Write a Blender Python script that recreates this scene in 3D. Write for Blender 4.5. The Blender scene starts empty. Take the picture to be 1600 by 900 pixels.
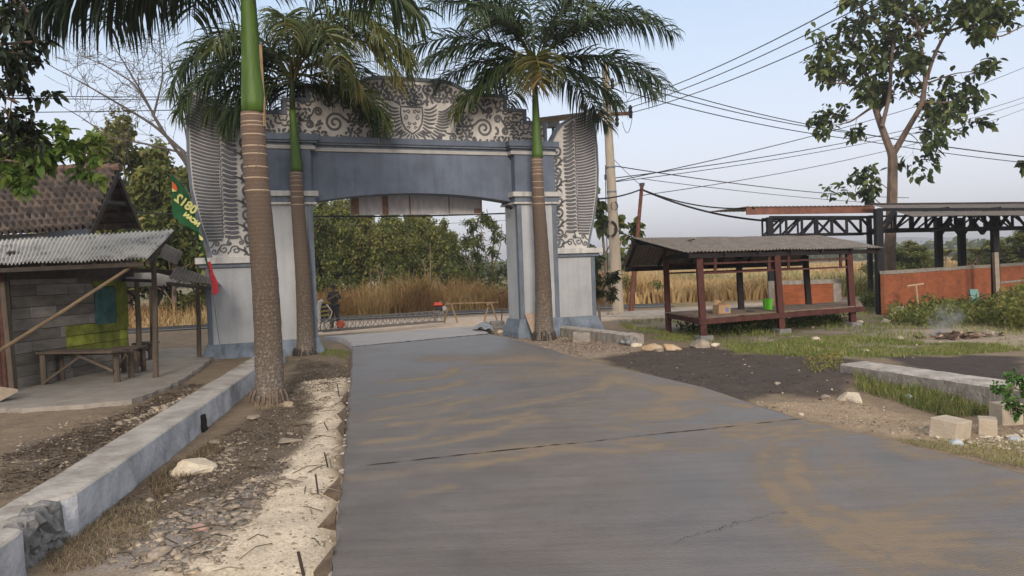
import bpy, bmesh, math, random
import numpy as np
from mathutils import Matrix, Vector, noise as mnoise

# ------------------------------------------------------------------ camera, sky, sun, exposure
sc = bpy.context.scene
F = 1200.0; ROLL = math.radians(2.1); PITCH = math.atan(28/1200); CH = 2.0
_cp, _sp, _cr, _sr = math.cos(PITCH), math.sin(PITCH), math.cos(ROLL), math.sin(ROLL)
FW = np.array([0, _cp, -_sp]); _r = np.array([1., 0, 0]); _u = np.array([0, _sp, _cp])
RT = _cr*_r - _sr*_u; UP = _cr*_u + _sr*_r
cam = bpy.data.cameras.new('camera'); camo = bpy.data.objects.new('camera', cam)
sc.collection.objects.link(camo); sc.camera = camo
cam.sensor_width = 36; cam.lens = 36*F/1600; cam.clip_start = .05; cam.clip_end = 9000
m = Matrix.Identity(4)
for i in range(3):
    m[i][0] = RT[i]; m[i][1] = UP[i]; m[i][2] = -FW[i]
m.translation = (0, 0, CH)
camo.matrix_world = m

SUN_EL, SUN_AZ = 20.0, 176.0      # azimuth clockwise from +Y; almost straight behind the camera
w = bpy.data.worlds.new('World'); sc.world = w; w.use_nodes = True
nt = w.node_tree; nt.nodes.clear()
sky = nt.nodes.new('ShaderNodeTexSky'); sky.sky_type = 'NISHITA'; sky.sun_disc = False
sky.sun_elevation = math.radians(SUN_EL); sky.sun_rotation = math.radians(SUN_AZ)
sky.air_density = 1.0; sky.dust_density = 3.0; sky.ozone_density = 1.0; sky.altitude = 50
mixs = nt.nodes.new('ShaderNodeMix'); mixs.data_type = 'RGBA'; mixs.inputs[0].default_value = .72
wtc = nt.nodes.new('ShaderNodeTexCoord'); wsp = nt.nodes.new('ShaderNodeSeparateXYZ'); wrp = nt.nodes.new('ShaderNodeValToRGB')
nt.links.new(wtc.outputs['Generated'], wsp.inputs[0]); nt.links.new(wsp.outputs[2], wrp.inputs[0]); nt.links.new(wrp.outputs[0], mixs.inputs[7])
wrp.color_ramp.elements[0].position = 0; wrp.color_ramp.elements[0].color = (9.1, 8.85, 9.6, 1); wrp.color_ramp.elements[1].position = .36; wrp.color_ramp.elements[1].color = (4.4, 5.8, 7.6, 1); _e2 = wrp.color_ramp.elements.new(.6); _e2.color = (7.0, 6.6, 6.2, 1)
bg = nt.nodes.new('ShaderNodeBackground'); bg.inputs[1].default_value = 0.10
wo = nt.nodes.new('ShaderNodeOutputWorld')
nt.links.new(sky.outputs[0], mixs.inputs[6]); nt.links.new(mixs.outputs[2], bg.inputs[0]); nt.links.new(bg.outputs[0], wo.inputs[0])
sl = bpy.data.lights.new('sun', 'SUN'); sl.energy = 1.9; sl.angle = math.radians(13); sl.color = (1, .88, .75)
so = bpy.data.objects.new('sun', sl); sc.collection.objects.link(so)
_a, _e = math.radians(SUN_AZ), math.radians(SUN_EL)
so.rotation_euler = Vector((math.sin(_a)*math.cos(_e), math.cos(_a)*math.cos(_e), math.sin(_e))).to_track_quat('Z', 'Y').to_euler()
so.location = (0, 0, 30)
sc.view_settings.view_transform = 'Standard'; sc.view_settings.look = 'None'; sc.view_settings.gamma = 1
sc.view_settings.exposure = 0.62
sc.render.engine = 'CYCLES'
sc.cycles.max_bounces = 6; sc.cycles.transparent_max_bounces = 6; sc.cycles.volume_bounces = 0

# ------------------------------------------------------------------ helpers
def ray(x, y):
    d = FW + RT*(x-800)/F + UP*(450-y)/F
    return d/d[1]
def G(x, y, z=-.12):                      # photograph pixel -> point on the ground plane at height z
    d = ray(x, y); return np.array([0, 0, CH]) + d*((z-CH)/d[2])
def D(x, y, Y):                           # photograph pixel -> point at distance Y
    return np.array([0, 0, CH]) + ray(x, y)*Y

def lat(ix, iy, s):
    h = (ix.astype(np.int64)*374761393 + iy.astype(np.int64)*668265263 + s*1442695041) & 0x7fffffff
    h = ((h ^ (h >> 13))*1274126177) & 0x7fffffff
    return ((h ^ (h >> 16)) & 0xffff)/65535.0
def vn(x, y, s=0):
    x = np.asarray(x, float); y = np.asarray(y, float)
    ix, iy = np.floor(x), np.floor(y); fx, fy = x-ix, y-iy
    fx = fx*fx*(3-2*fx); fy = fy*fy*(3-2*fy)
    a, b, c, d = lat(ix, iy, s), lat(ix+1, iy, s), lat(ix, iy+1, s), lat(ix+1, iy+1, s)
    return (a*(1-fx)+b*fx)*(1-fy) + (c*(1-fx)+d*fx)*fy
def fbm(x, y, s=0, o=4):
    t = 0; a = .5
    for k in range(o):
        t = t + a*vn(x*2**k, y*2**k, s+k); a *= .5
    return t/(1-.5**o)
def sstep(a, b, x):
    t = np.clip((x-a)/(b-a), 0, 1); return t*t*(3-2*t)
def inpoly(x, y, poly):
    x = np.asarray(x); ins = np.zeros(x.shape, bool); n = len(poly)
    for i in range(n):
        x0, y0 = poly[i][0], poly[i][1]; x1, y1 = poly[(i+1) % n][0], poly[(i+1) % n][1]
        c = ((y0 > y) != (y1 > y)); ins ^= c & (x < (x1-x0)*(y-y0)/((y1-y0) if y1 != y0 else 1e-9)+x0)
    return ins
def dpoly(x, y, poly, closed=True):       # distance to a polyline
    d = np.full(np.asarray(x).shape, 1e9); n = len(poly)
    for i in range(n if closed else n-1):
        ax, ay = poly[i][:2]; bx, by = poly[(i+1) % n][:2]
        ex, ey = bx-ax, by-ay; t = np.clip(((x-ax)*ex+(y-ay)*ey)/(ex*ex+ey*ey+1e-12), 0, 1)
        d = np.minimum(d, np.hypot(x-ax-t*ex, y-ay-t*ey))
    return d
def zone(x, y, poly, soft=.3, wob=.3, s=5):
    d = dpoly(x, y, poly); sg = np.where(inpoly(x, y, poly), d, -d)
    sg = sg + (fbm(x*1.7, y*1.7, s)-.5)*2*wob
    return sstep(-soft, soft, sg)

MATS = {}
def mat(name, col, rough=.85, var=.25, scale=6, col2=None, bump=.25, bscale=40, spec=.3, metal=0, stretch=(1, 1, 1), thr=None, tone=False, trans=0, attr=None, streak=0):
    if name in MATS: return MATS[name]
    m = bpy.data.materials.new(name); m.use_nodes = True; t = m.node_tree; N = t.nodes; L = t.links
    b = N['Principled BSDF']; b.inputs['Roughness'].default_value = rough
    b.inputs['Specular IOR Level'].default_value = spec; b.inputs['Metallic'].default_value = metal
    tc = N.new('ShaderNodeTexCoord'); mp = N.new('ShaderNodeMapping'); mp.inputs['Scale'].default_value = stretch
    L.new(tc.outputs['Object'], mp.inputs[0])
    no = N.new('ShaderNodeTexNoise'); no.inputs['Scale'].default_value = scale; no.inputs['Detail'].default_value = 6; no.inputs['Roughness'].default_value = .65
    L.new(mp.outputs[0], no.inputs[0])
    rp = N.new('ShaderNodeValToRGB'); c = np.array(col[:3])
    lo = c*(1-var); hi = np.minimum(c*(1+var), 1)
    if col2 is not None: hi = np.array(col2[:3])
    if col2 is not None: lo = c
    rp.color_ramp.elements[0].position, rp.color_ramp.elements[1].position = thr or (.32, .68)
    rp.color_ramp.elements[0].color = (*lo, 1); rp.color_ramp.elements[1].color = (*hi, 1)
    L.new(no.outputs[0], rp.inputs[0]); out = rp.outputs[0]
    if attr:
        at = N.new('ShaderNodeAttribute'); at.attribute_name = attr
        mx = N.new('ShaderNodeMix'); mx.data_type = 'RGBA'; mx.blend_type = 'MULTIPLY'; mx.inputs[0].default_value = 1
        L.new(out, mx.inputs[6]); L.new(at.outputs['Color'], mx.inputs[7]); out = mx.outputs[2]
    if tone:
        at = N.new('ShaderNodeAttribute'); at.attribute_name = 'tone'
        r2 = N.new('ShaderNodeValToRGB'); r2.color_ramp.elements.remove(r2.color_ramp.elements[1])
        r2.color_ramp.elements[0].color = (*tone[0], 1); r2.color_ramp.elements[0].position = 0
        for i, cc in enumerate(tone[1:]):
            e = r2.color_ramp.elements.new((i+1)/(len(tone)-1)); e.color = (*cc, 1)
        L.new(at.outputs['Fac'], r2.inputs[0])
        mx = N.new('ShaderNodeMix'); mx.data_type = 'RGBA'; mx.blend_type = 'MULTIPLY'; mx.inputs[0].default_value = 1
        L.new(r2.outputs[0], mx.inputs[6]); L.new(out, mx.inputs[7]); out = mx.outputs[2]
    if streak:                             # rain streaks and grime
        m3 = N.new('ShaderNodeMapping'); m3.inputs['Scale'].default_value = (2.6, 2.6, .22); L.new(tc.outputs['Object'], m3.inputs[0])
        n3 = N.new('ShaderNodeTexNoise'); n3.inputs['Scale'].default_value = 2.2; n3.inputs['Detail'].default_value = 7; n3.inputs['Roughness'].default_value = .7; L.new(m3.outputs[0], n3.inputs[0])
        r3 = N.new('ShaderNodeMapRange'); r3.inputs[1].default_value = .46; r3.inputs[2].default_value = .68; r3.inputs[3].default_value = 1; r3.inputs[4].default_value = 1-streak; L.new(n3.outputs[0], r3.inputs[0])
        v3 = N.new('ShaderNodeVectorMath'); v3.operation = 'SCALE'; L.new(out, v3.inputs[0]); L.new(r3.outputs[0], v3.inputs['Scale']); out = v3.outputs[0]
    L.new(out, b.inputs['Base Color'])
    if bump:
        n2 = N.new('ShaderNodeTexNoise'); n2.inputs['Scale'].default_value = bscale; n2.inputs['Detail'].default_value = 5
        L.new(mp.outputs[0], n2.inputs[0]); bp = N.new('ShaderNodeBump'); bp.inputs['Strength'].default_value = bump; bp.inputs['Distance'].default_value = .03
        L.new(n2.outputs[0], bp.inputs['Height']); L.new(bp.outputs[0], b.inputs['Normal'])
    if trans:
        tr = N.new('ShaderNodeBsdfTranslucent'); L.new(out, tr.inputs[0]); ms = N.new('ShaderNodeMixShader'); ms.inputs[0].default_value = trans
        o = N['Material Output']; L.new(b.outputs[0], ms.inputs[1]); L.new(tr.outputs[0], ms.inputs[2]); L.new(ms.outputs[0], o.inputs[0])
    MATS[name] = m; return m

RM = {}                                    # world matrix of every root
def tag(o, label=None, cat=None, group=None, kind=None):
    if label: o['label'] = label
    if cat: o['category'] = cat
    if group: o['group'] = group
    if kind: o['kind'] = kind
    return o
def thing(name, label, cat, loc=(0, 0, 0), rz=0, group=None):
    o = bpy.data.objects.new(name, None); sc.collection.objects.link(o)
    o.location = tuple(float(v) for v in loc); o.rotation_euler = (0, 0, rz); o.empty_display_size = .2
    RM[o.name] = Matrix.Translation(o.location) @ Matrix.Rotation(rz, 4, 'Z')
    return tag(o, label, cat, group)
def copy_tree(o, loc, rz=0, s=1, label=None, cat=None, group=None):
    c = o.copy(); sc.collection.objects.link(c); c.location = tuple(float(v) for v in loc); c.rotation_euler = (0, 0, rz)
    c.scale = (s, s, s) if not hasattr(s, '__len__') else s
    tag(c, label, cat, group)
    def rec(a, b):
        for ch in a.children:
            d = ch.copy(); sc.collection.objects.link(d); d.parent = b; rec(ch, d)
    rec(o, c); return c

class MB:
    def __init__(s): s.v = []; s.f = []; s.t = []; s.n = 0
    def add(s, v, f, tone=None):
        v = np.asarray(v, float).reshape(-1, 3); s.v.append(v)
        for q in f: s.f.append(tuple(int(i)+s.n for i in q))
        s.t.append(np.full(len(v), .5) if tone is None else np.broadcast_to(np.asarray(tone, float), (len(v),)).copy())
        s.n += len(v); return s
    def box(s, c, size, rz=0, rx=0, ry=0, tone=None, taper=1.0):
        x, y, z = [q/2 for q in size]
        p = [(-x, -y, -z), (x, -y, -z), (x, y, -z), (-x, y, -z), (-x*taper, -y*taper, z), (x*taper, -y*taper, z), (x*taper, y*taper, z), (-x*taper, y*taper, z)]
        M_ = Matrix.Translation(Vector([float(q) for q in c])) @ Matrix.Rotation(rz, 4, 'Z') @ Matrix.Rotation(rx, 4, 'X') @ Matrix.Rotation(ry, 4, 'Y')
        return s.add([tuple(M_ @ Vector(q)) for q in p], [(0, 3, 2, 1), (4, 5, 6, 7), (0, 1, 5, 4), (1, 2, 6, 5), (2, 3, 7, 6), (3, 0, 4, 7)], tone)
    def bar(s, a, b, wd, dp=None, tone=None, upv=(0, 0, 1)):      # rectangular bar from a to b
        a = np.array(a, float); b = np.array(b, float); dp = dp or wd
        d = b-a; d /= np.linalg.norm(d)+1e-9; u = np.cross(d, upv)
        if np.linalg.norm(u) < 1e-3: u = np.cross(d, (1, 0, 0))
        u /= np.linalg.norm(u); v = np.cross(u, d)
        p = [q+u*i*wd/2+v*j*dp/2 for q in (a, b) for i, j in ((-1, -1), (1, -1), (1, 1), (-1, 1))]
        return s.add(p, [(0, 3, 2, 1), (4, 5, 6, 7), (0, 1, 5, 4), (1, 2, 6, 5), (2, 3, 7, 6), (3, 0, 4, 7)], tone)
    def tube(s, pts, r, seg=8, cap=True, tone=None, wob=0, rng=None):
        pts = np.asarray(pts, float); n = len(pts); r = np.broadcast_to(np.asarray(r, float), (n,))
        tg = np.gradient(pts, axis=0); tg /= np.linalg.norm(tg, axis=1)[:, None]+1e-9
        ref = np.array([0, 0, 1.]) if abs(tg[0][2]) < .9 else np.array([1., 0, 0]); vs = []
        for i in range(n):
            u = np.cross(tg[i], ref); u /= np.linalg.norm(u)+1e-9; v = np.cross(tg[i], u); ref = -np.cross(tg[i], u) if False else ref
            a = np.arange(seg)*2*np.pi/seg
            rr = r[i]*(1+(wob*(rng.random(seg)-.5) if wob else 0))
            vs.append(pts[i]+np.outer(np.cos(a)*rr, u)+np.outer(np.sin(a)*rr, v))
        f = [(i*seg+j, i*seg+(j+1) % seg, (i+1)*seg+(j+1) % seg, (i+1)*seg+j) for i in range(n-1) for j in range(seg)]
        if cap: f += [tuple(range(seg))[::-1], tuple(range((n-1)*seg, n*seg))]
        if tone is not None and np.ndim(tone): tone = np.repeat(tone, seg)
        return s.add(np.concatenate(vs), f, tone)
    def prism(s, poly, h0, h1, axis='z', tone=None):              # polygon extruded; axis 'v': poly is (u,w), h along y
        n = len(poly)
        if axis == 'z': p = [(a, b, h0) for a, b in poly]+[(a, b, h1) for a, b in poly]
        else: p = [(a, h0, b) for a, b in poly]+[(a, h1, b) for a, b in poly]
        return s.add(p, [tuple(range(n))[::-1], tuple(range(n, 2*n))]+[(i, (i+1) % n, n+(i+1) % n, n+i) for i in range(n)], tone)
    def build(s, name, material, parent=None, local=False, smooth=False, loc=None, bevel=0):
        v = np.concatenate(s.v) if s.v else np.zeros((0, 3))
        me = bpy.data.meshes.new(name)
        if parent is not None and not local:
            p = parent
            while p.parent: p = p.parent
            iv = np.array(RM[p.name].inverted()); v = v @ iv[:3, :3].T + iv[:3, 3]
        if loc is not None: v = v-np.array(loc, float)
        me.from_pydata(v.tolist(), [], s.f); me.materials.append(material)
        at = me.attributes.new('tone', 'FLOAT', 'POINT'); at.data.foreach_set('value', np.concatenate(s.t).astype(np.float32))
        bm = bmesh.new(); bm.from_mesh(me); bmesh.ops.recalc_face_normals(bm, faces=bm.faces) if len(bm.faces) < 60000 and not smooth == 'leaf' else None
        if bevel:
            es = [e for e in bm.edges if len(e.link_faces) == 2 and e.calc_face_angle(0) > .6]
            bmesh.ops.bevel(bm, geom=es, offset=bevel, segments=1, affect='EDGES', clamp_overlap=True)
        bm.to_mesh(me); bm.free()
        if smooth is True: me.polygons.foreach_set('use_smooth', [True]*len(me.polygons))
        o = bpy.data.objects.new(name, me); sc.collection.objects.link(o)
        if parent is not None: o.parent = parent
        if loc is not None: o.location = tuple(float(q) for q in loc)
        return o

def fast(name, V, Fq, tone, material, parent=None, loc=None):      # big numpy meshes: V (n,3), Fq list of (k,m) index arrays
    V = np.asarray(V, float)
    if parent is not None:
        iv = np.array(RM[parent.name].inverted()); V = V @ iv[:3, :3].T + iv[:3, 3]
    if loc is not None: V = V-np.array(loc)
    me = bpy.data.meshes.new(name); me.vertices.add(len(V)); me.vertices.foreach_set('co', V.astype(np.float32).ravel())
    li = np.concatenate([q.ravel() for q in Fq]); cnt = np.concatenate([np.full(len(q), q.shape[1]) for q in Fq])
    me.loops.add(len(li)); me.loops.foreach_set('vertex_index', li.astype(np.int32))
    me.polygons.add(len(cnt)); me.polygons.foreach_set('loop_start', np.concatenate([[0], np.cumsum(cnt)[:-1]]).astype(np.int32))
    try: me.polygons.foreach_set('loop_total', cnt.astype(np.int32))
    except Exception: pass
    me.update(calc_edges=True); me.validate(); me.materials.append(material)
    at = me.attributes.new('tone', 'FLOAT', 'POINT'); at.data.foreach_set('value', np.asarray(tone, np.float32))
    o = bpy.data.objects.new(name, me); sc.collection.objects.link(o)
    if parent is not None: o.parent = parent
    if loc is not None: o.location = tuple(float(q) for q in loc)
    return o

def norm(a): return a/(np.linalg.norm(a, axis=-1, keepdims=True)+1e-9)
def leaf_arrays(c, d, size, wr, rng, fold=.25, droop=.15, nj=.5):
    """folded leaves: c base points (n,3), d axis directions, size (n,)"""
    n = len(c); d = norm(d); up = norm(np.array([0, 0, 1.])+rng.normal(0, nj, (n, 3)))
    s = norm(np.cross(d, up)); u = np.cross(s, d); L = size[:, None]; W = L*wr/2
    g = np.array([0, 0, -1.])*L*droop
    p = np.stack([c, c+d*L*.28+s*W*.85+u*W*fold, c+d*L*.66+s*W*.8+u*W*fold+g*.4, c+d*L+g, c+d*L*.66-s*W*.8+u*W*fold+g*.4, c+d*L*.28-s*W*.85+u*W*fold], 1)
    b = np.arange(n)[:, None]*6
    return p.reshape(-1, 3), np.concatenate([b+np.array([0, 1, 2, 3]), b+np.array([0, 3, 4, 5])])
def blade_arrays(x, y, z, h, wd, rng, lean=.35, bend=.5):
    n = len(x); a = rng.random(n)*2*np.pi; ln = rng.random(n)*lean
    dx, dy = np.cos(a)*ln, np.sin(a)*ln; b = rng.random(n)*np.pi*2; sx, sy = np.cos(b)*wd/2, np.sin(b)*wd/2
    P = np.stack([np.stack([x-sx, y-sy, z], 1), np.stack([x+sx, y+sy, z], 1),
        np.stack([x+dx*h*.4+sx*.8, y+dy*h*.4+sy*.8, z+h*.58], 1), np.stack([x+dx*h*.4-sx*.8, y+dy*h*.4-sy*.8, z+h*.58], 1),
        np.stack([x+dx*h*(1+bend), y+dy*h*(1+bend), z+h*(1-ln*.4)], 1)], 1)
    k = np.arange(n)[:, None]*5
    return P.reshape(-1, 3), [k+np.array([0, 1, 2, 3]), k+np.array([3, 2, 4])]
def sampler(rng, n, px0, px1, py0, py1, z=-.12, mask=None):       # ground points spread evenly over a picture region
    X, Y = [], []
    while len(X) < n:
        q = G(px0+rng.random()*(px1-px0), py0+rng.random()*(py1-py0), z)
        if mask is None or mask(q[0], q[1]): X.append(q[0]); Y.append(q[1])
    return np.array(X), np.array(Y)

# ------------------------------------------------------------------ ground layout (world outlines)
GL = lambda l, z=-.12: [tuple(G(x, y, z)[:2]) for x, y in l]
roadL = [(-.3, -2.0), (-.75, 2.0)]+GL([(520, 900), (531, 800), (538, 720), (544, 640), (547, 600), (549, 570), (550, 545), (548, 536), (534, 528), (505, 526)], 0)
roadR = [(6.5, -2.0), (5.6, 3.0)]+GL([(1600, 740), (1400, 690), (1250, 655), (1100, 605), (1000, 582), (905, 560), (830, 537), (765, 522), (752, 514), (742, 510)], 0)
def interp(poly, t):
    P_ = np.array(poly); d = np.concatenate([[0], np.cumsum(np.hypot(*np.diff(P_, axis=0).T))]); d /= d[-1]
    return np.stack([np.interp(t, d, P_[:, 0]), np.interp(t, d, P_[:, 1])], -1)
roadpoly = roadL+roadR[::-1]
sandZ = GL([(545, 590), (470, 600), (500, 660), (440, 730), (420, 800), (250, 910), (525, 910), (545, 640)])
darkL = GL([(470, 560), (545, 575), (520, 620), (470, 700), (430, 780), (300, 800), (150, 810), (260, 740), (330, 690), (420, 640)])
leftW = GL([(0, 795), (150, 705), (320, 600), (290, 602), (130, 670), (0, 715)])
darkR = GL([(930, 562), (1000, 548), (1110, 541), (1160, 552), (1290, 556), (1345, 562), (1345, 600), (1310, 630), (1220, 622), (1150, 640), (1060, 615), (960, 577)])
darkR2 = GL([(1380, 558), (1600, 556), (1600, 600), (1440, 580)])
grassR = GL([(960, 500), (1120, 497), (1340, 470), (1620, 440), (1620, 545), (1450, 560), (1300, 560), (1150, 552), (1130, 540), (1000, 520)])
tanR = GL([(1150, 640), (1300, 625), (1500, 660), (1620, 670), (1620, 745), (1400, 692)])
dirtM = GL([(1400, 515), (1620, 510), (1620, 545), (1420, 535)])
paleFar = GL([(480, 524), (760, 512), (800, 515), (960, 500), (1230, 487), (1230, 470), (1000, 486), (780, 492), (480, 506)])
apronP = GL([(-40, 640), (37, 638), (133, 632), (213, 623), (253, 607), (290, 590), (320, 570), (335, 556), (300, 543), (200, 548), (100, 560), (-60, 590)], -.04)
wallA = GL([(0, 853), (357, 605), (470, 541)], .24)

def hgt(x, y):
    x = np.asarray(x, float); y = np.asarray(y, float)
    near = sstep(45, 22, y)
    h = -.12+near*.05*(fbm(x*1.3, y*1.3, 3)-.5)+near*.025*(fbm(x*6, y*6, 9)-.5)
    h = h+.22*np.exp(-(((x-5.3)/.9)**2+((y-12.7)/.8)**2))+.1*np.exp(-(((x-6.1)/1.2)**2+((y-11.2)/.7)**2))          # dark soil heap on the right
    h = h+.12*np.exp(-(((x+2.9)/.35)**2+((y-6.0)/.6)**2))           # rubble at the broken wall
    h = h+.10*zone(x, y, sandZ, .25, .1)*.6
    rd = inpoly(x, y, roadpoly); d = dpoly(x, y, roadpoly)
    h = np.where(rd, -.19, h-.05*np.exp(-(d/.12)**2))
    onr = (x > 1.5) & ~rd & (y < 30)
    h = h+np.where(onr, .085*np.exp(-(d/.9)**2)*near, 0)
    return h

def ground_colour(x, y):
    c = np.zeros(x.shape+(3,))+np.array([.24, .185, .13])
    def lay(mk, col):
        nonlocal c; c = c*(1-mk[..., None])+np.array(col)*mk[..., None]
    far = sstep(36, 44, y); lay(far, (.30, .22, .12)); lay(far*sstep(.5, .62, fbm(x*.15, y*.15, 4)), (.13, .14, .06))
    lay(zone(x, y, grassR, .6, .8), (.19, .165, .10)); lay(zone(x, y, grassR, .3, .5)*sstep(.5, .6, fbm(x*.9, y*.9, 61)), (.27, .23, .18))
    lay(zone(x, y, dirtM, .4, .6), (.34, .28, .21))
    lay(zone(x, y, leftW, .3, .5)*.8, (.105, .085, .075))
    lay(zone(x, y, darkL, .3, .5)*.85, (.125, .098, .076))
    rub = zone(x, y, GL([(150, 850), (330, 790), (420, 740), (400, 830), (300, 910), (150, 910)]), .2, .3); lay(rub*.7, (.27, .25, .24))
    lay(zone(x, y, sandZ, .12, .28, 8), (.64, .545, .42))
    lay(zone(x, y, darkR, .2, .3), (.088, .070, .060)); lay(zone(x, y, darkR2, .2, .3), (.075, .06, .055))
    lay(zone(x, y, tanR, .25, .4), (.36, .27, .185))
    lay(zone(x, y, GL([(870, 575), (800, 545), (780, 520), (870, 505), (1000, 545), (940, 562)]), .25, .3), (.32, .25, .19))
    lay(zone(x, y, paleFar, .5, .5), (.56, .45, .35))
    st = zone(x, y, GL([(180, 760), (330, 700), (300, 670), (60, 760), (0, 830), (0, 880)]), .3, .4)*0
    return c

# ground: one sheet reaching the horizon, finer near the camera
def axis(a0, a1, step, far, g=1.12):
    v = list(np.arange(a0, a1+1e-6, step)); s = step; lo, hi = [v[0]], [v[-1]]
    while hi[-1] < far: s *= g; hi.append(hi[-1]+s)
    s = step
    while lo[-1] > -far: s *= g; lo.append(lo[-1]-s)
    return np.array(lo[:0:-1]+v+hi[1:])
ax = axis(-7, 9, .085, 6000); ay = axis(3.5, 24, .085, 6000)
gx, gy = np.meshgrid(ax, ay); nx, ny = len(ax), len(ay)
gz = hgt(gx, gy)
idx = np.arange(nx*ny).reshape(ny, nx)
q = np.stack([idx[:-1, :-1], idx[:-1, 1:], idx[1:, 1:], idx[1:, :-1]], -1).reshape(-1, 4)
def ground_mat():
    m = bpy.data.materials.new('ground_soil'); m.use_nodes = True; t = m.node_tree; N = t.nodes; L = t.links; b = N['Principled BSDF']
    b.inputs['Roughness'].default_value = .95; b.inputs['Specular IOR Level'].default_value = .15
    tc = N.new('ShaderNodeTexCoord'); at = N.new('ShaderNodeAttribute'); at.attribute_name = 'Col'
    def nz(s, d=6, r=.6):
        n = N.new('ShaderNodeTexNoise'); n.inputs['Scale'].default_value = s; n.inputs['Detail'].default_value = d; n.inputs['Roughness'].default_value = r
        L.new(tc.outputs['Object'], n.inputs[0]); return n
    n1 = nz(3.2, 8, .75); mr = N.new('ShaderNodeMapRange'); mr.inputs[1].default_value = .3; mr.inputs[2].default_value = .7; mr.inputs[3].default_value = .74; mr.inputs[4].default_value = 1.26
    L.new(n1.outputs[0], mr.inputs[0])
    n2 = nz(38, 4, .7); mr2 = N.new('ShaderNodeMapRange'); mr2.inputs[1].default_value = .3; mr2.inputs[2].default_value = .7; mr2.inputs[3].default_value = .68; mr2.inputs[4].default_value = 1.34
    L.new(n2.outputs[0], mr2.inputs[0]); mm = N.new('ShaderNodeMath'); mm.operation = 'MULTIPLY'; L.new(mr.outputs[0], mm.inputs[0]); L.new(mr2.outputs[0], mm.inputs[1])
    vm = N.new('ShaderNodeVectorMath'); vm.operation = 'SCALE'; L.new(at.outputs['Color'], vm.inputs[0]); L.new(mm.outputs[0], vm.inputs['Scale'])
    # small pale chips
    vo = N.new('ShaderNodeTexVoronoi'); vo.inputs['Scale'].default_value = 22; L.new(tc.outputs['Object'], vo.inputs[0])
    lt = N.new('ShaderNodeMath'); lt.operation = 'LESS_THAN'; lt.inputs[1].default_value = .14; L.new(vo.outputs['Distance'], lt.inputs[0])
    sx = N.new('ShaderNodeSeparateColor'); L.new(vo.outputs['Color'], sx.inputs[0]); gt = N.new('ShaderNodeMath'); gt.operation = 'GREATER_THAN'; gt.inputs[1].default_value = .84; L.new(sx.outputs[0], gt.inputs[0])
    mk = N.new('ShaderNodeMath'); mk.operation = 'MULTIPLY'; L.new(lt.outputs[0], mk.inputs[0]); L.new(gt.outputs[0], mk.inputs[1])
    mx = N.new('ShaderNodeMix'); mx.data_type = 'RGBA'; mx.inputs[7].default_value = (.30, .27, .235, 1); L.new(mk.outputs[0], mx.inputs[0]); L.new(vm.outputs[0], mx.inputs[6])
    L.new(mx.outputs[2], b.inputs['Base Color'])
    bp = N.new('ShaderNodeBump'); bp.inputs['Strength'].default_value = .45; bp.inputs['Distance'].default_value = .03; L.new(n2.outputs[0], bp.inputs['Height']); L.new(bp.outputs[0], b.inputs['Normal'])
    return m
gm = ground_mat()
go = fast('ground', np.stack([gx.ravel(), gy.ravel(), gz.ravel()], 1), [q], np.zeros(nx*ny), gm); tag(go, kind='structure')
ca = go.data.color_attributes.new('Col', 'FLOAT_COLOR', 'POINT')
cc = ground_colour(gx, gy).reshape(-1, 3); ca.data.foreach_set('color', np.concatenate([cc, np.ones((len(cc), 1))], 1).astype(np.float32).ravel())
go.data.polygons.foreach_set('use_smooth', [True]*len(go.data.polygons))

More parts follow.
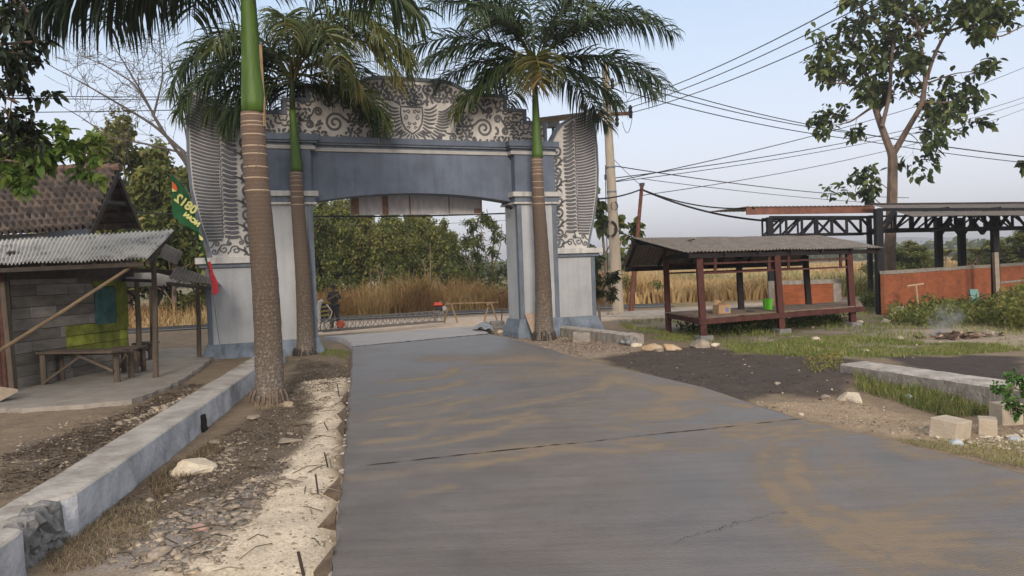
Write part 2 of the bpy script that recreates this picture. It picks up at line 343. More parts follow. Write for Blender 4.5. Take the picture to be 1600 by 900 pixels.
# concrete road: slab with dust swirls
def concrete_mat(name, c1, c2, rough, broom=True):
    m = bpy.data.materials.new(name); m.use_nodes = True; t = m.node_tree; N = t.nodes; L = t.links; b = N['Principled BSDF']
    tc = N.new('ShaderNodeTexCoord')
    def nz(s, sc_=(1, 1, 1), rz=0, d=6, r=.6):
        mp = N.new('ShaderNodeMapping'); mp.inputs['Scale'].default_value = sc_; mp.inputs['Rotation'].default_value = (0, 0, rz)
        n = N.new('ShaderNodeTexNoise'); n.inputs['Scale'].default_value = s; n.inputs['Detail'].default_value = d; n.inputs['Roughness'].default_value = r
        L.new(tc.outputs['Object'], mp.inputs[0]); L.new(mp.outputs[0], n.inputs[0]); return n
    a = nz(1.1, (1, 1, 1), 0, 8, .7); st = nz(2.4, (.22, 2.6, 1), math.radians(-17), 7, .7); fine = nz(60, d=3); br = nz(9, (.12, 6, 1), math.radians(-17), 4, .6)
    rp = N.new('ShaderNodeValToRGB'); rp.color_ramp.elements[0].position = .3; rp.color_ramp.elements[1].position = .7
    rp.color_ramp.elements[0].color = (*c1, 1); rp.color_ramp.elements[1].color = (*c2, 1)
    ad = N.new('ShaderNodeMix'); ad.inputs[0].default_value = .38; L.new(a.outputs[0], ad.inputs[2]); L.new(st.outputs[0], ad.inputs[3]); L.new(ad.outputs[0], rp.inputs[0])
    at = N.new('ShaderNodeAttribute'); at.attribute_name = 'tone'
    dn = N.new('ShaderNodeMapRange'); dn.inputs[1].default_value = .32; dn.inputs[2].default_value = .62; dn.inputs[3].default_value = .6; dn.inputs[4].default_value = 1.2; L.new(fine.outputs[0], dn.inputs[0])
    mu = N.new('ShaderNodeMath'); mu.operation = 'MULTIPLY'; mu.use_clamp = True; L.new(at.outputs['Fac'], mu.inputs[0]); L.new(dn.outputs[0], mu.inputs[1])
    mx = N.new('ShaderNodeMix'); mx.data_type = 'RGBA'; mx.inputs[7].default_value = (.25, .19, .128, 1)
    L.new(mu.outputs[0], mx.inputs[0]); L.new(rp.outputs[0], mx.inputs[6])
    mv = N.new('ShaderNodeMapRange'); mv.inputs[1].default_value = .3; mv.inputs[2].default_value = .7; mv.inputs[3].default_value = .88; mv.inputs[4].default_value = 1.12; L.new(br.outputs[0], mv.inputs[0])
    vs = N.new('ShaderNodeVectorMath'); vs.operation = 'SCALE'; L.new(mx.outputs[2], vs.inputs[0]); L.new(mv.outputs[0], vs.inputs['Scale']); L.new(vs.outputs[0], b.inputs['Base Color'])
    rr = N.new('ShaderNodeMapRange'); rr.inputs[1].default_value = 0; rr.inputs[2].default_value = .6; rr.inputs[3].default_value = rough; rr.inputs[4].default_value = .92; L.new(mu.outputs[0], rr.inputs[0]); rv = N.new('ShaderNodeMath'); rv.operation = 'MULTIPLY_ADD'; rv.inputs[1].default_value = .5; rv.inputs[2].default_value = -.25; L.new(a.outputs[0], rv.inputs[0]); ra = N.new('ShaderNodeMath'); ra.operation = 'ADD'; ra.use_clamp = True; L.new(rr.outputs[0], ra.inputs[0]); L.new(rv.outputs[0], ra.inputs[1]); L.new(ra.outputs[0], b.inputs['Roughness'])
    b.inputs['Specular IOR Level'].default_value = .5
    wv = N.new('ShaderNodeTexWave'); wv.wave_type = 'BANDS'; wv.bands_direction = 'Y'; wv.inputs['Scale'].default_value = 11; wv.inputs['Distortion'].default_value = 1.2; wv.inputs['Detail'].default_value = 2
    mp = N.new('ShaderNodeMapping'); mp.inputs['Rotation'].default_value = (0, 0, math.radians(-17)); L.new(tc.outputs['Object'], mp.inputs[0]); L.new(mp.outputs[0], wv.inputs[0])
    bp = N.new('ShaderNodeBump'); bp.inputs['Strength'].default_value = .3; bp.inputs['Distance'].default_value = .006; L.new(wv.outputs[0], bp.inputs['Height'])
    b2 = N.new('ShaderNodeBump'); b2.inputs['Strength'].default_value = .35; b2.inputs['Distance'].default_value = .01; L.new(fine.outputs[0], b2.inputs['Height']); L.new(bp.outputs[0], b2.inputs['Normal']); L.new(b2.outputs[0], b.inputs['Normal'])
    return m
road_m = concrete_mat('road_concrete', (.10, .088, .083), (.21, .19, .18), .42)
fresh_m = concrete_mat('fresh_concrete', (.25, .245, .25), (.45, .43, .42), .75)
J1 = G(555, 542, 0), G(762, 522, 0)
tJ = None
T = np.linspace(0, 1, 420); S = np.linspace(0, 1, 110)
PL, PR = interp(roadL, T), interp(roadR, T)
RX = PL[:, None, 0]*(1-S)+PR[:, None, 0]*S; RY = PL[:, None, 1]*(1-S)+PR[:, None, 1]*S
# roughen the left edge
RX[:, 0] += (vn(T*160, T*0, 4)-.5)*.05; RX[:, 1] += (vn(T*160, T*0, 4)-.5)*.03
RZ = .004*(fbm(RX*.8, RY*.8, 2)-.5)
def dustmask(x, y):
    wx = x+.16*(fbm(x*.9, y*.9, 21)-.5)*2; wy = y+.16*(fbm(x*.9, y*.9, 22)-.5)*2
    mk = np.zeros(x.shape)
    n = fbm(x*1.1, y*1.1, 31, 5); n2 = fbm(x*6, y*8, 33, 4)
    def stroke(pts, wd, k, lines=0):
        nonlocal mk
        P_ = np.array([G(a, b_, 0)[:2] for a, b_ in pts]); t = np.arange(len(P_)); tt = np.linspace(0, len(P_)-1, len(P_)*4)
        Q_ = np.stack([np.interp(tt, t, P_[:, c]) for c in (0, 1)], 1); Q_[1:-1] = (Q_[:-2]+2*Q_[1:-1]+Q_[2:])/4; Q_[1:-1] = (Q_[:-2]+2*Q_[1:-1]+Q_[2:])/4
        d = dpoly(wx, wy, [tuple(q) for q in Q_], False); wd = wd*1.3; e = np.exp(-(d/wd)**2)
        if lines: e = e*(.62+.38*np.cos(d*lines+n*5))
        mk = np.maximum(mk, k*1.4*e*(.5+.9*sstep(.32, .58, n)))
    W_ = [([(1215, 745), (1205, 715), (1235, 690), (1300, 672), (1390, 668), (1460, 680), (1490, 705)], .20, .85, 22),
          ([(1215, 745), (1240, 780), (1290, 805), (1370, 812), (1460, 800), (1540, 775), (1600, 760)], .22, .95, 24), ([(1300, 690), (1325, 730), (1365, 765), (1420, 782)], .13, .8, 20), ([(1405, 660), (1430, 690), (1490, 705)], .20, 1.0, 0), ([(1390, 700), (1440, 715), (1500, 712)], .12, .8, 0),
          ([(1290, 815), (1340, 850), (1420, 880), (1520, 900)], .28, .8, 30), ([(1340, 830), (1440, 845), (1560, 850), (1640, 880)], .3, .75, 28), ([(1500, 790), (1510, 760), (1550, 735), (1600, 745)], .12, .55, 20), ([(1400, 870), (1500, 880), (1640, 900)], .3, .6, 28),
          ([(820, 655), (900, 650), (960, 665), (1060, 672), (1180, 668), (1260, 660)], .22, .55, 20), ([(990, 690), (1080, 700), (1170, 695), (1250, 675)], .2, .7, 20), ([(860, 700), (960, 705), (1050, 690)], .12, .5, 0),
          ([(900, 640), (960, 625), (1050, 622), (1100, 635), (1060, 650), (980, 652)], .22, .7, 18), ([(1000, 600), (1050, 605), (1070, 622), (1030, 640)], .22, .75, 0), ([(850, 590), (920, 578), (980, 590), (960, 610)], .35, .55, 12), ([(780, 565), (860, 560), (930, 572), (1000, 600)], .4, .45, 0), ([(700, 560), (800, 556), (900, 565)], .5, .3, 0),
          ([(1060, 610), (1120, 628), (1180, 635)], .12, .6, 0), ([(640, 775), (700, 762)], .07, .5, 0), ([(560, 745), (680, 735), (800, 715), (880, 700)], .10, .5, 0), ([(640, 735), (760, 722)], .08, .6, 0)]
    for a in W_: stroke(*a)
    for k, (px, py) in enumerate([(600, 640), (690, 632), (625, 662), (740, 606), (580, 690), (700, 662), (820, 628), (640, 700), (590, 655), (800, 655), (690, 684), (590, 620), (650, 608), (770, 640), (600, 598), (700, 590)]):
        stroke([(px, py), (px+60+20*(k % 3), py-9-3*(k % 2)), (px+110+30*(k % 2), py-22)], .035+.03*(k % 3), .48)
    def blob(px, py, rx, ry, k, rot=.28):
        nonlocal mk
        c = G(px, py, 0); dx, dy = wx-c[0], wy-c[1]; u = dx*math.cos(rot)+dy*math.sin(rot); v = -dx*math.sin(rot)+dy*math.cos(rot)
        mk = np.maximum(mk, k*np.exp(-(u/rx)**2-(v/ry)**2)*(.35+1.1*sstep(.38, .6, n)))
    for a in ((1000, 630, 1.3, .6, .6), (900, 580, 1.6, .8, .45), (1100, 690, 1.1, .35, .6), (1320, 815, .5, .2, .5), (1470, 875, 1.0, .3, .5), (1440, 700, .45, .3, .9), (720, 640, 1.2, .6, .3), (830, 700, .9, .2, .4)): blob(*a)
    return np.clip(mk*(.5+.9*sstep(.28, .62, n2)) + .10*sstep(.5, .72, n), 0, 1)
DM = dustmask(RX, RY)
# panels: main slab up to the far joint, fresh slab beyond it
def side(x, y): 
    a, b_ = J1[0], J1[1]; return (b_[0]-a[0])*(y-a[1])-(b_[1]-a[1])*(x-a[0])
Sd = side(RX, RY)/math.hypot(*(J1[1]-J1[0])[:2])
idx = np.arange(RX.size).reshape(RX.shape)
def slab(name, sel, material, lift, tone):
    V = np.stack([RX.ravel(), RY.ravel(), RZ.ravel()+lift], 1)
    fq = np.stack([idx[:-1, :-1], idx[:-1, 1:], idx[1:, 1:], idx[1:, :-1]], -1).reshape(-1, 4)
    cs = sel.reshape(-1)[fq]; fq = fq[cs.all(1)]
    used = np.unique(fq); remap = -np.ones(RX.size, int); remap[used] = np.arange(len(used)); fq = remap[fq]; V = V[used]
    # border edges get side walls
    e = np.sort(np.concatenate([fq[:, [0, 1]], fq[:, [1, 2]], fq[:, [2, 3]], fq[:, [3, 0]]]), 1)
    ue, ct = np.unique(e, axis=0, return_counts=True); be = ue[ct == 1]; n = len(V)
    V2 = V.copy(); V2[:, 2] -= .2
    o = fast(name, np.concatenate([V, V2]), [fq, np.stack([be[:, 0], be[:, 1], be[:, 1]+n, be[:, 0]+n], 1)], np.concatenate([tone.ravel()[used]]*2), material)
    return tag(o, kind='structure')
slab('road', Sd < .03, road_m, 0, DM)
slab('fresh_slab', Sd > .0, fresh_m, .012, DM*.1)
# joint cracks: thin dark irregular strips lying on the slab
crk = mat('crack_dark', (.02, .018, .016), .95, bump=0)
def crack(a, b_, wmax, seed, wig=.02, n=60, dens=.55):
    rng = np.random.default_rng(seed); m_ = MB(); t = np.linspace(0, 1, n); p = a[None]*(1-t)[:, None]+b_[None]*t[:, None]
    nn = np.array([-(b_-a)[1], (b_-a)[0]]); nn /= np.hypot(*nn); off = np.cumsum(rng.normal(0, wig/3, n)); off -= t*off[-1]
    p[:, :2] += off[:, None]*nn; wd = wmax*np.clip(rng.random(n)*1.5-dens+.25, .08, 1)
    v = np.concatenate([np.c_[p[:, :2]+nn*wd[:, None]/2, np.full(n, .006)], np.c_[p[:, :2]-nn*wd[:, None]/2, np.full(n, .006)]])
    m_.add(v, [(i, i+1, n+i+1, n+i) for i in range(n-1)]); return m_
c_ = crack(G(570, 728, 0), G(1260, 654, 0), .035, 1); o = c_.build('road_joint', crk); tag(o, kind='structure')
o = crack(G(551, 542, 0), G(764, 522, 0), .09, 2, .03).build('road_joint', crk); tag(o, kind='structure'); o.location.z = .014
for k, (a, b_) in enumerate([((1050, 850), (1150, 815)), ((1120, 830), (1230, 800))]):
    o = crack(G(*a, 0), G(*b_, 0), .006, 5+k, .03).build('road_crack', crk); tag(o, kind='structure')

# highway, gravel track, concrete apron
asph = mat('asphalt', (.06, .06, .062), .8, .3, 5, bump=.3)
gravelm = mat('gravel_pale', (.42, .37, .32), .95, .3, 3, bump=.5)
def strip(name, pts, z, material, thick=.0):
    m_ = MB(); m_.prism([tuple(p) for p in pts], z-.15, z); return tag(m_.build(name, material), kind='structure')
strip('highway', [(-60, 22.5), (-16.8, 32.6), (-8.6, 36.6), (-.5, 38.3), (8, 38.0), (8, 41.2), (-1, 41.5), (-9, 39.6), (-17.5, 35.8), (-60, 26.5)], -.07, asph)
strip('gravel_track', [(5, 31.2), (13, 32.5), (26, 37), (26, 40.5), (12, 36.5), (5, 35.2), (2.5, 34)], -.085, gravelm)
m_ = MB(); 
for off, wd in ((.55, .12),):
    pts = [(-60, 22.9), (-16.7, 33.0), (-8.5, 37.0), (-.5, 38.75), (8, 38.4)]
    for a, b_ in zip(pts[:-1], pts[1:]):
        a = np.array(a); b_ = np.array(b_); d = (b_-a)/np.hypot(*(b_-a)); n_ = np.array([-d[1], d[0]])
        m_.add([(*(a), -.066), (*(b_), -.066), (*(b_+n_*.14), -.066), (*(a+n_*.14), -.066)], [(0, 1, 2, 3)])
tag(m_.build('road_marking', mat('road_paint', (.6, .6, .58), .7, .2)), kind='structure')
apm = mat('apron_concrete', (.30, .27, .235), .9, .18, 2, bump=.3)
m_ = MB(); ap = [];
rng = np.random.default_rng(5)
for i in range(len(apronP)):
    a = np.array(apronP[i]); b_ = np.array(apronP[(i+1) % len(apronP)])
    for t in np.linspace(0, 1, 8)[:-1]: ap.append(tuple(a*(1-t)+b_*t+rng.normal(0, .03, 2)))
m_.prism(ap, -.25, -.035); tag(m_.build('concrete_apron', apm), kind='structure')

# distant hills
hm = mat('hill_green', (.05, .07, .05), 1, .3, .02, bump=0)
hv = []; HX = np.linspace(-2600, 3600, 160); hh = 6+52*fbm(HX/420, HX*0+3, 7)*sstep(250, 1000, HX)+12*fbm(HX/150, HX*0+1, 8)
n = len(HX); m_ = MB(); 
rows = [(0, 1500), (.55, 1600), (1, 1750), (0, 2100)]
V = [(x*.72+(yy-1500)*.2, yy, (-5 if k in (0, 3) else 0)+hh[i]*f*(1+.2*(vn(x/60, k, 3)-.5))) for k, (f, yy) in enumerate(rows) for i, x in enumerate(HX)]
m_.add(V, [(k*n+i, k*n+i+1, (k+1)*n+i+1, (k+1)*n+i) for k in range(3) for i in range(n-1)])
tag(m_.build('hills', hm, smooth=True), kind='structure')

# ------------------------------------------------------------------ the village gate
TH = math.radians(22); GO = (-5.38, 21.5, 0)
CU = 2.975                                              # centre line of the gate in its own u coordinate
slate = mat('slate_paint', (.12, .145, .195), .7, .2, 1.3, bump=.2, bscale=25, streak=.18)
slate2 = mat('slate_trim', (.135, .16, .20), .7, .16, 2, bump=.1, streak=.3)
pale = mat('pale_grey_paint', (.39, .405, .425), .75, .13, .9, bump=.2, bscale=20, streak=.12)
trimw = mat('trim_white', (.50, .49, .475), .75, .15, 3, bump=.15, streak=.35)
skirtm = mat('skirt_blue', (.16, .195, .245), .8, .3, 2.5, bump=.3, streak=.4)
cream = mat('relief_cream', (.54, .52, .495), .85, .16, 3, bump=.2)
motif = mat('relief_grey', (.115, .118, .13), .8, .2, 5, bump=.15)
gate = thing('village_gate', 'slate blue and pale grey village gateway with carved scrollwork wings spanning the new concrete road', 'gate', GO, TH)
def mir(u, s): return u if s > 0 else 2*CU-u
class LB(MB):
    def blk(s, u0, u1, v0, v1, w0, w1, tone=None): return s.box(((u0+u1)/2, (v0+v1)/2, (w0+w1)/2), (abs(u1-u0), abs(v1-v0), abs(w1-w0)), tone=tone)
for s in (1, -1):
    z0 = .0 if s > 0 else -.15
    p = LB(); p.blk(mir(6.06, s), mir(7.38, s), 0, 1.0, z0-.3, 4.2); pl = p.build('pillar', pale, gate, local=True, bevel=.01)
    # blue corner strips, inset panels
    p = LB()
    for a, b_ in ((6.05, 6.2), (7.25, 7.395)): p.blk(mir(a, s), mir(b_, s), -.03, .12, z0+.4, 4.1)
    p.build('corner_strip', slate2, pl, local=True)
    # skirt, flared
    p = MB(); u0, u1 = sorted((mir(6.06, s), mir(7.38, s)))
    a = [(u0-.16, -.16), (u1+.16, -.16), (u1+.16, 1.16), (u0-.16, 1.16)]; b_ = [(u0-.035, -.035), (u1+.035, -.035), (u1+.035, 1.035), (u0-.035, 1.035)]
    p.add([(x, y, z0-.3) for x, y in a]+[(x, y, z0+.06) for x, y in a]+[(x, y, z0+.46) for x, y in b_], [(0, 1, 5, 4), (1, 2, 6, 5), (2, 3, 7, 6), (3, 0, 4, 7), (4, 5, 9, 8), (5, 6, 10, 9), (6, 7, 11, 10), (7, 4, 8, 11), (8, 9, 10, 11)])
    p.build('skirt', skirtm, pl, local=True)
    p = LB(); p.blk(u0-.16, u1+.16, -.16, 1.16, 4.25, 4.40); p.build('capital', trimw, pl, local=True, bevel=.012)
    p = LB(); p.blk(u0-.08, u1+.08, -.08, 1.08, 4.10, 4.25); p.build('capital_band', slate2, pl, local=True)
    p = LB(); p.blk(u0-.11, u1+.11, -.11, 1.11, 4.03, 4.09); p.build('necking', trimw, pl, local=True)
    # upper block on the pillar with its cornice
    p = LB(); p.blk(u0-.02, u1+.02, 0, 1.0, 4.40, 5.62); p.build('upper_block', slate, gate, local=True, bevel=.01)
    # side wall
    a0, a1 = sorted((mir(7.38, s), mir(8.9, s))); p = LB(); p.blk(a0, a1, .4, .95, z0-.3, 2.4); sw = p.build('side_wall', pale, gate, local=True)
    p = LB(); e1 = mir(8.78, s); e2 = mir(8.91, s); p.blk(min(e1, e2), max(e1, e2), .37, .52, z0+.4, 2.4); p.build('corner_strip', slate2, sw, local=True)
    o0, o1 = (a0, a1+.17) if s > 0 else (a0-.17, a1)
    p = MB(); c0, c1 = (a0, a1+.03) if s > 0 else (a0-.03, a1)
    p.add([(o0, .22, z0-.3), (o1, .22, z0-.3), (o1, 1.1, z0-.3), (o0, 1.1, z0-.3), (o0, .22, z0+.05), (o1, .22, z0+.05), (o1, 1.1, z0+.05), (o0, 1.1, z0+.05), (c0, .36, z0+.42), (c1, .36, z0+.42), (c1, .99, z0+.42), (c0, .99, z0+.42)],
          [(0, 1, 5, 4), (1, 2, 6, 5), (2, 3, 7, 6), (3, 0, 4, 7), (4, 5, 9, 8), (5, 6, 10, 9), (6, 7, 11, 10), (7, 4, 8, 11), (8, 9, 10, 11)]); p.build('skirt', skirtm, sw, local=True)
    b0, b1 = (a0, a1+.25) if s > 0 else (a0-.25, a1)
    p = LB(); p.blk(b0, b1, .22, 1.1, 2.46, 2.63); p.build('coping', trimw, sw, local=True, bevel=.01)
    p = LB(); p.blk(b0+(.1 if s < 0 else 0), b1-(.1 if s > 0 else 0), .31, 1.05, 2.36, 2.46); p.build('coping_band', slate2, sw, local=True)
# beam with arched underside
p = MB(); n = 28; us = np.linspace(mir(6.04, -1), 6.04, n); ws = 4.12+.27*(1-((us-CU)/3.07)**2)
for i in range(n-1): p.add([(us[i], .3, ws[i]), (us[i+1], .3, ws[i+1]), (us[i+1], .3, 5.55), (us[i], .3, 5.55), (us[i], .95, ws[i]), (us[i+1], .95, ws[i+1]), (us[i+1], .95, 5.55), (us[i], .95, 5.55)], [(0, 1, 2, 3), (7, 6, 5, 4), (0, 4, 5, 1), (3, 2, 6, 7)])
p.build('beam', slate, gate, local=True)
# cornice following the breaks
U0, U1 = mir(7.48, -1), 7.48; A, B = mir(5.96, -1), 5.96
def cornice(w0, w1, out, material, name):
    pr = [(U0-out+.1, 1.0), (U0-out+.1, -out), (A+out, -out), (A+out, .3-out), (B-out, .3-out), (B-out, -out), (U1+out-.1, -out), (U1+out-.1, 1.0)]
    q_ = MB(); n = len(pr); q_.add([(a, b_, w0) for a, b_ in pr]+[(a, b_, w1) for a, b_ in pr], [(i, i+1, n+i+1, n+i) for i in range(n-1)]+[(n-1, 0, n, 2*n-1), (0, 1, 2, 3, 4, 5, 6, 7), tuple(range(15, 7, -1))])
    return q_.build(name, material, gate, local=True)
cornice(5.56, 5.66, .05, mat('cornice_grey', (.38, .37, .36), .8, .15, 3), 'cornice_line'); cornice(5.66, 5.74, .0, slate2, 'cornice_band'); cornice(5.74, 5.80, .09, slate2, 'cornice_fillet'); cornice(5.80, 5.97, .14, slate, 'cornice_top')
# pediment
half = [(0, 7.80), (.97, 7.80), (1.3, 7.74), (1.6, 7.60), (1.88, 7.49), (2.15, 7.45), (3.02, 7.44), (3.02, 7.03), (3.67, 7.02), (3.67, 6.66), (4.36, 6.64), (4.36, 5.95)]
prof = [(CU-a, b_) for a, b_ in half[::-1]]+[(CU+a, b_) for a, b_ in half[1:]]
p = MB(); p.prism(prof, .5, .8, 'v'); ped = p.build('pediment', cream, gate, local=True)
p = MB()
for sg in (1, -1):
    for (a, b_), (c, d) in zip(half[:-1], half[1:]):
        if a == c: x = CU+sg*a; p.box((x+sg*.0, .65, (b_+d)/2-.0), (.11, .40, abs(b_-d)+.11))
        else:
            q_ = np.array([(CU+sg*a, b_-.05), (CU+sg*c, d-.05), (CU+sg*c, d+.055), (CU+sg*a, b_+.055)]); p.prism([tuple(r_) for r_ in q_], .449, .851, 'v')
p.build('pediment_edge', slate2, ped, local=True)

def ribbon(m_, pts, wd, v, dep=.022):
    pts = np.asarray(pts, float); n = len(pts); wd = np.broadcast_to(np.asarray(wd, float), (n,))
    t = np.gradient(pts, axis=0); t /= np.linalg.norm(t, axis=1)[:, None]+1e-9; nn = np.c_[-t[:, 1], t[:, 0]]
    a = pts+nn*wd[:, None]/2; b_ = pts-nn*wd[:, None]/2
    V = [(x, v-dep, z) for x, z in a]+[(x, v-dep, z) for x, z in b_]+[(x, v+.005, z) for x, z in a]+[(x, v+.005, z) for x, z in b_]
    f = []
    for i in range(n-1): f += [(i, n+i, n+i+1, i+1), (i, i+1, 2*n+i+1, 2*n+i), (n+i+1, n+i, 3*n+i, 3*n+i+1)]
    f += [(0, 2*n, 3*n, n), (n-1, 2*n-1, 4*n-1, 3*n-1)]
    m_.add(V, f)
def spiral(cx, cy, R, turns, a0, sg=1, tail=0, n=None):
    n = n or int(10+turns*12); t = np.linspace(0, 1, n); r = R*(1-t*.86); a = a0+sg*t*turns*2*np.pi
    P_ = np.c_[cx+np.cos(a)*r, cy+np.sin(a)*r]
    if tail:
        d = P_[0]-P_[1]; d /= np.linalg.norm(d); nrm = (P_[0]-[cx, cy])/R; k = np.linspace(1, 0, 6)[:-1]
        P_ = np.concatenate([P_[0]+d*tail*k[:, None]+nrm*(tail*k**2*.6)[:, None], P_])
    return P_
def comma(cx, cy, L, ang, curl):
    t = np.linspace(0, 1, 8); a = ang+curl*t; st = L/8
    P_ = np.cumsum(np.c_[np.cos(a), np.sin(a)]*st, 0); P_ -= P_.mean(0); return P_+[cx, cy]
rl = MB(); rng = np.random.default_rng(11); R_ = random.Random(4); V0 = .5
taken = []
def top_at(d):
    for (a, b_), (c, e) in zip(half[:-1], half[1:]):
        if a <= d <= c and c > a: return min(b_, e)
    return 5.9
for sg in (1, -1):
    def S_(P_): P_ = np.array(P_); P_[:, 0] = CU+sg*P_[:, 0]; return P_
    # emblem: half shield and wing feathers
    sh = [(0, 6.98), (.33, 6.98), (.34, 6.75), (.30, 6.5), (.2, 6.32), (0, 6.17)]; ribbon(rl, S_(sh), .045, V0)
    for row, (r0, r1, k) in enumerate([(.40, .80, 9), (.83, 1.28, 11)]):
        for i in range(k):
            t = i/(k-1); yb = 6.95-.72*t; x0 = r0-.10*t if row == 0 else r0-.28*t**2; x1 = r1-.35*t**2.2*(1 if row == 0 else 1.3)
            y0 = yb-.02-(.05 if row else 0); y1 = yb+.16*(1-t)-.26*t+(.0 if row else -.02)
            xs = np.linspace(x0, x1, 7); ys = y0+(y1-y0)*np.linspace(0, 1, 7)**1.5-.05*np.sin(np.linspace(0, 1, 7)*np.pi)
            ribbon(rl, S_(np.c_[xs, ys]), np.array([.03, .052, .058, .06, .058, .05, .02]), V0)
    for i in range(5):                                     # tail
        x0 = .03+.055*i; ribbon(rl, S_(np.c_[np.linspace(x0, x0*2.3, 5), np.linspace(6.14+.03*i, 5.98+.055*i, 5)]), [.02, .04, .045, .035, .01], V0)
    for (x, y, R0, a0, tt) in [(.10, 6.83, .07, 0, 1), (.19, 6.66, .08, 1.5, 1.1), (.09, 6.5, .06, 3, 1), (.1, 6.36, .05, 0, .8), (.22, 6.86, .05, 3, .8)]:
        ribbon(rl, S_(spiral(x, y, R0, tt, a0)), .026, V0)
    ribbon(rl, S_([(0.0, 7.02), (.12, 7.05), (.16, 7.12), (.12, 7.18)]), .035, V0); ribbon(rl, S_([(0, 7.1), (.1, 7.1)]), .03, V0)
    # big scrolls
    for (x, y, R0, a0, s_, tl, w_) in [(2.28, 6.42, .29, 2.6, -1, .3, .065), (1.98, 7.0, .22, .3, 1, .28, .06), (2.75, 6.72, .13, 0, 1, .22, .05), (2.5, 6.98, .1, 3, -1, .15, .045), (1.25, 6.1, .13, 2, -1, .15, .045), (3.0, 6.35, .12, 1, 1, .2, .05), (.85, 6.07, .10, 1, 1, .1, .04)]:
        ribbon(rl, S_(spiral(x, y, R0, 1.7, a0, s_, tl)), w_, V0); taken.append((sg*x, y, R0+.08))
    # flowers
    for (x, y, r_) in [(3.05, 7.12, .24), (3.72, 6.55, .26), (2.15, 6.85, .0)]:
        if not r_: continue
        taken.append((sg*x, y, r_+.06))
        for rr, k, ww in ((r_, 6, .045), (r_*.48, 5, .035)):
            for j in range(k):
                a = j*2*np.pi/k+.3; t = np.linspace(-1, 1, 9); rad = rr*(1-.32*np.abs(t)**2.5); aa = a+t*np.pi/k*.93
                ribbon(rl, S_(np.c_[x+np.cos(aa)*rad, y+np.sin(aa)*rad]), ww, V0)
    taken.append((0, 6.1, .42))
# fill with commas
cnt = 0
lat_ = [(gx0*.118+(.059 if gy0 % 2 else 0)+R_.uniform(-.022, .022), 6.04+gy0*.104+R_.uniform(-.02, .02)) for gx0 in range(-37, 38) for gy0 in range(18)]
for x, y in lat_:
    if abs(x) > 4.27 or y > top_at(abs(x))-.10 or any(math.hypot(x-a, y-b_) < r_+.01 for a, b_, r_ in taken): continue
    if abs(x) < 1.34 and y < 7.02+.12*abs(x) and y > 6.0+.35*max(0, abs(x)-.75): continue
    L_ = R_.uniform(.13, .19); P_ = comma(CU+x, y, L_, R_.choice([0, .6, 1.6, 2.4, 3.1, 4.2, 5.2])+R_.uniform(-.4, .4), R_.choice([-1, 1])*R_.uniform(1.3, 3.2))
    ribbon(rl, P_, np.array([.02, .05, .062, .066, .064, .052, .036, .014])*R_.uniform(1.0, 1.3), V0); cnt += 1
rl.build('scroll_relief', motif, ped, local=True)

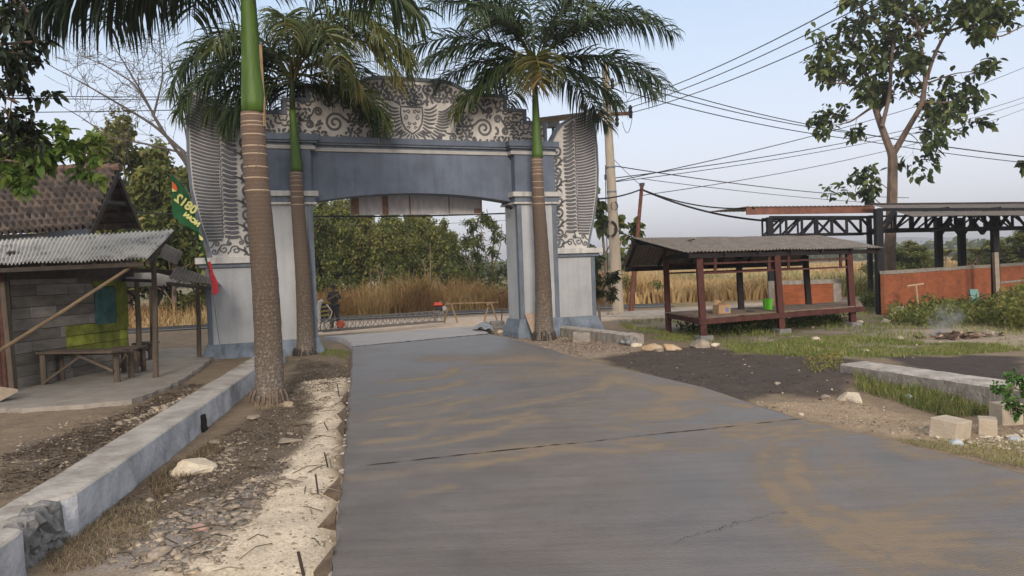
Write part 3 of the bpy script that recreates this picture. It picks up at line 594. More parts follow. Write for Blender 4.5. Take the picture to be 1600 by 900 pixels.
# wings
outer = [(2.62, 8.73), (3.0, 8.83), (3.63, 9.0), (4.47, 9.16), (5.2, 9.2), (5.94, 9.19), (6.6, 9.14), (7.2, 9.07)]
topc = [(7.40, 5.97), (7.57, 6.10), (7.76, 6.42), (8.0, 6.68), (8.35, 6.88), (8.71, 6.99), (9.07, 7.20)]
oy = [a for a, b_ in outer]; ox = [b_ for a, b_ in outer]; tx = [a for a, b_ in topc]; ty = [b_ for a, b_ in topc]
wing_poly = [(7.40, 2.63)]+[(b_, a+(.01 if i == 0 else 0)) for i, (a, b_) in enumerate(outer)]+topc[::-1][1:]
for s in (1, -1):
    p = MB(); p.prism([(mir(a, s), b_) for a, b_ in wing_poly], .5, .75, 'v'); wg = p.build('wing_panel', cream, gate, local=True)
    p = MB(); ed = [(b_, a+.01) for a, b_ in outer]+topc[::-1][1:]; E_ = np.array([(mir(a, s), b_) for a, b_ in ed])
    for a, b_ in zip(E_[:-1], E_[1:]): p.bar((a[0], .625, a[1]), (b_[0], .625, b_[1]), .30, .07, upv=(0, 1, 0)) if False else p.bar((a[0], .625, a[1]), (b_[0], .625, b_[1]), .07, .30, upv=(0, 1, 0))
    p.build('wing_edge', slate2, wg, local=True)
    p = MB()
    def W(P_): P_ = np.array(P_, float); P_[:, 0] = [mir(a, s) for a in P_[:, 0]]; return P_
    def topat(x): return np.interp(x, tx, ty)-.07
    y = 3.12; k = 0
    while y < 7.1:                                         # outer feathers, long
        xo = np.interp(y, oy, ox)-.07; tilt = .02+.30*sstep(3.2, 7.2, y)
        x0 = 8.42+.02*math.sin(y*3); xs = np.linspace(x0, xo, 8); ys = y+tilt*((xs-x0)/.75)**1.3-.02*np.sin((xs-x0)/.7*3)
        ok = ys < topat(xs)
        if ok.sum() > 3: ribbon(p, W(np.c_[xs, ys][ok]), .060, .5)
        y += .088; k += 1
    y = 3.2
    while y < 7.0:                                         # middle feathers, rounded ends
        x0, x1 = 7.98+.02*math.sin(y*2), 8.36; xs = np.linspace(x0, x1, 9); tilt = .02+.22*sstep(3.5, 7, y)
        ys = y+tilt*((xs-x0)/.4)**1.5-.03*np.sin((xs-x0)/.38*np.pi)
        ok = ys < topat(xs)-.03
        if ok.sum() > 3:
            ribbon(p, W(np.c_[xs, ys][ok]), np.array([.05, .085, .09, .092, .092, .092, .088, .08, .04])[ok], .5)
            c = np.array([[x1+.035, ys[-1]-.05], [x1+.05, ys[-1]+.01], [x1+.03, ys[-1]+.06], [x1-.01, ys[-1]+.075]])
            if ok.all(): ribbon(p, W(c), .022, .5)
        y += .125
    y = 2.82; j = 0
    while y < 6.5:                                         # scroll column against the pillar
        sg = 1 if j % 2 else -1; R0 = .17 if j % 3 else .2; cx = 7.68+.05*sg
        if y+R0 < topat(cx)+.0:
            P_ = spiral(cx, y, R0, 1.45, np.pi/2*sg+1.2, sg, .22); ok = (P_[:, 0] > 7.42) & (P_[:, 1] > 2.66) & (P_[:, 1] < topat(P_[:, 0]))
            if ok.sum() > 6: ribbon(p, W(P_[ok]), np.linspace(.05, .085, ok.sum()), .5)
            for q_ in range(5):
                P_ = comma(cx+sg*-.2+.02*q_+(.12 if q_ > 2 else 0)*sg, y+.08*q_-.12, .17, 1.1+q_, 2.2*sg)
                if P_[:, 0].min() > 7.41: ribbon(p, W(P_), [.02, .045, .06, .065, .06, .05, .03, .014], .5)
        y += .33; j += 1
    for (x, y, R0, a0, sg) in [(8.1, 2.83, .13, 0, 1), (8.4, 2.86, .13, 2, -1), (8.64, 2.8, .09, 3, 1), (8.25, 3.02, .07, 1, -1), (8.58, 3.0, .08, 0, 1), (7.95, 3.04, .07, 2, 1)]:
        P_ = spiral(x, y, R0, 1.3, a0, sg, .1); ok = P_[:, 1] > 2.66
        ribbon(p, W(P_[ok]), .034, .5)
    p.build('wing_relief', motif, wg, local=True)
blk = mat('black_plastic', (.02, .02, .022), .5, .2, 5, bump=0)
for u, s_ in ((-.52, 1), (5.86, -1)):
    p = LB(); p.tube([(u, -.02 if s_ > 0 else .25, 3.98), (u, -.14 if s_ > 0 else .1, 3.96), (u, -.20 if s_ > 0 else .0, 3.90)], [.055, .06, .045], 10); p.blk(u-.05, u+.05, (0 if s_ > 0 else .2), (.02 if s_ > 0 else .3), 3.93, 4.02); p.build('security_camera', blk, gate, local=True)

# signboard seen from behind, hanging beyond the beam
bd = thing('hanging_signboard', 'long pale signboard seen from behind with brown battens, hanging under the gate beam', 'signboard', GO, TH)
cloth = mat('board_back', (.46, .45, .46), .8, .18, 8, bump=.2, stretch=(1, 1, .3)); woodb = mat('batten_brown', (.22, .14, .095), .85, .3, 8, bump=.3)
p = LB(); p.blk(1.2, 5.42, 1.40, 1.43, 3.84, 4.62); p.build('panel', cloth, bd, local=True)
for a, b_ in ((1.22, 1.46), (2.18, 2.36), (3.03, 3.06), (4.30, 4.33), (5.38, 5.42)):
    p = LB(); p.blk(a, b_, 1.37, 1.397, 3.85, 4.60); p.build('batten', woodb, bd, local=True)
p = LB(); p.blk(5.16, 5.36, 1.37, 1.396, 3.87, 4.02); p.build('patch', woodb, bd, local=True)
for u in (1.8, 4.8): p = LB(); p.blk(u-.03, u+.03, .955, 1.40, 4.55, 4.60); p.build('hanger', woodb, bd, local=True)

# solar street lamp behind the gate
steel = mat('grey_steel', (.16, .17, .18), .5, .2, 5, metal=.3, bump=0)
b0 = D(866, 400, 27.5); sl_ = thing('solar_lamp', 'solar street lamp whose panel tops the right pillar behind the gate', 'street lamp', (b0[0], b0[1], -.1))
hd = D(864, 190, 27.5); p = MB(); p.tube([(b0[0], b0[1], -.2), (hd[0], hd[1], hd[2])], .05, 8); p.build('pole', steel, sl_)
a = D(838, 189, 27.5); b_ = D(912, 180, 27.5); p = MB(); p.bar(a, b_, .9, .05); p.build('solar_panel', mat('panel_dark', (.10, .11, .13), .35, .2, 5, bump=0), sl_)
p = MB(); p.box(D(864, 195, 27.4), (.42, .35, .2), .1); p.build('lamp_head', steel, sl_)

# ------------------------------------------------------------------ masonry: long white wall on the left, kerbs on the right
def plaster(name, c1, c2, stain):
    return mat(name, c1, .9, .2, 2.2, col2=c2, bump=.5, bscale=18, thr=(.3, .62))
ww_top = plaster('wall_wash_top', (.22, .195, .17), (.47, .44, .40), 0); ww = plaster('wall_wash', (.22, .23, .25), (.50, .51, .54), 0)
rubm = mat('rubble_core', (.20, .195, .19), .95, .4, 9, bump=.9, bscale=14)
wl = thing('whitewashed_wall', 'long low whitewashed wall with a broken near corner running beside the road to the gate', 'wall', (-4, 8, -.1))
dirw = np.array(wallA[1])-np.array(wallA[0]); dirw /= np.hypot(*dirw); nw = np.array([-dirw[1], dirw[0]])   # nw points left (away from road)
A0 = np.array(wallA[0])-dirw*3.0
Lw = np.hypot(*(np.array(G(462, 543, .24)[:2])-A0)); n = 150; tt = np.linspace(0, Lw, n)
base = A0+dirw*tt[:, None]
jf = (fbm(tt*2, tt*0, 5)-.5)*.03
# broken corner between the pixels (0..110, 853..780): a ragged bite in the near top edge
tb0, tb1 = 3.0+.35, 3.0+1.25
bite = sstep(tb0, tb0+.12, tt)*sstep(tb1, tb1-.15, tt)
V, Fc = [], []
prof_n = 6
for i in range(n):
    b_ = bite[i]*(.12+.12*vn(tt[i]*9, 0, 3)); x0, y0 = base[i]
    ins = b_; zt = .24+.012*(vn(tt[i]*1.5, 0, 8)-.5)
    for off, z in ((-.02-jf[i]*.3, -.35), (jf[i]*.6+ins*.8, -.05), (jf[i]*.4+ins*1.0, .12-.0), (ins*1.15, zt-.015-bite[i]*.03), (.02+ins*1.2, zt), (.44+jf[i], zt+.005), (.455+jf[i], zt-.02), (.47+jf[i], -.35)):
        V.append((x0+nw[0]*off, y0+nw[1]*off, z))
k = 8
for i in range(n-1):
    for j in range(k-1): Fc.append((i*k+j, i*k+j+1, (i+1)*k+j+1, (i+1)*k+j))
Fs = [f_ for f_ in Fc if f_[0] % k < 3 or f_[0] % k >= 5]; Ft = [f_ for f_ in Fc if 3 <= f_[0] % k < 5]
bi = lambda f_: bite[f_[0]//k] > .5
p = MB(); p.add(V, [f_ for f_ in Fs if not (bi(f_) and f_[0] % k < 3)]+[tuple(range(k))[::-1], tuple(range((n-1)*k, n*k))]); p.build('wall_face', ww, wl)
p = MB(); p.add(V, Ft); p.build('wall_top', ww_top, wl)
p = MB(); p.add(V, [f_ for f_ in Fs if bi(f_) and f_[0] % k < 3])
def lump(m_, c, r, rng, sub=1, squash=.7, tone=.5, ang=.35):
    bm = bmesh.new(); bmesh.ops.create_icosphere(bm, subdivisions=sub, radius=1); rr = np.broadcast_to(np.asarray(r, float), (3,)); a = rng.random()*6.28; ca_, sa_ = math.cos(a), math.sin(a)
    V = np.array([tuple(v.co) for v in bm.verts]); o_ = rng.random(3)*50
    nn = np.array([mnoise.noise(Vector((v*1.1+o_).tolist())) for v in V]); V *= (1+ang*1.6*nn)[:, None]
    # chip off flat facets
    for q_ in range(5):
        d = norm(rng.normal(0, 1, 3)); h = rng.uniform(.6, .85); s_ = V@d; V -= np.outer(np.maximum(s_-h, 0), d)
    V *= rr*np.array([1, rng.uniform(.75, 1.1), squash]); V[:, 2] += rr[2]*squash*.55
    V = V@np.array([[ca_, sa_, 0], [-sa_, ca_, 0], [0, 0, 1]])
    m_.add(V+np.array(c, float), [tuple(v.index for v in f_.verts) for f_ in bm.faces], tone); bm.free()
rng = np.random.default_rng(3)
for i in range(60):
    t = tb0+(tb1-tb0)*(i+.5)/60; z_ = -.26+.42*((i*7) % 10)/10; q_ = A0+dirw*t+nw*(.13+.10*(z_+.2)); lump(p, (q_[0], q_[1], z_), rng.uniform(.07, .12), rng, 2, .9, .5, .5)
p.build('broken_core', rubm, wl)
# vertical gap / crack in the wall further on
tc_ = float(np.dot(np.array(G(325, 672, -.1)[:2])-A0, dirw)); p = MB(); rg_ = np.random.default_rng(3)
lft = [(-.05-.03*rg_.random(), z) for z in np.linspace(-.15, .12, 7)]; lft = [(a-.0+.09*(z+.15), z) for a, z in lft]; rgt = [(a+(.24-.62*(z+.13))*(.75+.4*rg_.random())+.03, z) for a, z in lft]
pl_ = lft+rgt[::-1]; vv = []
for off in (.06, -.045):
    for a, z in pl_: q_ = A0+dirw*(tc_+a)+nw*off; vv.append((q_[0], q_[1], z))
k_ = len(pl_); p.add(vv, [tuple(range(k_)), tuple(range(2*k_-1, k_-1, -1))]+[(i, (i+1) % k_, k_+(i+1) % k_, k_+i) for i in range(k_)])
p.build('crack', crk, wl)

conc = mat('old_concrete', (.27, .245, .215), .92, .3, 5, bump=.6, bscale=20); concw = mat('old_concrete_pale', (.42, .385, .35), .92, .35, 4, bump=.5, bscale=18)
def kerb(name, label, p0, p1, wd, z0, z1, seedk, rough=.02, side=1):
    p0 = np.array(p0[:2]); p1 = np.array(p1[:2]); L_ = np.hypot(*(p1-p0)); d = (p1-p0)/L_; n_ = np.array([-d[1], d[0]])*side; k_ = int(L_/.12)+2; rng = np.random.default_rng(seedk)
    r_ = thing(name, label, 'kerb', (p0[0], p0[1], z0)); V = []
    for i, t in enumerate(np.linspace(0, L_, k_)):
        b_ = p0+d*t; e = rng.normal(0, rough, 6)
        for off, z in ((-.02+e[0], z0-.2), (0+e[1]*.5, z1-.03+e[2]*.4), (.03+e[2]*.5, z1+e[3]*.25), (wd-.03, z1+e[4]*.25), (wd+e[5]*.5, z1-.03), (wd+.02, z0-.2)): V.append((b_[0]+n_[0]*off, b_[1]+n_[1]*off, z))
    f_ = [(i*6+j, i*6+j+1, (i+1)*6+j+1, (i+1)*6+j) for i in range(k_-1) for j in range(5)]; e_ = [tuple(range(6))[::-1], tuple(range(6*(k_-1), 6*k_))]
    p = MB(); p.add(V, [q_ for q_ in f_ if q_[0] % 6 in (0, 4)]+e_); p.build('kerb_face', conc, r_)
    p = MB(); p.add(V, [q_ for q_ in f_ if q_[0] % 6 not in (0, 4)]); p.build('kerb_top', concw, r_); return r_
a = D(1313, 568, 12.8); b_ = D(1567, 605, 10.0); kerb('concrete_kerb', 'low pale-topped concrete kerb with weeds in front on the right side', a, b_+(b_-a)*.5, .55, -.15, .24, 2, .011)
a = G(868, 510, .16); b_ = G(984, 523, .16); kr = kerb('concrete_kerb', 'short grey kerb with a crumbling end beside the right palm', a, b_, .42, -.15, .16, 4, .02)
p = MB(); rng = np.random.default_rng(8)
for i in range(14): lump(p, (b_[0]+rng.uniform(-.25, .2), b_[1]+rng.uniform(-.2, .4), rng.uniform(-.15, .0)), rng.uniform(.07, .15), rng, 1)
p.build('crumbled_end', rubm, kr)

# ------------------------------------------------------------------ utility poles and lines
cpole = mat('pole_concrete', (.36, .31, .25), .9, .2, 3, bump=.3, stretch=(1, 1, .3)); rust = mat('rusty_steel', (.13, .05, .035), .8, .4, 6, bump=.2); insm = mat('insulator_dark', (.03, .028, .03), .35, .2, 5, bump=0)
wirem = mat('wire_black', (.02, .02, .022), .6, .1, 5, bump=0)
pb = D(966, 490, 34); pb[2] = -.12; pt = D(945, 98, 34); up_ = thing('utility_pole', 'tall tapering concrete utility pole with a crossarm behind the right wing', 'utility pole', pb)
p = MB(); p.tube([pb-[0, 0, .3], pb*.5+pt*.5, pt], [.27, .21, .15], 14); p.build('pole', cpole, up_)
ca0, ca1 = D(928, 180, 34), D(988, 177, 34); p = MB(); p.bar(ca0, ca1, .14); p.build('crossarm', rust, up_)
p = MB(); p.bar(D(950, 140, 34), D(970, 127, 34), .1); p.bar(D(945, 200, 34), D(962, 180, 34), .05); p.build('brace', steel, up_)
for (x, y) in ((985, 172), (985, 177), (968, 122), (957, 130), (964, 190), (930, 185)):
    p = MB(); c = D(x, y, 33.95); p.tube([c-[0, 0, .22], c-[0, 0, .08], c, c+[0, 0, .1], c+[0, 0, .22]], [.05, .10, .06, .10, .04], 8); p.build('insulator', insm, up_)
p = MB(); c = D(953, 358, 33.8)
for k in range(3): a = np.linspace(0, 2*np.pi, 17); r_ = .24+.03*k; p.tube(np.c_[c[0]+np.cos(a)*r_, np.full(17, c[1]-.1-.03*k), c[2]+np.sin(a)*r_*1.2], .025, 5, False)
p.build('cable_coil', wirem, up_)
p = MB(); c = D(960, 322, 33.8); a = np.linspace(0, 2*np.pi, 15); p.tube(np.c_[c[0]+np.cos(a)*.15, np.full(15, c[1]), c[2]+np.sin(a)*.18], .02, 5, False); p.build('cable_coil', wirem, up_)
p = MB()
for y in (196, 262, 300, 345, 372): c = D(950+(y-196)*.055, y, 34); p.tube([c-[0, 0, .04], c+[0, 0, .04]], .22, 12)
p.build('clamp_band', steel, up_)
p = MB(); p.tube([D(946, 258, 33.7), D(947, 345, 33.7), D(950, 430, 33.7)], .02, 5); p.box(D(946, 277, 33.7), (.09, .09, .22)); p.build('ground_wire', wirem, up_)
rb = D(985, 478, 36); rb[2] = -.12; rt = D(1003, 290, 36); rp_ = thing('steel_pole', 'thin leaning rusty red steel pole behind the left end of the open stall', 'pole', rb)
p = MB(); p.tube([rb-[0, 0, .2], rb*.55+rt*.45, rb*.55+rt*.45, rt], [.13, .12, .09, .085], 10); p.build('pole', rust, rp_)
p = MB(); p.box(rt+[0, 0, .05], (.22, .22, .14)); p.build('pole_cap', insm, rp_)
tg_ = D(1361, 305, 50)

def wire(label, pts, Ys, r=.02, sag=.4, grp='power lines'):
    A_, B_ = D(*pts[0], Ys[0]), D(*pts[1], Ys[1]); t = np.linspace(0, 1, 24)[:, None]; P_ = A_*(1-t)+B_*t; P_[:, 2] -= sag*4*(t*(1-t))[:, 0]
    rr = r
    p = MB(); p.tube(P_, rr, 5); tag(p.build('power_line', wirem, loc=tuple(A_)), label, 'power line', grp)
wire('steepest power line rising right from the tall concrete pole, topmost of three', [(968, 163), (1336, -4)], [34, 22], .018, .25)
wire('power line rising right from the concrete pole, middle of the steep three', [(978, 170), (1420, -30)], [34, 22], .018, .3)
wire('power line rising right from the crossarm end, lowest of the steep three', [(987, 176), (1420, -2)], [34, 22], .018, .3)
wire('power line falling right from the pole top toward the big teak tree, upper of three', [(970, 117), (1330, 206)], [34, 44], .024, .25)
wire('power line falling right from the pole top toward the big teak tree, second of three', [(972, 128), (1330, 208)], [34, 44], .024, .25)
wire('power line falling right from the pole top, lowest of three', [(976, 143), (1345, 219)], [34, 44], .024, .25)
wire('thick cable running from behind the teak tree to the right edge, upper one', [(1330, 206), (1640, 249)], [44, 42], .032, .1)
wire('thin cable running from behind the teak tree to the right edge, lower one', [(1345, 219), (1640, 258)], [44, 42], .022, .1)
wire('faint line from low on the concrete pole rising to the upper right, topmost', [(962, 283), (1640, 88)], [34, 70], .022, .8)
wire('faint line from the concrete pole rising to the right behind the teak, second', [(962, 278), (1640, 138)], [34, 70], .022, .8)
wire('faint line from the concrete pole rising to the right behind the teak, third', [(962, 284), (1640, 146)], [34, 70], .018, .8)
wire('faint line from the steel pole rising to the right behind the teak, lowest', [(1005, 305), (1640, 154)], [36, 70], .018, .9)
wire('thin line falling gently right from the concrete pole at mid height', [(958, 259), (1420, 309)], [34, 60], .024, .3)
wire('faint line sloping down right below the mid-height line', [(1000, 279), (1500, 322)], [36, 60], .016, .3)
wire('black cable from the leaning steel pole down to the brown-fascia shed, upper', [(1004, 296), (1180, 325)], [36, 32], .03, .3)
wire('black cable from the leaning steel pole down behind the shed truss, lower', [(1005, 297), (1215, 346)], [36, 33], .045, .3)
wire('black cable from behind the gate up to the top of the steel pole', [(930, 311), (1003, 295)], [30, 36], .035, .1)
wire('black cable from the concrete pole coil falling to the stall roof', [(958, 356), (1085, 374)], [34, 22.6], .02, .3)
wire('thin stay line between the two poles, higher one', [(960, 250), (1003, 291)], [34, 36], .012, .03)
wire('jumper loop under the pole crossarm', [(972, 190), (988, 182)], [34, 34], .012, .6)
wire('jumper loop beside the pole top insulators', [(1008, 126), (978, 160)], [34, 34], .012, -.0)
wire('upper line crossing the sky over the tiled house at the left', [(-60, 148), (720, 143)], [30, 32], .018, .15)
wire('middle line crossing the sky over the tiled house at the left', [(-60, 151), (730, 150)], [30, 32], .018, .15)
wire('lower line crossing the sky over the tiled house at the left', [(-60, 176), (780, 152)], [30, 32], .018, .15)
wire('dark cable passing just under the hanging signboard', [(470, 338), (800, 333)], [27, 31], .03, .05)
wire('thin line low across the sky inside the gate opening', [(480, 352), (900, 336)], [45, 45], .012, .2)
wire('low cable across the trees left of the gate', [(205, 331), (300, 333)], [30, 30], .03, .05)

# ------------------------------------------------------------------ wooden hut with tiled house behind
tilem = mat('roof_tile_clay', (.112, .092, .084), .9, .35, 3.5, bump=.3, bscale=20, tone=[(.6, .6, .62), (1, 1, 1), (1.45, 1.35, 1.2)])
tinm = mat('corrugated_asbestos', (.17, .165, .16), .85, .25, 2.2, col2=(.52, .51, .49), bump=.3, thr=(.34, .5)); tind = mat('corrugated_weathered', (.15, .13, .118), .9, .3, 4, col2=(.26, .235, .21), bump=.3)
timber = mat('weathered_timber', (.10, .078, .06), .9, .3, 5, bump=.5, stretch=(1, 1, .25)); timberd = mat('dark_timber', (.055, .045, .038), .9, .3, 5, bump=.4); bamboo = mat('bare_pole_wood', (.30, .21, .12), .8, .25, 4, bump=.3)
boards = mat('old_boards', (.20, .185, .165), .92, .3, 3, bump=.6, bscale=30, stretch=(.6, .6, 2), tone=[(.72, .7, .68), (1, 1, 1), (1.3, 1.3, 1.35)])
lime = mat('lime_paint_boards', (.22, .25, .04), .85, .55, 2.5, bump=.4, tone=[(.6, .6, .6), (1, 1, 1), (1.35, 1.3, 1.1)]); teal = mat('teal_shutter', (.045, .12, .115), .8, .35, 4, bump=.3)
def sheet(m_, c00, c10, c11, c01, nu, nv, wav, amp, thick=.012, jag=0, sd=1, rowsaw=0, rows=1, tone=True):
    """c00-c10 along the eave, c01-c11 along the ridge; corrugations run from eave to ridge"""
    c00, c10, c11, c01 = [np.array(c, float) for c in (c00, c10, c11, c01)]
    nrm = norm(np.cross(c10-c00, c01-c00)); nrm = nrm*np.sign(nrm[2]) if abs(nrm[2]) > .01 else nrm
    u = np.linspace(0, 1, nu); v = np.linspace(0, 1, nv); uu, vv = np.meshgrid(u, v)
    P_ = c00*((1-uu)*(1-vv))[..., None]+c10*(uu*(1-vv))[..., None]+c11*(uu*vv)[..., None]+c01*((1-uu)*vv)[..., None]
    P_ = P_+nrm*(amp*np.sin(uu*wav*2*np.pi))[..., None]
    fr = (vv*rows) % 1; P_ = P_+nrm*(rowsaw*(1-fr)*(vv < 1))[..., None] if rowsaw else P_
    if jag: P_ = P_+nrm*((vn(uu*wav*.23, vv*rows, sd)-.5)*jag)[..., None]; P_[..., 2] += 0
    tn = vn(np.floor(uu*wav)+.0, np.floor(vv*rows*.999)+0., sd+3) if tone else np.full(uu.shape, .5)
    V = P_.reshape(-1, 3); n = nu*nv; ix = np.arange(n).reshape(nv, nu)
    f = [(ix[j, i], ix[j, i+1], ix[j+1, i+1], ix[j+1, i]) for j in range(nv-1) for i in range(nu-1)]
    f2 = [(d+n, c+n, b+n, a+n) for a, b, c, d in f]
    bd_ = [ix[0, i] for i in range(nu)]+[ix[j, -1] for j in range(1, nv)]+[ix[-1, i] for i in range(nu-2, -1, -1)]+[ix[j, 0] for j in range(nv-2, 0, -1)]
    f3 = [(bd_[i], bd_[i]+n, bd_[(i+1) % len(bd_)]+n, bd_[(i+1) % len(bd_)]) for i in range(len(bd_))]
    m_.add(np.concatenate([V, V-nrm*thick]), f+f2+f3, np.concatenate([tn.ravel()]*2))
house = thing('tiled_house', 'old house with a steep dark clay tile roof behind the wooden hut', 'house', (-11.5, 21, -.1))
rF = [D(-70, 377, 18.0), D(141, 361, 18.2), D(184, 266, 21), D(-70, 272, 20.9)]
us_ = np.linspace(0, 1, 15*8+1)
p = MB(); sheet(p, *rF, 241, 101, 20, .07, .02, .01, 3, .14, 10); p.build('roof', tilem, house)
bR = D(221, 358, 23.9); p = MB(); sheet(p, [bR[0]-6.4, bR[1], bR[2]], bR, rF[2], rF[3], 60, 20, 20, .03, .02, .01, 4, .04, 10); p.build('roof_back_slope', tilem, house)
p = MB(); P0, P1 = rF[3]+[0, 0, .06], rF[2]+[.05, 0, .06]
for k in range(18):
    a = P0*(1-k/18)+P1*k/18; b_ = P0*(1-(k+1.1)/18)+P1*(k+1.1)/18; p.tube([a, b_+[0, 0, .02]], [.10, .125], 8, tone=rng.random())
p.build('ridge_tiles', mat('ridge_clay', (.13, .085, .068), .9, .35, 4, bump=.4), house)
p = MB(); p.bar(rF[1]+[.0, 0, -.10], rF[2]+[0, 0, -.10], .05, .18); p.bar(bR+[0, 0, -.1], rF[2]+[0, 0, -.12], .05, .18)
m1 = rF[1]*.45+rF[2]*.55+[-.1, 0, -.15]; m2 = bR*.45+rF[2]*.55+[-.1, 0, -.15]; p.bar(m1, m2, .08, .1); p.bar(rF[1]*.2+rF[2]*.8+[-.3, 0, -.2], bR*.65+rF[2]*.35+[-.3, 0, -.25], .06)
for k in (.2, .4, .6, .8): q_ = rF[1]*(1-k)+rF[2]*k; p.bar(q_+[0, 0, -.1], q_+[-1.6, 0, -.1], .06); q_ = bR*(1-k)+rF[2]*k; p.bar(q_+[0, 0, -.1], q_+[-1.6, 0, -.1], .06)
p.build('roof_timbers', timberd, house)
gx_ = rF[2][0]-.55
p = MB(); yA, yB = rF[1][1]+.3, bR[1]-.5; zA = rF[1][2]-.1; 
p.add([(gx_, yA, -.2), (gx_, 20.6, -.2), (gx_, 20.6, 3.2), (gx_, 20.6, 4.1), (gx_, yA, 3.3), (gx_-6, yA, -.2), (gx_-6, 20.6, -.2), (gx_-6, 20.6, 3.2), (gx_-6, 20.6, 4.1), (gx_-6, yA, 3.3)], [(0, 1, 2, 3, 4), (5, 9, 8, 7, 6), (0, 4, 9, 5), (1, 6, 7, 2)])
p.build('wall', mat('house_wall', (.33, .36, .40), .9, .2, 3), house)

hut = thing('wooden_hut', 'weathered board hut with a corrugated awning and lime green painted lower boards', 'hut', (-9.7, 17, -.1))
# board wall facing the road
wa, wb = np.array([-10.12, 15.5]), np.array([-9.56, 19.0]); Lb = np.hypot(*(wb-wa)); dw = (wb-wa)/Lb; nwl = np.array([dw[1], -dw[0]])
def wp(t, off, z): q_ = wa+dw*t+nwl*off; return (q_[0], q_[1], z)
angw = math.atan2(dw[1], dw[0]); rng = np.random.default_rng(21)
def brd(m_, t0, t1, z0, z1, off=.0, th=.025, tone=None): c = wp((t0+t1)/2, off, (z0+z1)/2); m_.box(c, (t1-t0, th, z1-z0), angw, rng.normal(0, .012), rng.normal(0, .003), tone=rng.random() if tone is None else tone)
p = MB(); z = -.05; pg = MB()
hb = .235
for r_ in range(12):
    t = 0; zz = z+r_*hb
    while t < Lb-.05:
        L_ = min(rng.choice([.5, .9, 1.3, .7]), Lb-t); isg = (t+L_/2 > 1.45) and (.35 < zz < 1.05)
        if (t < 1.45 < t+L_) and (.35 < zz < 1.05): L_ = 1.45-t; isg = False
        if .95 < zz < 1.9 and t+L_ > 2.42 and t < 2.42: L_ = 2.42-t
        win = .95 < zz < 1.9 and t >= 2.40 and t < 3.3
        if win: t = 3.31; continue
        brd(pg if isg else p, t+.006, t+L_-.006, zz+.006, zz+hb-.006, rng.uniform(-.012, .012)); t += L_
wlp = p.build('board_wall', boards, hut); pg.build('painted_boards', lime, hut)
p = MB(); brd(p, 2.42, 3.12, 1.08, 1.95, .015, .03, .5); sh_ = p.build('window_shutter', teal, hut)
p = MB(); brd(p, 3.14, 3.56, .95, 2.1, .02, .03, .15); brd(p, 2.36, 3.2, 1.97, 2.1, .03, .03, .15); p.build('window_frame', lime, hut)
p = MB(); p.box(wp(Lb/2, -.4, 1.25), (Lb, .05, 2.6), angw); p.box(wp(-.0, -1.6, 1.25), (.05, 3.2, 2.6), angw); p.box(wp(Lb, -1.6, 1.25), (.05, 3.2, 2.6), angw); p.build('inner_wall', timberd, hut)
# rusty sheet at the left and the leaning post beside it
p = MB(); a = D(-60, 600, 15.1); b_ = D(16, 612, 15.3); sheet(p, [a[0], a[1], -.1], [b_[0], b_[1], -.1], [b_[0], b_[1], 2.4], [a[0], a[1], 2.4], 60, 2, 9, .02, .006)
p.build('rusty_sheet', mat('rust_sheet', (.085, .04, .032), .8, .4, 5, bump=.3), hut)
p = MB(); a = D(22, 612, 15.2); p.bar([a[0], a[1], -.12], D(6, 440, 15.2), .13, .1); p.build('leaning_post', timber, hut)
# awning
aw = [D(-60, 414, 14.4), D(230, 403, 14.6), D(273, 359, 17.2), D(-60, 379, 17.2)]
p = MB(); sheet(p, *aw, 361, 16, 48, .024, .008, .03, 7, .0, 3); p.build('awning', tinm, hut)
p = MB()
for k in np.linspace(.12, .98, 7): a = aw[0]*(1-k)+aw[1]*k; b_ = aw[3]*(1-k)+aw[2]*k; p.bar(a+[0, .15, -.08], b_+[0, 0, -.08], .06, .09)
p.bar(aw[0]*.95+aw[3]*.05+[0, 0, -.16], aw[1]*.93+aw[2]*.07+[-.1, 0, -.16], .08); p.bar(aw[3]+[0, 0, -.16], aw[2]+[-.1, 0, -.16], .08)
p.build('awning_rafters', timberd, hut)
p = MB(); e0, e1 = aw[0]+[0, .9, -.35], aw[1]+[0, .9, -.30]; p.box(wp(Lb/2, .12, 2.45), (Lb+.3, .06, .55), angw); p.build('lintel_board', timberd, hut)
p = MB(); sheet(p, D(250, 402, 17.3), D(275, 414, 19.0), D(284, 394, 19.2), D(256, 380, 17.6), 60, 4, 8, .03, .01); p.build('side_sheet', tind, hut)
cA, cB, cC, cD = D(262, 436, 16.6), D(345, 447, 20.6), D(343, 439, 21.6), D(276, 416, 18.6)
p = MB(); sheet(p, cA, cB, cC, cD, 90, 10, 16, .02, .012, .03, 9, .02, 5); p.build('side_canopy', tind, hut)
p = MB(); p.bar(cA+[0, 0, -.1], cB+[-.1, 0, -.08], .07); p.bar(cD+[-.4, 0, -.12], cC+[-.2, 0, -.1], .07); p.bar(D(190, 420, 19), D(268, 425, 17.6), .07, .09); p.bar(D(186, 437, 19.2), D(236, 439, 17.4), .07, .07)
p.bar(D(188, 445, 19.2), D(213, 465, 19), .05); p.bar(D(256, 446, 17.6), D(246, 478, 17.1), .04); p.build('canopy_beams', timberd, hut)
for nm, (x, yb, yt, Yt, wd) in dict(a=(243, 590, 384, 17.0, .12), b=(217, 573, 436, 19.3, .13), c=(311, 558, 432, 20.9, .12), d=(237, 548, 425, 21.8, .09)).items():
    q_ = G(x, yb, -.04); tp = D(x-4, yt, q_[1]); rngp = np.random.default_rng(int(x)); md = q_*.5+tp*.5+[.025, 0, 0]
    p = MB(); p.tube([q_-[0, 0, .15], md, tp], [wd*.55, wd*.5, wd*.45], 8, wob=.12, rng=rngp); p.build('post', timber, hut)
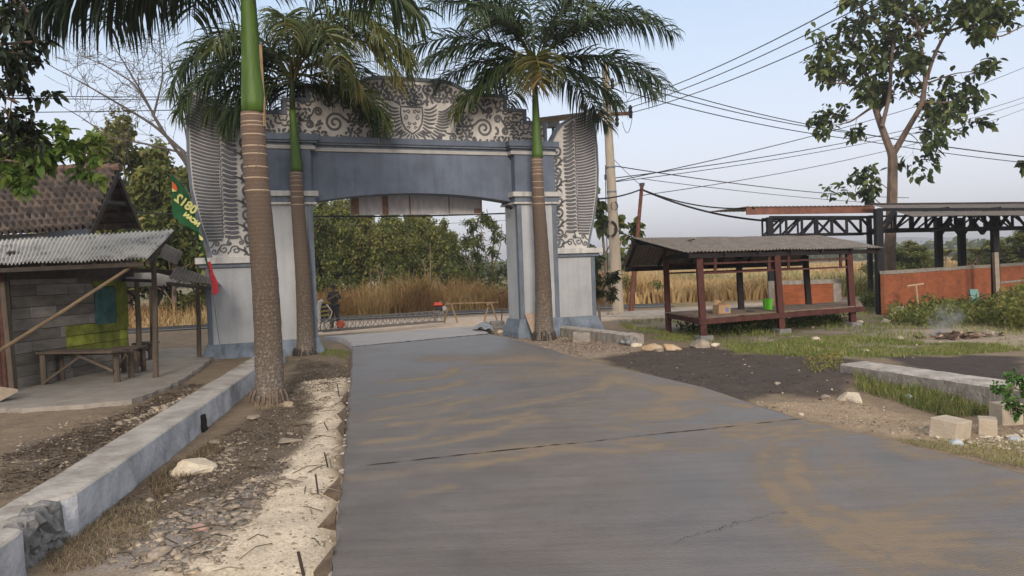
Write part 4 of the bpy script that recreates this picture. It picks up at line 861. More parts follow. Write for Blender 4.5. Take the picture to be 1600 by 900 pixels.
p = MB(); p.box(D(168, 436, 19.6)+[.9, 0, -.05], (1.6, .02, .35), .2); p.build('hanging_cloth', mat('cloth_pale', (.38, .38, .36), .9, .15, 4), hut)
tag_ = None
p = MB(); a = D(-30, 566, 14.0); b_ = D(214, 411, 14.9); p.tube([a, a*.5+b_*.5+[0, 0, -.02], b_], [.036, .034, .03], 7); tag(p.build('bamboo_pole', mat('old_pole_wood', (.19, .135, .085), .85, .3, 4), loc=tuple(a)), 'long bare wooden pole propped diagonally across the front of the hut', 'pole')
# tables and bench
def rough_table(name, label, x0, x1, yb, Yf, dep, zt, shelf, sd):
    r_ = random.Random(sd); a = G(x0, yb, -.04); b_ = G(x1, yb, -.04); t_ = thing(name, label, 'table', ((a[0]+b_[0])/2, a[1], -.04)); zb = -.04
    d = (b_-a); L_ = np.hypot(d[0], d[1]); d = d/L_
    p = MB(); n_ = 4
    for k in range(n_): p.bar([a[0]-.12, a[1]+dep*(k+.5)/n_, zt+r_.uniform(-.01, .01)], [b_[0]+.15, b_[1]+dep*(k+.5)/n_, zt+r_.uniform(-.01, .01)], dep/n_-.015, .04)
    p.build('table_top', timber, t_)
    for xx in (a[0], b_[0]):
        for yy in (a[1]+.06, a[1]+dep-.06): p = MB(); p.tube([(xx+r_.uniform(-.02, .02), yy, zb-.1), (xx, yy, zt-.03)], [.065, .06], 7); p.build('leg', timber, t_)
    p = MB(); p.bar([a[0]+.05, a[1], zb+.06], [(a[0]+b_[0])/2+.1, a[1]-.0, zt-.06], .05); p.build('brace', timber, t_); p = MB(); p.bar([b_[0]-.02, a[1]-.03, zb+.25], [(a[0]+b_[0])/2-.0, a[1]-.03, zt-.04], .05)
    p.build('brace', timber, t_); p = MB(); p.bar([a[0], a[1]+dep-.05, zt-.1], [b_[0], a[1]+dep-.05, zt-.1], .06); p.build('rear_rail', timber, t_); return t_
rough_table('wooden_table', 'rough wooden table with crossed braces against the lime green boards', 66, 166, 602, 16.2, .75, .62, 0, 2)
rough_table('wooden_bench', 'smaller rough wooden bench between the table and the hut posts', 180, 206, 585, 17.6, .5, .55, 0, 3)
rough_table('wooden_bench', 'far plank bench at the right end of the hut under the canopy', 214, 231, 563, 19.4, .4, .4, 0, 4)
a = G(4, 618, -.1); p = MB(); p.add([D(-30, 604, 14.2), D(28, 612, 14.0), D(0, 627, 13.7), D(-40, 622, 13.8), D(-30, 600, 14.3), D(28, 608, 14.1), D(0, 623, 13.8), D(-40, 618, 13.9)], [(0, 3, 2, 1), (4, 5, 6, 7), (0, 1, 5, 4), (1, 2, 6, 5), (2, 3, 7, 6), (3, 0, 4, 7)])
tag(p.build('plywood_offcut', mat('ply_pale', (.42, .33, .24), .85, .2, 5), loc=tuple(a)), 'pale plywood offcut lying at the left edge in front of the hut', 'board')
lump_m = MB(); lump(lump_m, D(14, 628, 13.9)+[0, 0, -.12], (.25, .2, .16), np.random.default_rng(1), 2); tag(lump_m.build('stone', rubm, loc=tuple(G(14, 640))), 'dark stone block under the plywood offcut at the left edge', 'stone')

# ------------------------------------------------------------------ open stall (gazebo) on red posts
redw = mat('red_painted_post', (.075, .026, .022), .8, .35, 4, bump=.3, stretch=(1, 1, .4)); darkw = mat('dark_shaded_wood', (.02, .015, .016), .8, .3, 4, bump=.3)  # darkw: near-black wood, the back posts' shade put into the colour
st = thing('open_stall', 'open-sided stall with red wooden posts, raised bench floor and corrugated roof', 'stall', (7.8, 23, -.1))
PF = [G(1100, 532), G(1222, 521), G(1333, 510)]; PB = [G(1045, 519), G(1160, 515), G(1266, 505), G(1352, 497)]
tops = [(1092, 400), (1213, 399), (1326, 396)]
for i, q_ in enumerate(PF):
    tp = D(*tops[i], q_[1]); p = MB(); p.bar(q_-[0, 0, .1], tp, .17, .17, upv=(0, 1, 0)); o = p.build('post', redw, st)
    p = MB(); p.box((q_[0], q_[1], -.06), (.38, .34, .16), .3); p.build('footing', rubm, o)
for i, (q_, xt) in enumerate(zip(PB[:3], (1040, 1154, 1258))):
    tp = D(xt, 400, q_[1]); p = MB(); p.bar(q_-[0, 0, .1], tp, .16, .16, upv=(0, 1, 0)); p.build('post', redw if i == 0 else darkw, st)
zf = .50; e = lambda q_, z, dx=0, dy=0: np.array([q_[0]+dx, q_[1]+dy, z])
p = MB(); p.bar(e(PB[0], zf-.1, -.0, -.13), e(PF[0], zf-.08, -.13, -.13), .06, .14)
p.bar(e(PF[0], zf-.1, -.15, -.14), e(PF[2], zf-.08, .3, -.14), .07, .14); p.bar(e(PB[0], zf-.1, 0, .1), e(PB[2], zf-.1, 2, 1), .07, .16); p.bar(e(PF[2], zf-.1, .1, -.1), e(PB[2], zf-.1, 2, 1), .07, .16); p.build('floor_beam', redw, st)
p = MB(); nb = 7
for k in range(nb):
    f_ = (k+.5)/nb; a = e(PF[0], zf, -.1)*(1-f_)+e(PB[0], zf, -.1)*f_; b_ = e(PF[2], zf, .2)*(1-f_)+(e(PB[2], zf, 2, 1))*f_; p.bar(a, b_, .30, .03, tone=.5)
p.build('floor_planks', mat('worn_planks', (.20, .15, .115), .9, .35, 4, bump=.4), st)
eF0, eF1 = D(1071, 393, 20.5), D(1381, 386, 23.9); rd0, rd1 = D(989, 372, 23.4), D(1287, 368.5, 26.7); eB0 = D(972, 416, 25.2); eB1 = eB0+(rd1-rd0)
p = MB(); sheet(p, eF0, eF1, rd1, rd0, 481, 10, 60, .018, .01, .03, 2, 0, 4); p.build('roof_front', tind, st)
p = MB(); sheet(p, eB0, eB1, rd1, rd0, 361, 4, 60, .018, .01, .03, 2, 0, 4); p.build('roof_back', tind, st)
p = MB(); p.bar(eF0+[.1, .2, -.12], eF1+[-.1, .2, -.12], .08, .12); p.bar(eB0+[.1, -.2, -.1], eB1+[-.1, -.2, -.1], .1, .16); p.bar(rd0+[0, 0, -.15], rd1+[0, 0, -.15], .1, .14)
for k in np.linspace(.02, .98, 7): p.bar((eF0*(1-k)+eF1*k)+[0, 0, -.07], (rd0*(1-k)+rd1*k)+[0, 0, -.06], .06, .09); p.bar((eB0*(1-k)+eB1*k)+[0, 0, -.07], (rd0*(1-k)+rd1*k)+[0, 0, -.06], .06, .09)
for a, b_ in zip(PF, PB[:3]): p.bar([a[0], a[1], 2.28], [b_[0], b_[1], 2.2], .1, .14)
p.build('roof_timbers', darkw, st)
p = MB()
for (za, zb_) in ((1.72, 1.72), (1.98, 1.98)): p.bar(e(PF[0], za, .05, -.0), e(PF[2], zb_, 0, 0), .05, .05); p.bar(e(PB[0], za), e(PB[2], zb_), .05, .05)
for k in (.08, .42, .55, .92): q_ = PF[0]*(1-k)+PF[2]*k; p.bar([q_[0], q_[1], 1.7], [q_[0], q_[1], 2.25], .07)
p.build('hanging_rail', redw, st)
# things on the stall
cb = D(1128, 497, 22.3); bx = thing('cardboard_box', 'open cardboard box with a blue print on the stall floor', 'box', (cb[0], cb[1], zf))
card = mat('cardboard', (.36, .23, .13), .9, .15, 4, bump=.1); p = MB(); c = (cb[0], cb[1], zf+.145); p.box(c, (.40, .3, .25), .35, tone=.5); p.build('carton', card, bx)
p = MB(); p.add([(c[0]-.2, c[1]-.19, c[2]+.13), (c[0]+.18, c[1]-.05, c[2]+.13), (c[0]+.10, c[1]-.14, c[2]+.22), (c[0]-.1, c[1]-.22, c[2]+.2)], [(0, 1, 2, 3)]); p.add([(c[0]-.18, c[1]+.09, c[2]+.13), (c[0]+.1, c[1]+.2, c[2]+.13), (c[0]+.0, c[1]+.24, c[2]+.26), (c[0]-.14, c[1]+.2, c[2]+.24)], [(0, 1, 2, 3)]); p.build('flap', card, bx)
p = MB(); p.box((c[0]+.13, c[1]-.115, c[2]-.02), (.11, .004, .13), .35); p.build('print', mat('blue_print', (.12, .16, .35), .8, .2, 5), bx)
gb = D(1200, 492, 23.2); bk = thing('green_bucket', 'bright green plastic bucket standing on the stall floor', 'bucket', (gb[0], gb[1], zf)); a = np.linspace(0, 6.283, 25)
gpl = mat('green_plastic', (.13, .50, .03), .4, .06, 3, bump=0)
p = MB(); p.tube([(gb[0], gb[1], zf+.02), (gb[0], gb[1], zf+.33)], [.125, .145], 20); p.build('body', gpl, bk)
p = MB(); p.tube([(gb[0], gb[1], zf+.332), (gb[0], gb[1], zf+.352), (gb[0], gb[1], zf+.353)], [.155, .155, .12], 20); p.build('lid', gpl, bk)
t = np.linspace(0, np.pi, 13); p = MB(); p.tube(np.c_[gb[0]+.15*np.cos(t), np.full(13, gb[1]-.08), zf+.32-.1*np.sin(t)], .006, 4); p.build('handle', gpl, bk)
q_ = D(1172, 494, 22.6); p = MB(); lump(p, (q_[0], q_[1], zf+.01), (.16, .1, .05), np.random.default_rng(4), 2); tag(p.build('folded_cloth', mat('cloth_dark', (.06, .05, .05), .9, .2, 5), loc=(q_[0], q_[1], zf)), 'dark crumpled cloth on the stall floor left of the green bucket', 'cloth')

# ------------------------------------------------------------------ long timber shed behind
shd = thing('timber_shed', 'long dark timber-framed shed with lattice trusses and a brown fascia behind the stall', 'shed', (14, 31, -.1))
fas = mat('fascia_brown', (.19, .085, .06), .8, .3, 3, bump=.2); blackt = mat('black_timber', (.011, .011, .014), .75, .3, 4, bump=.2)
f0, f1 = D(1166, 324, 32), D(1366, 322, 35.0)
p = MB(); p.bar(f0+[0, 0, -.16], f1+[0, 0, -.16], .06, .30); p.build('fascia', fas, shd)
b0_, b1_ = f0+[-.9, 2.6, .05], f1+[-.9, 2.6, .05]
p = MB(); sheet(p, f0+[0, -.1, .02], f1+[0, -.1, .02], b1_, b0_, 181, 4, 30, .02, .01); p.build('roof_left', tind, shd)
def truss(m_, a, b_, ztop, zbot, n, wd=.11):
    a = np.array(a, float)[:2]; b_ = np.array(b_, float)[:2]; P_ = lambda k, z: np.array([*(a*(1-k)+b_*k), z])
    m_.bar(P_(0, ztop), P_(1, ztop), wd, wd*1.3); m_.bar(P_(0, zbot), P_(1, zbot), wd, wd*1.2)
    for k in range(n):
        u, v = k/n, (k+1)/n; m_.bar(P_(u, zbot), P_(u, ztop), wd*.9, wd)
        if (k < n/2): m_.bar(P_(u, zbot), P_(v, ztop), wd*.8, wd)
        else: m_.bar(P_(u, ztop), P_(v, zbot), wd*.8, wd)
t0, t1 = D(1203, 340, 32), D(1366, 340, 35.0)
p = MB(); truss(p, t0, t1, 3.80, 3.06, 7, .09); p.build('truss', blackt, shd)
p = MB(); truss(p, t0+[.2, 1.6, 0], t1+[.2, 1.6, 0], 3.82, 3.08, 6, .07); p.build('truss', blackt, shd)
rl0 = D(1366, 320.5, 34.0); eL = D(1424, 337, 26.2); d24 = np.array([math.cos(math.radians(23)), math.sin(math.radians(23)), 0])
eR = eL+d24*13+[0, 0, .0]; rR = rl0+d24*15+[0, 0, .1]
p = MB(); sheet(p, eL, eR, rR, rl0, 721, 8, 90, .02, .012, .02, 5, .0, 3); p.build('roof_right', mat('corrugated_brown', (.24, .21, .19), .9, .3, 3, bump=.3), shd)
p = MB(); p.bar(rl0+[-.2, 0, .05], rR+[0, 0, .05], .3, .06); p.build('ridge_cap', timberd, shd)
fp0 = G(1376, 491); fr1 = fp0+d24*11.5
p = MB(); truss(p, fp0, fr1, 3.72, 2.98, 14, .085); p.build('truss', blackt, shd)
bp0 = G(1361, 472); p = MB(); truss(p, bp0, bp0+d24*13, 3.9, 3.15, 9, .07); p.build('truss', blackt, shd)
p = MB()
for k in (.32, .58, .85): 
    a = fp0+d24*11.5*k; b_ = bp0+d24*13*k; p.bar([a[0], a[1], 3.75], [b_[0], b_[1], 4.15], .1, .14); p.bar([a[0], a[1], 3.05], [b_[0], b_[1], 3.15], .1, .12)
p.build('cross_beam', blackt, shd)
def post(q_, zt, wd, m_=blackt, zb=-.2): p = MB(); p.bar([q_[0], q_[1], zb], [q_[0], q_[1], zt], wd, wd, upv=(0, 1, 0)); return p.build('post', m_, shd)
post(fp0, 3.75, .25); post(bp0, 3.9, .19); post(D(1204, 400, 32), 3.8, .24)
for k, nm in ((5.6, 0), (7.3, 0)): pass
for (x, Y_) in ((1467, 35.5), (1503, 36.5)): q_ = D(x, 400, Y_); post(q_, 3.7, .27)
q_ = D(1555, 400, 31.2); post(q_, 3.6, .24); q2 = D(1558, 440, 30.6); p = MB(); p.bar([q2[0], q2[1], -.1], [q2[0]-.05, q2[1], 2.0], .17, .17, upv=(0, 1, 0)); p.build('pale_prop', mat('pale_prop', (.30, .25, .20), .9, .2, 4), shd)
for (q0, s0) in ((fp0, 1), (fp0+d24*5.6, 1), (fp0+d24*5.6, -1), (q_, 1), (q_, -1), (D(1503, 400, 36.5), 1), (D(1503, 400, 36.5), -1), (D(1467, 400, 35.5), 1)):
    p = MB(); p.bar([q0[0], q0[1], 2.75], [q0[0]+s0*d24[0]*.9, q0[1]+s0*d24[1]*.9, 3.6], .10); p.build('knee_brace', blackt, shd)

# brick walls
def brick_mat():
    m = bpy.data.materials.new('red_brick'); m.use_nodes = True; t = m.node_tree; N = t.nodes; L = t.links; b = N['Principled BSDF']; b.inputs['Roughness'].default_value = .92
    tc = N.new('ShaderNodeTexCoord'); br = N.new('ShaderNodeTexBrick'); br.inputs['Scale'].default_value = 1; br.inputs['Mortar Size'].default_value = .008; br.inputs['Brick Width'].default_value = .22; br.inputs['Row Height'].default_value = .062
    br.inputs['Color1'].default_value = (.38, .098, .028, 1); br.inputs['Color2'].default_value = (.27, .065, .022, 1); br.inputs['Mortar'].default_value = (.24, .11, .06, 1)
    sp = N.new('ShaderNodeSeparateXYZ'); cb_ = N.new('ShaderNodeCombineXYZ'); L.new(tc.outputs['Object'], sp.inputs[0]); L.new(sp.outputs[0], cb_.inputs[0]); L.new(sp.outputs[2], cb_.inputs[1]); L.new(cb_.outputs[0], br.inputs[0])
    n = N.new('ShaderNodeTexNoise'); n.inputs['Scale'].default_value = 1.2; n.inputs['Detail'].default_value = 8; n.inputs['Roughness'].default_value = .75; L.new(tc.outputs['Object'], n.inputs[0])
    mr = N.new('ShaderNodeMapRange'); mr.inputs[1].default_value = .3; mr.inputs[2].default_value = .7; mr.inputs[3].default_value = .6; mr.inputs[4].default_value = 1.3; L.new(n.outputs[0], mr.inputs[0])
    vm = N.new('ShaderNodeVectorMath'); vm.operation = 'SCALE'; L.new(br.outputs[0], vm.inputs[0]); L.new(mr.outputs[0], vm.inputs['Scale']); L.new(vm.outputs[0], b.inputs['Base Color'])
    bp = N.new('ShaderNodeBump'); bp.inputs['Strength'].default_value = .5; bp.inputs['Distance'].default_value = .01; L.new(br.outputs['Fac'], bp.inputs['Height']); bp.invert = True; L.new(bp.outputs[0], b.inputs['Normal']); return m
brm = brick_mat()
def brick_wall(label, a, b_, zt, th, extra):
    a = np.array(a[:2]); b_ = np.array(b_[:2]); L_ = np.hypot(*(b_-a)); rz = math.atan2(*(b_-a)[::-1]); r_ = thing('brick_wall', label, 'wall', (*a, -.12), rz)
    p = MB(); p.box((L_/2, th/2, zt/2), (L_, th, zt)); p.build('brickwork', brm, r_, local=True); return r_, L_
a, b_ = G(1203, 488), G(1316, 486); r_, L_ = brick_wall('short red brick wall framed in grey concrete seen through the stall', a, b_, 1.12, .14, 0)
p = MB(); p.box((L_/2, .07, 1.20), (L_, .2, .17)); p.build('concrete_band', conc, r_, local=True)
for x in (.08, L_-.16): p = MB(); p.box((x, .07, .6), (.22 if x < 1 else .3, .2, 1.36)); p.build('concrete_column', conc, r_, local=True)
a = G(1383, 492); b_ = np.array([27.0, 38.5]); r_, L_ = brick_wall('long red brick wall with a rough grey top running behind the smoking rubbish', a, b_, 1.45, .14, 0)
p = MB(); p.box((L_/2, .07, 1.53), (L_, .18, .13)); p.build('mortar_top', conc, r_, local=True)
p = MB(); p.box((L_*.78, -.01, .75), (L_*.44, .03, .09)); p.build('concrete_band', conc, r_, local=True)
# T-shaped pipe stand, leaning board, scraps
q_ = G(1436, 487); tp = thing('tee_stand', 'thin rusty pipe with a crossbar like a T before the long brick wall', 'stand', (q_[0], q_[1]-.6, -.1))
rp2 = mat('bleached_wood', (.42, .30, .20), .85, .2, 4); yy = 27.3; p = MB(); p.tube([D(1436, 490, yy), D(1431, 445, yy)], .035, 6); p.build('upright', rp2, tp); p = MB(); p.tube([D(1417, 447, yy), D(1443, 443.5, yy)], .035, 6); p.build('crossbar', rp2, tp)
yy = 27.6; p = MB(); A_ = [D(1515, 452, yy+.5), D(1528, 452, yy+.5), D(1534, 482, yy), D(1521, 484, yy)]; d_ = np.array([.02, .12, .0]); p.add(A_+[q+d_ for q in A_], [(0, 1, 2, 3), (7, 6, 5, 4), (0, 4, 5, 1), (1, 5, 6, 2), (2, 6, 7, 3), (3, 7, 4, 0)])
tag(p.build('leaning_board', mat('green_board', (.14, .27, .25), .8, .3, 3), loc=tuple(G(1528, 490))), 'weathered grey-green board leaning on the long brick wall', 'board')
p = MB(); A_ = [D(1392, 481, 26.9), D(1412, 479, 26.9), D(1410, 489, 26.4), D(1397, 491, 26.4)]; p.add(A_+[q+[0, .05, .02] for q in A_], [(0, 1, 2, 3), (7, 6, 5, 4), (0, 4, 5, 1), (1, 5, 6, 2), (2, 6, 7, 3), (3, 7, 4, 0)])
tag(p.build('sheet_scrap', concw, loc=tuple(G(1400, 491))), 'pale flat sheet scrap leaning at the left foot of the long brick wall', 'board')

# ------------------------------------------------------------------ palms
frondm = mat('palm_leaf', (1, 1, 1), .45, .18, 3, tone=[(.018, .032, .016), (.042, .072, .028), (.095, .13, .04), (.18, .165, .05), (.26, .16, .05)], bump=0, spec=.4, trans=.25)
shaftm = mat('crownshaft_green', (.028, .07, .010), .55, .3, 1.6, col2=(.10, .18, .026), bump=.15, stretch=(4, 4, .45), spec=.4)
shaftd = mat('crownshaft_olive', (.035, .05, .018), .55, .3, 3, bump=.1, stretch=(2, 2, .5)); ringm = mat('palm_ring_pale', (.42, .33, .24), .85, .2, 5, bump=0)
def trunk_mat():
    m = bpy.data.materials.new('palm_trunk'); m.use_nodes = True; t = m.node_tree; N = t.nodes; L = t.links; b = N['Principled BSDF']; b.inputs['Roughness'].default_value = .9
    tc = N.new('ShaderNodeTexCoord'); at = N.new('ShaderNodeAttribute'); at.attribute_name = 'tone'
    rp = N.new('ShaderNodeValToRGB'); E_ = rp.color_ramp.elements; E_[0].position = 0; E_[0].color = (.125, .105, .085, 1); E_[1].position = 1; E_[1].color = (.175, .118, .088, 1)
    e = E_.new(.35); e.color = (.085, .06, .042, 1); e = E_.new(.7); e.color = (.108, .076, .056, 1); L.new(at.outputs['Fac'], rp.inputs[0])
    n = N.new('ShaderNodeTexNoise'); n.inputs['Scale'].default_value = 26; n.inputs['Detail'].default_value = 6; n.inputs['Roughness'].default_value = .75; L.new(tc.outputs['Object'], n.inputs[0])
    mr = N.new('ShaderNodeMapRange'); mr.inputs[1].default_value = .5; mr.inputs[2].default_value = .62; L.new(n.outputs[0], mr.inputs[0])
    inv = N.new('ShaderNodeMapRange'); inv.inputs[1].default_value = 0; inv.inputs[2].default_value = .6; inv.inputs[3].default_value = .75; inv.inputs[4].default_value = .08; L.new(at.outputs['Fac'], inv.inputs[0])
    mu = N.new('ShaderNodeMath'); mu.operation = 'MULTIPLY'; L.new(mr.outputs[0], mu.inputs[0]); L.new(inv.outputs[0], mu.inputs[1])
    mx = N.new('ShaderNodeMix'); mx.data_type = 'RGBA'; mx.inputs[7].default_value = (.40, .35, .30, 1); L.new(mu.outputs[0], mx.inputs[0]); L.new(rp.outputs[0], mx.inputs[6])
    wv = N.new('ShaderNodeTexWave'); wv.bands_direction = 'Z'; wv.inputs['Scale'].default_value = 4.5; wv.inputs['Distortion'].default_value = 3; wv.inputs['Detail'].default_value = 3; wv.inputs['Detail Scale'].default_value = 2; L.new(tc.outputs['Object'], wv.inputs[0])
    mv = N.new('ShaderNodeMapRange'); mv.inputs[3].default_value = .88; mv.inputs[4].default_value = 1.06; L.new(wv.outputs[0], mv.inputs[0])
    vs = N.new('ShaderNodeVectorMath'); vs.operation = 'SCALE'; L.new(mx.outputs[2], vs.inputs[0]); L.new(mv.outputs[0], vs.inputs['Scale']); L.new(vs.outputs[0], b.inputs['Base Color'])
    bp = N.new('ShaderNodeBump'); bp.inputs['Strength'].default_value = .6; bp.inputs['Distance'].default_value = .03; L.new(n.outputs[0], bp.inputs['Height']); L.new(bp.outputs[0], b.inputs['Normal']); return m
trm = trunk_mat()
def leaflets(P_, T_, rng, side_ang, L, wd, droop, tonev, fwd=.55):
    """P_ points and tangents T_ along a rachis; leaflets leave sideways and hang"""
    n = len(P_); up = np.array([0, 0, 1.]); s = norm(np.cross(T_, up)); u = np.cross(s, T_)
    ca_, sa_ = np.cos(side_ang)[:, None], np.sin(side_ang)[:, None]
    d = norm(s*ca_+u*sa_+T_*fwd); g = np.array([0, 0, -1.])
    pts = [P_]; dd = d; q_ = P_
    for k in range(4):
        q_ = q_+dd*(L[:, None]/4); pts.append(q_); dd = norm(dd+g*droop[:, None]*(.35+.3*k))
    wv = norm(np.cross(d, np.array([0, 0, 1.])+rng.normal(0, .6, (n, 3)))); V = []
    for k, (pt_, f_) in enumerate(zip(pts, (.5, 1, .9, .6))): V += [pt_-wv*(wd*f_/2)[:, None], pt_+wv*(wd*f_/2)[:, None]]
    V.append(pts[4]); V = np.stack(V, 1); b = np.arange(n)[:, None]*9
    f4 = np.concatenate([b+np.array([0, 1, 3, 2]), b+np.array([2, 3, 5, 4]), b+np.array([4, 5, 7, 6])]); f3 = b+np.array([6, 7, 8])
    return V.reshape(-1, 3), f4, f3, np.repeat(tonev, 9)
def frond(root, org, az, el, L, rng, tone0=.35, bend=1.5, npl=120, lw=.05, ll=.85, hang=.5, dry=False):
    n = 22; t = np.linspace(0, 1, n); e = el-bend*t**1.25; st = L/(n-1)
    dirs = np.c_[np.cos(e)*math.cos(az), np.cos(e)*math.sin(az), np.sin(e)]; dirs[:, 0] += .12*t*math.sin(az*3); dirs = norm(dirs)
    P_ = org+np.concatenate([[np.zeros(3)], np.cumsum(dirs[:-1]*st, 0)])
    m_ = MB(); m_.tube(P_, np.linspace(.035, .006, n), 5, True, np.full(n, tone0+.25))
    tt = np.concatenate([np.linspace(.14, .99, npl)]*2); tt = np.clip(tt+rng.normal(0, .004, len(tt)), .1, 1); si = np.r_[np.zeros(npl), np.full(npl, np.pi)]
    Pp = np.stack([np.interp(tt, t, P_[:, k]) for k in range(3)], 1); Tp = norm(np.stack([np.interp(tt, t, dirs[:, k]) for k in range(3)], 1))
    ang = si+np.where(si == 0, 1, -1)*rng.uniform(-.5, .75, len(tt))
    LL = ll*(np.sin(np.clip(tt*1.02, 0, 1)*np.pi*.92)**.55*.9+.14)*rng.uniform(.82, 1.1, len(tt))
    V, f4, f3, tv = leaflets(Pp, Tp, rng, ang, LL, lw*rng.uniform(.8, 1.15, len(tt)), rng.uniform(.6, 1.5, len(tt))*hang, np.clip(tone0+rng.normal(0, .09, len(tt))+.12*(tt > .85), 0, 1), fwd=.45+.5*tt.mean())
    VV = np.concatenate(m_.v+[V]); off = m_.n; mf = np.array([f_ for f_ in m_.f if len(f_) == 4])
    o = fast('frond', VV, [mf, f4+off, f3+off], np.concatenate(m_.t+[tv]), frondm, root); return o
def palm(label, base, q1, top_shaft, rb, r1, rs, seed, fr, rings, flare=1.25, crown=None, L=3.6, extra=0, llf=.27, npl=120, lw=.05):
    """base, q1 = top of the woody trunk, top_shaft = top of the green crownshaft"""
    base, q1, ts_ = [np.array(v, float) for v in (base, q1, top_shaft)]; rng = np.random.default_rng(seed)
    r_ = thing('palm_tree', label, 'palm', base); hh = q1[2]-base[2]; n = 46; t = np.linspace(0, 1, n)
    P_ = base*(1-t)[:, None]+q1*t[:, None]; P_[:, 0] += .03*np.sin(t*5)
    rad = rb+(r1-rb)*t**.9; rad = rad*(1+(flare-1)*np.exp(-t*hh/.28)); rad = rad*(1+.012*np.sin(t*hh*40))
    P_ = np.concatenate([[P_[0]-[0, 0, .25]], P_]); rad = np.r_[rad[0]*1.08, rad]; tn = np.clip(np.r_[0, t]**.8*.95, 0, 1)
    m_ = MB(); m_.tube(P_, rad, 20, True, tn, .03, rng); tr = m_.build('trunk', trm, r_, smooth=True)
    for k in range(rings):
        h = 1-(.012+.055*k*(1+.12*k)/hh*1.5+rng.normal(0, .004)); c = base*(1-h)+q1*h; c[0] += .03*math.sin(h*5); rr = np.interp(h, t, rad[1:]); m_ = MB(); a = np.linspace(0, 2*np.pi, 25)
        m_.tube([c-[0, 0, .009], c+[0, 0, .009]], [rr*1.012, rr*1.012], 22); m_.build('trunk_ring', ringm, tr)
    t = np.linspace(0, 1, 14); S_ = q1*(1-t)[:, None]+ts_*t[:, None]; rs_ = rs*(1.0+.06*np.exp(-((t-.10)/.12)**2)-.45*t)
    m_ = MB(); m_.tube(S_, rs_, 18, True); m_.build('crownshaft', shaftm, r_, smooth=True)
    if extra:   # dry sheath peeling off
        m_ = MB(); a = q1+[rs*.9, -rs*.2, -.25]; m_.bar(a, q1*.55+ts_*.45+[rs*.85, -rs*.1, .1], .05, .02); m_.bar(a, a+[.03, 0, .5], .07, .015); m_.build('dry_sheath', bamboo, r_)
    cr_ = ts_ if crown is None else crown
    m_ = MB(); up2 = cr_+[0, 0, .55]; m_.tube([ts_-[0, 0, .1], cr_, up2], [rs_[-1]*.98, rs_[-1]*.8, .03], 12); m_.build('spear_base', shaftd, r_, smooth=True)
    for (az, el, Lk, tone0, bend, hang) in fr:
        frond(r_, cr_+np.array([math.cos(math.radians(az))*.08, math.sin(math.radians(az))*.08, rng.uniform(-.15, .25)]), math.radians(az), math.radians(el), L*Lk, rng, tone0, bend, npl, lw, llf*L, hang)
    # roots at the foot
    m_ = MB()
    for k in range(46):
        a = rng.random()*6.28; r0 = rb*flare*rng.uniform(.85, 1.1); p0 = base+[math.cos(a)*r0, math.sin(a)*r0, rng.uniform(-.02, .22)]; m_.tube([p0, p0+[math.cos(a)*.05, math.sin(a)*.05, -.1], p0+[math.cos(a)*.09, math.sin(a)*.09, -.28]], [.022, .018, .01], 5)
    m_.build('root_mass', timberd if seed != 1 else mat('root_brown', (.16, .12, .09), .95, .3, 8), r_)
    return r_
# big palm at the left of the road
b0 = G(422, 626, -.1); Yp = b0[1]
FR1 = [(190, -3, 1.0, .04, .45, 1.7), (184, 8, 1.05, .05, .7, 1.6), (198, 14, 1.0, .08, .8, 1.2), (176, 28, 1.0, .1, .9, 1.2), (160, 22, .9, .1, 1.1, 1.1), (222, 25, .75, .12, 1.2, .9), (130, 35, .9, .15, 1.4, .8), (100, 45, 1, .2, 1.3, .5), (60, 40, 1, .2, 1.4, .6), (25, 30, .9, .2, 1.6, .8), (345, 25, .85, .2, 1.7, .8), (310, 30, .8, .2, 1.7, .7), (255, 55, 1, .2, 1.4, .5), (190, 60, 1, .2, 1.3, .5)]
palm('tall thick palm in the left foreground whose pale ringed trunk stands by the whitewashed wall', b0, D(397, 176, Yp), D(386, -38, Yp), .245, .195, .20, 1, FR1, 9, 1.08, L=3.7, extra=1, llf=.35, npl=85, lw=.05)
# palm in front of the left pillar
b0 = G(481, 553, -.12); Yp = b0[1]-.2; b0[1] = Yp
FR2 = [(184, 46, 1.0, .28, 2.3, 1.1), (200, 20, .85, .3, 1.8, 1.0), (168, 28, .95, .2, 1.9, 1.0), (176, 62, .95, .25, 2.2, .9), (150, 50, 1, .2, 1.8, .9), (188, 5, .65, .3, 1.3, 1.1), (0, 68, 1.12, .5, 2.7, .8), (350, 45, .95, .6, 2.3, .8), (15, 55, 1.0, .5, 2.3, .8), (335, 70, 1.0, .5, 2.4, .8), (345, 20, .6, .6, 1.7, .8), (20, 5, .75, .4, 1.4, .9), (30, 70, 1.15, .4, 2.0, .8), (90, 75, 1, .25, 1.5, .6), (280, 65, .85, .45, 2.4, .8), (240, 55, .8, .4, 2.2, .8), (60, 50, 1, .3, 1.8, .8), (120, 45, 1, .25, 1.8, .8), (310, 40, .9, .5, 2.2, .9), (355, 80, 1.2, .4, 1.7, .7), (70, 10, .9, .25, 1.4, .9), (110, 5, .9, .2, 1.3, .9), (150, -5, .8, .25, 1.1, 1.0), (35, -8, .75, .3, 1.1, 1.0), (205, -15, .55, .3, 1.0, 1.0), (85, -10, .8, .2, 1.0, 1.0)]
palm('slimmer palm standing against the left gate pillar with fronds over the pediment', b0, D(464, 268, Yp), D(457, 172, Yp), .24, .165, .155, 2, FR2, 7, 1.15, crown=D(456, 122, Yp), L=4.0, llf=.28, npl=84, lw=.046)
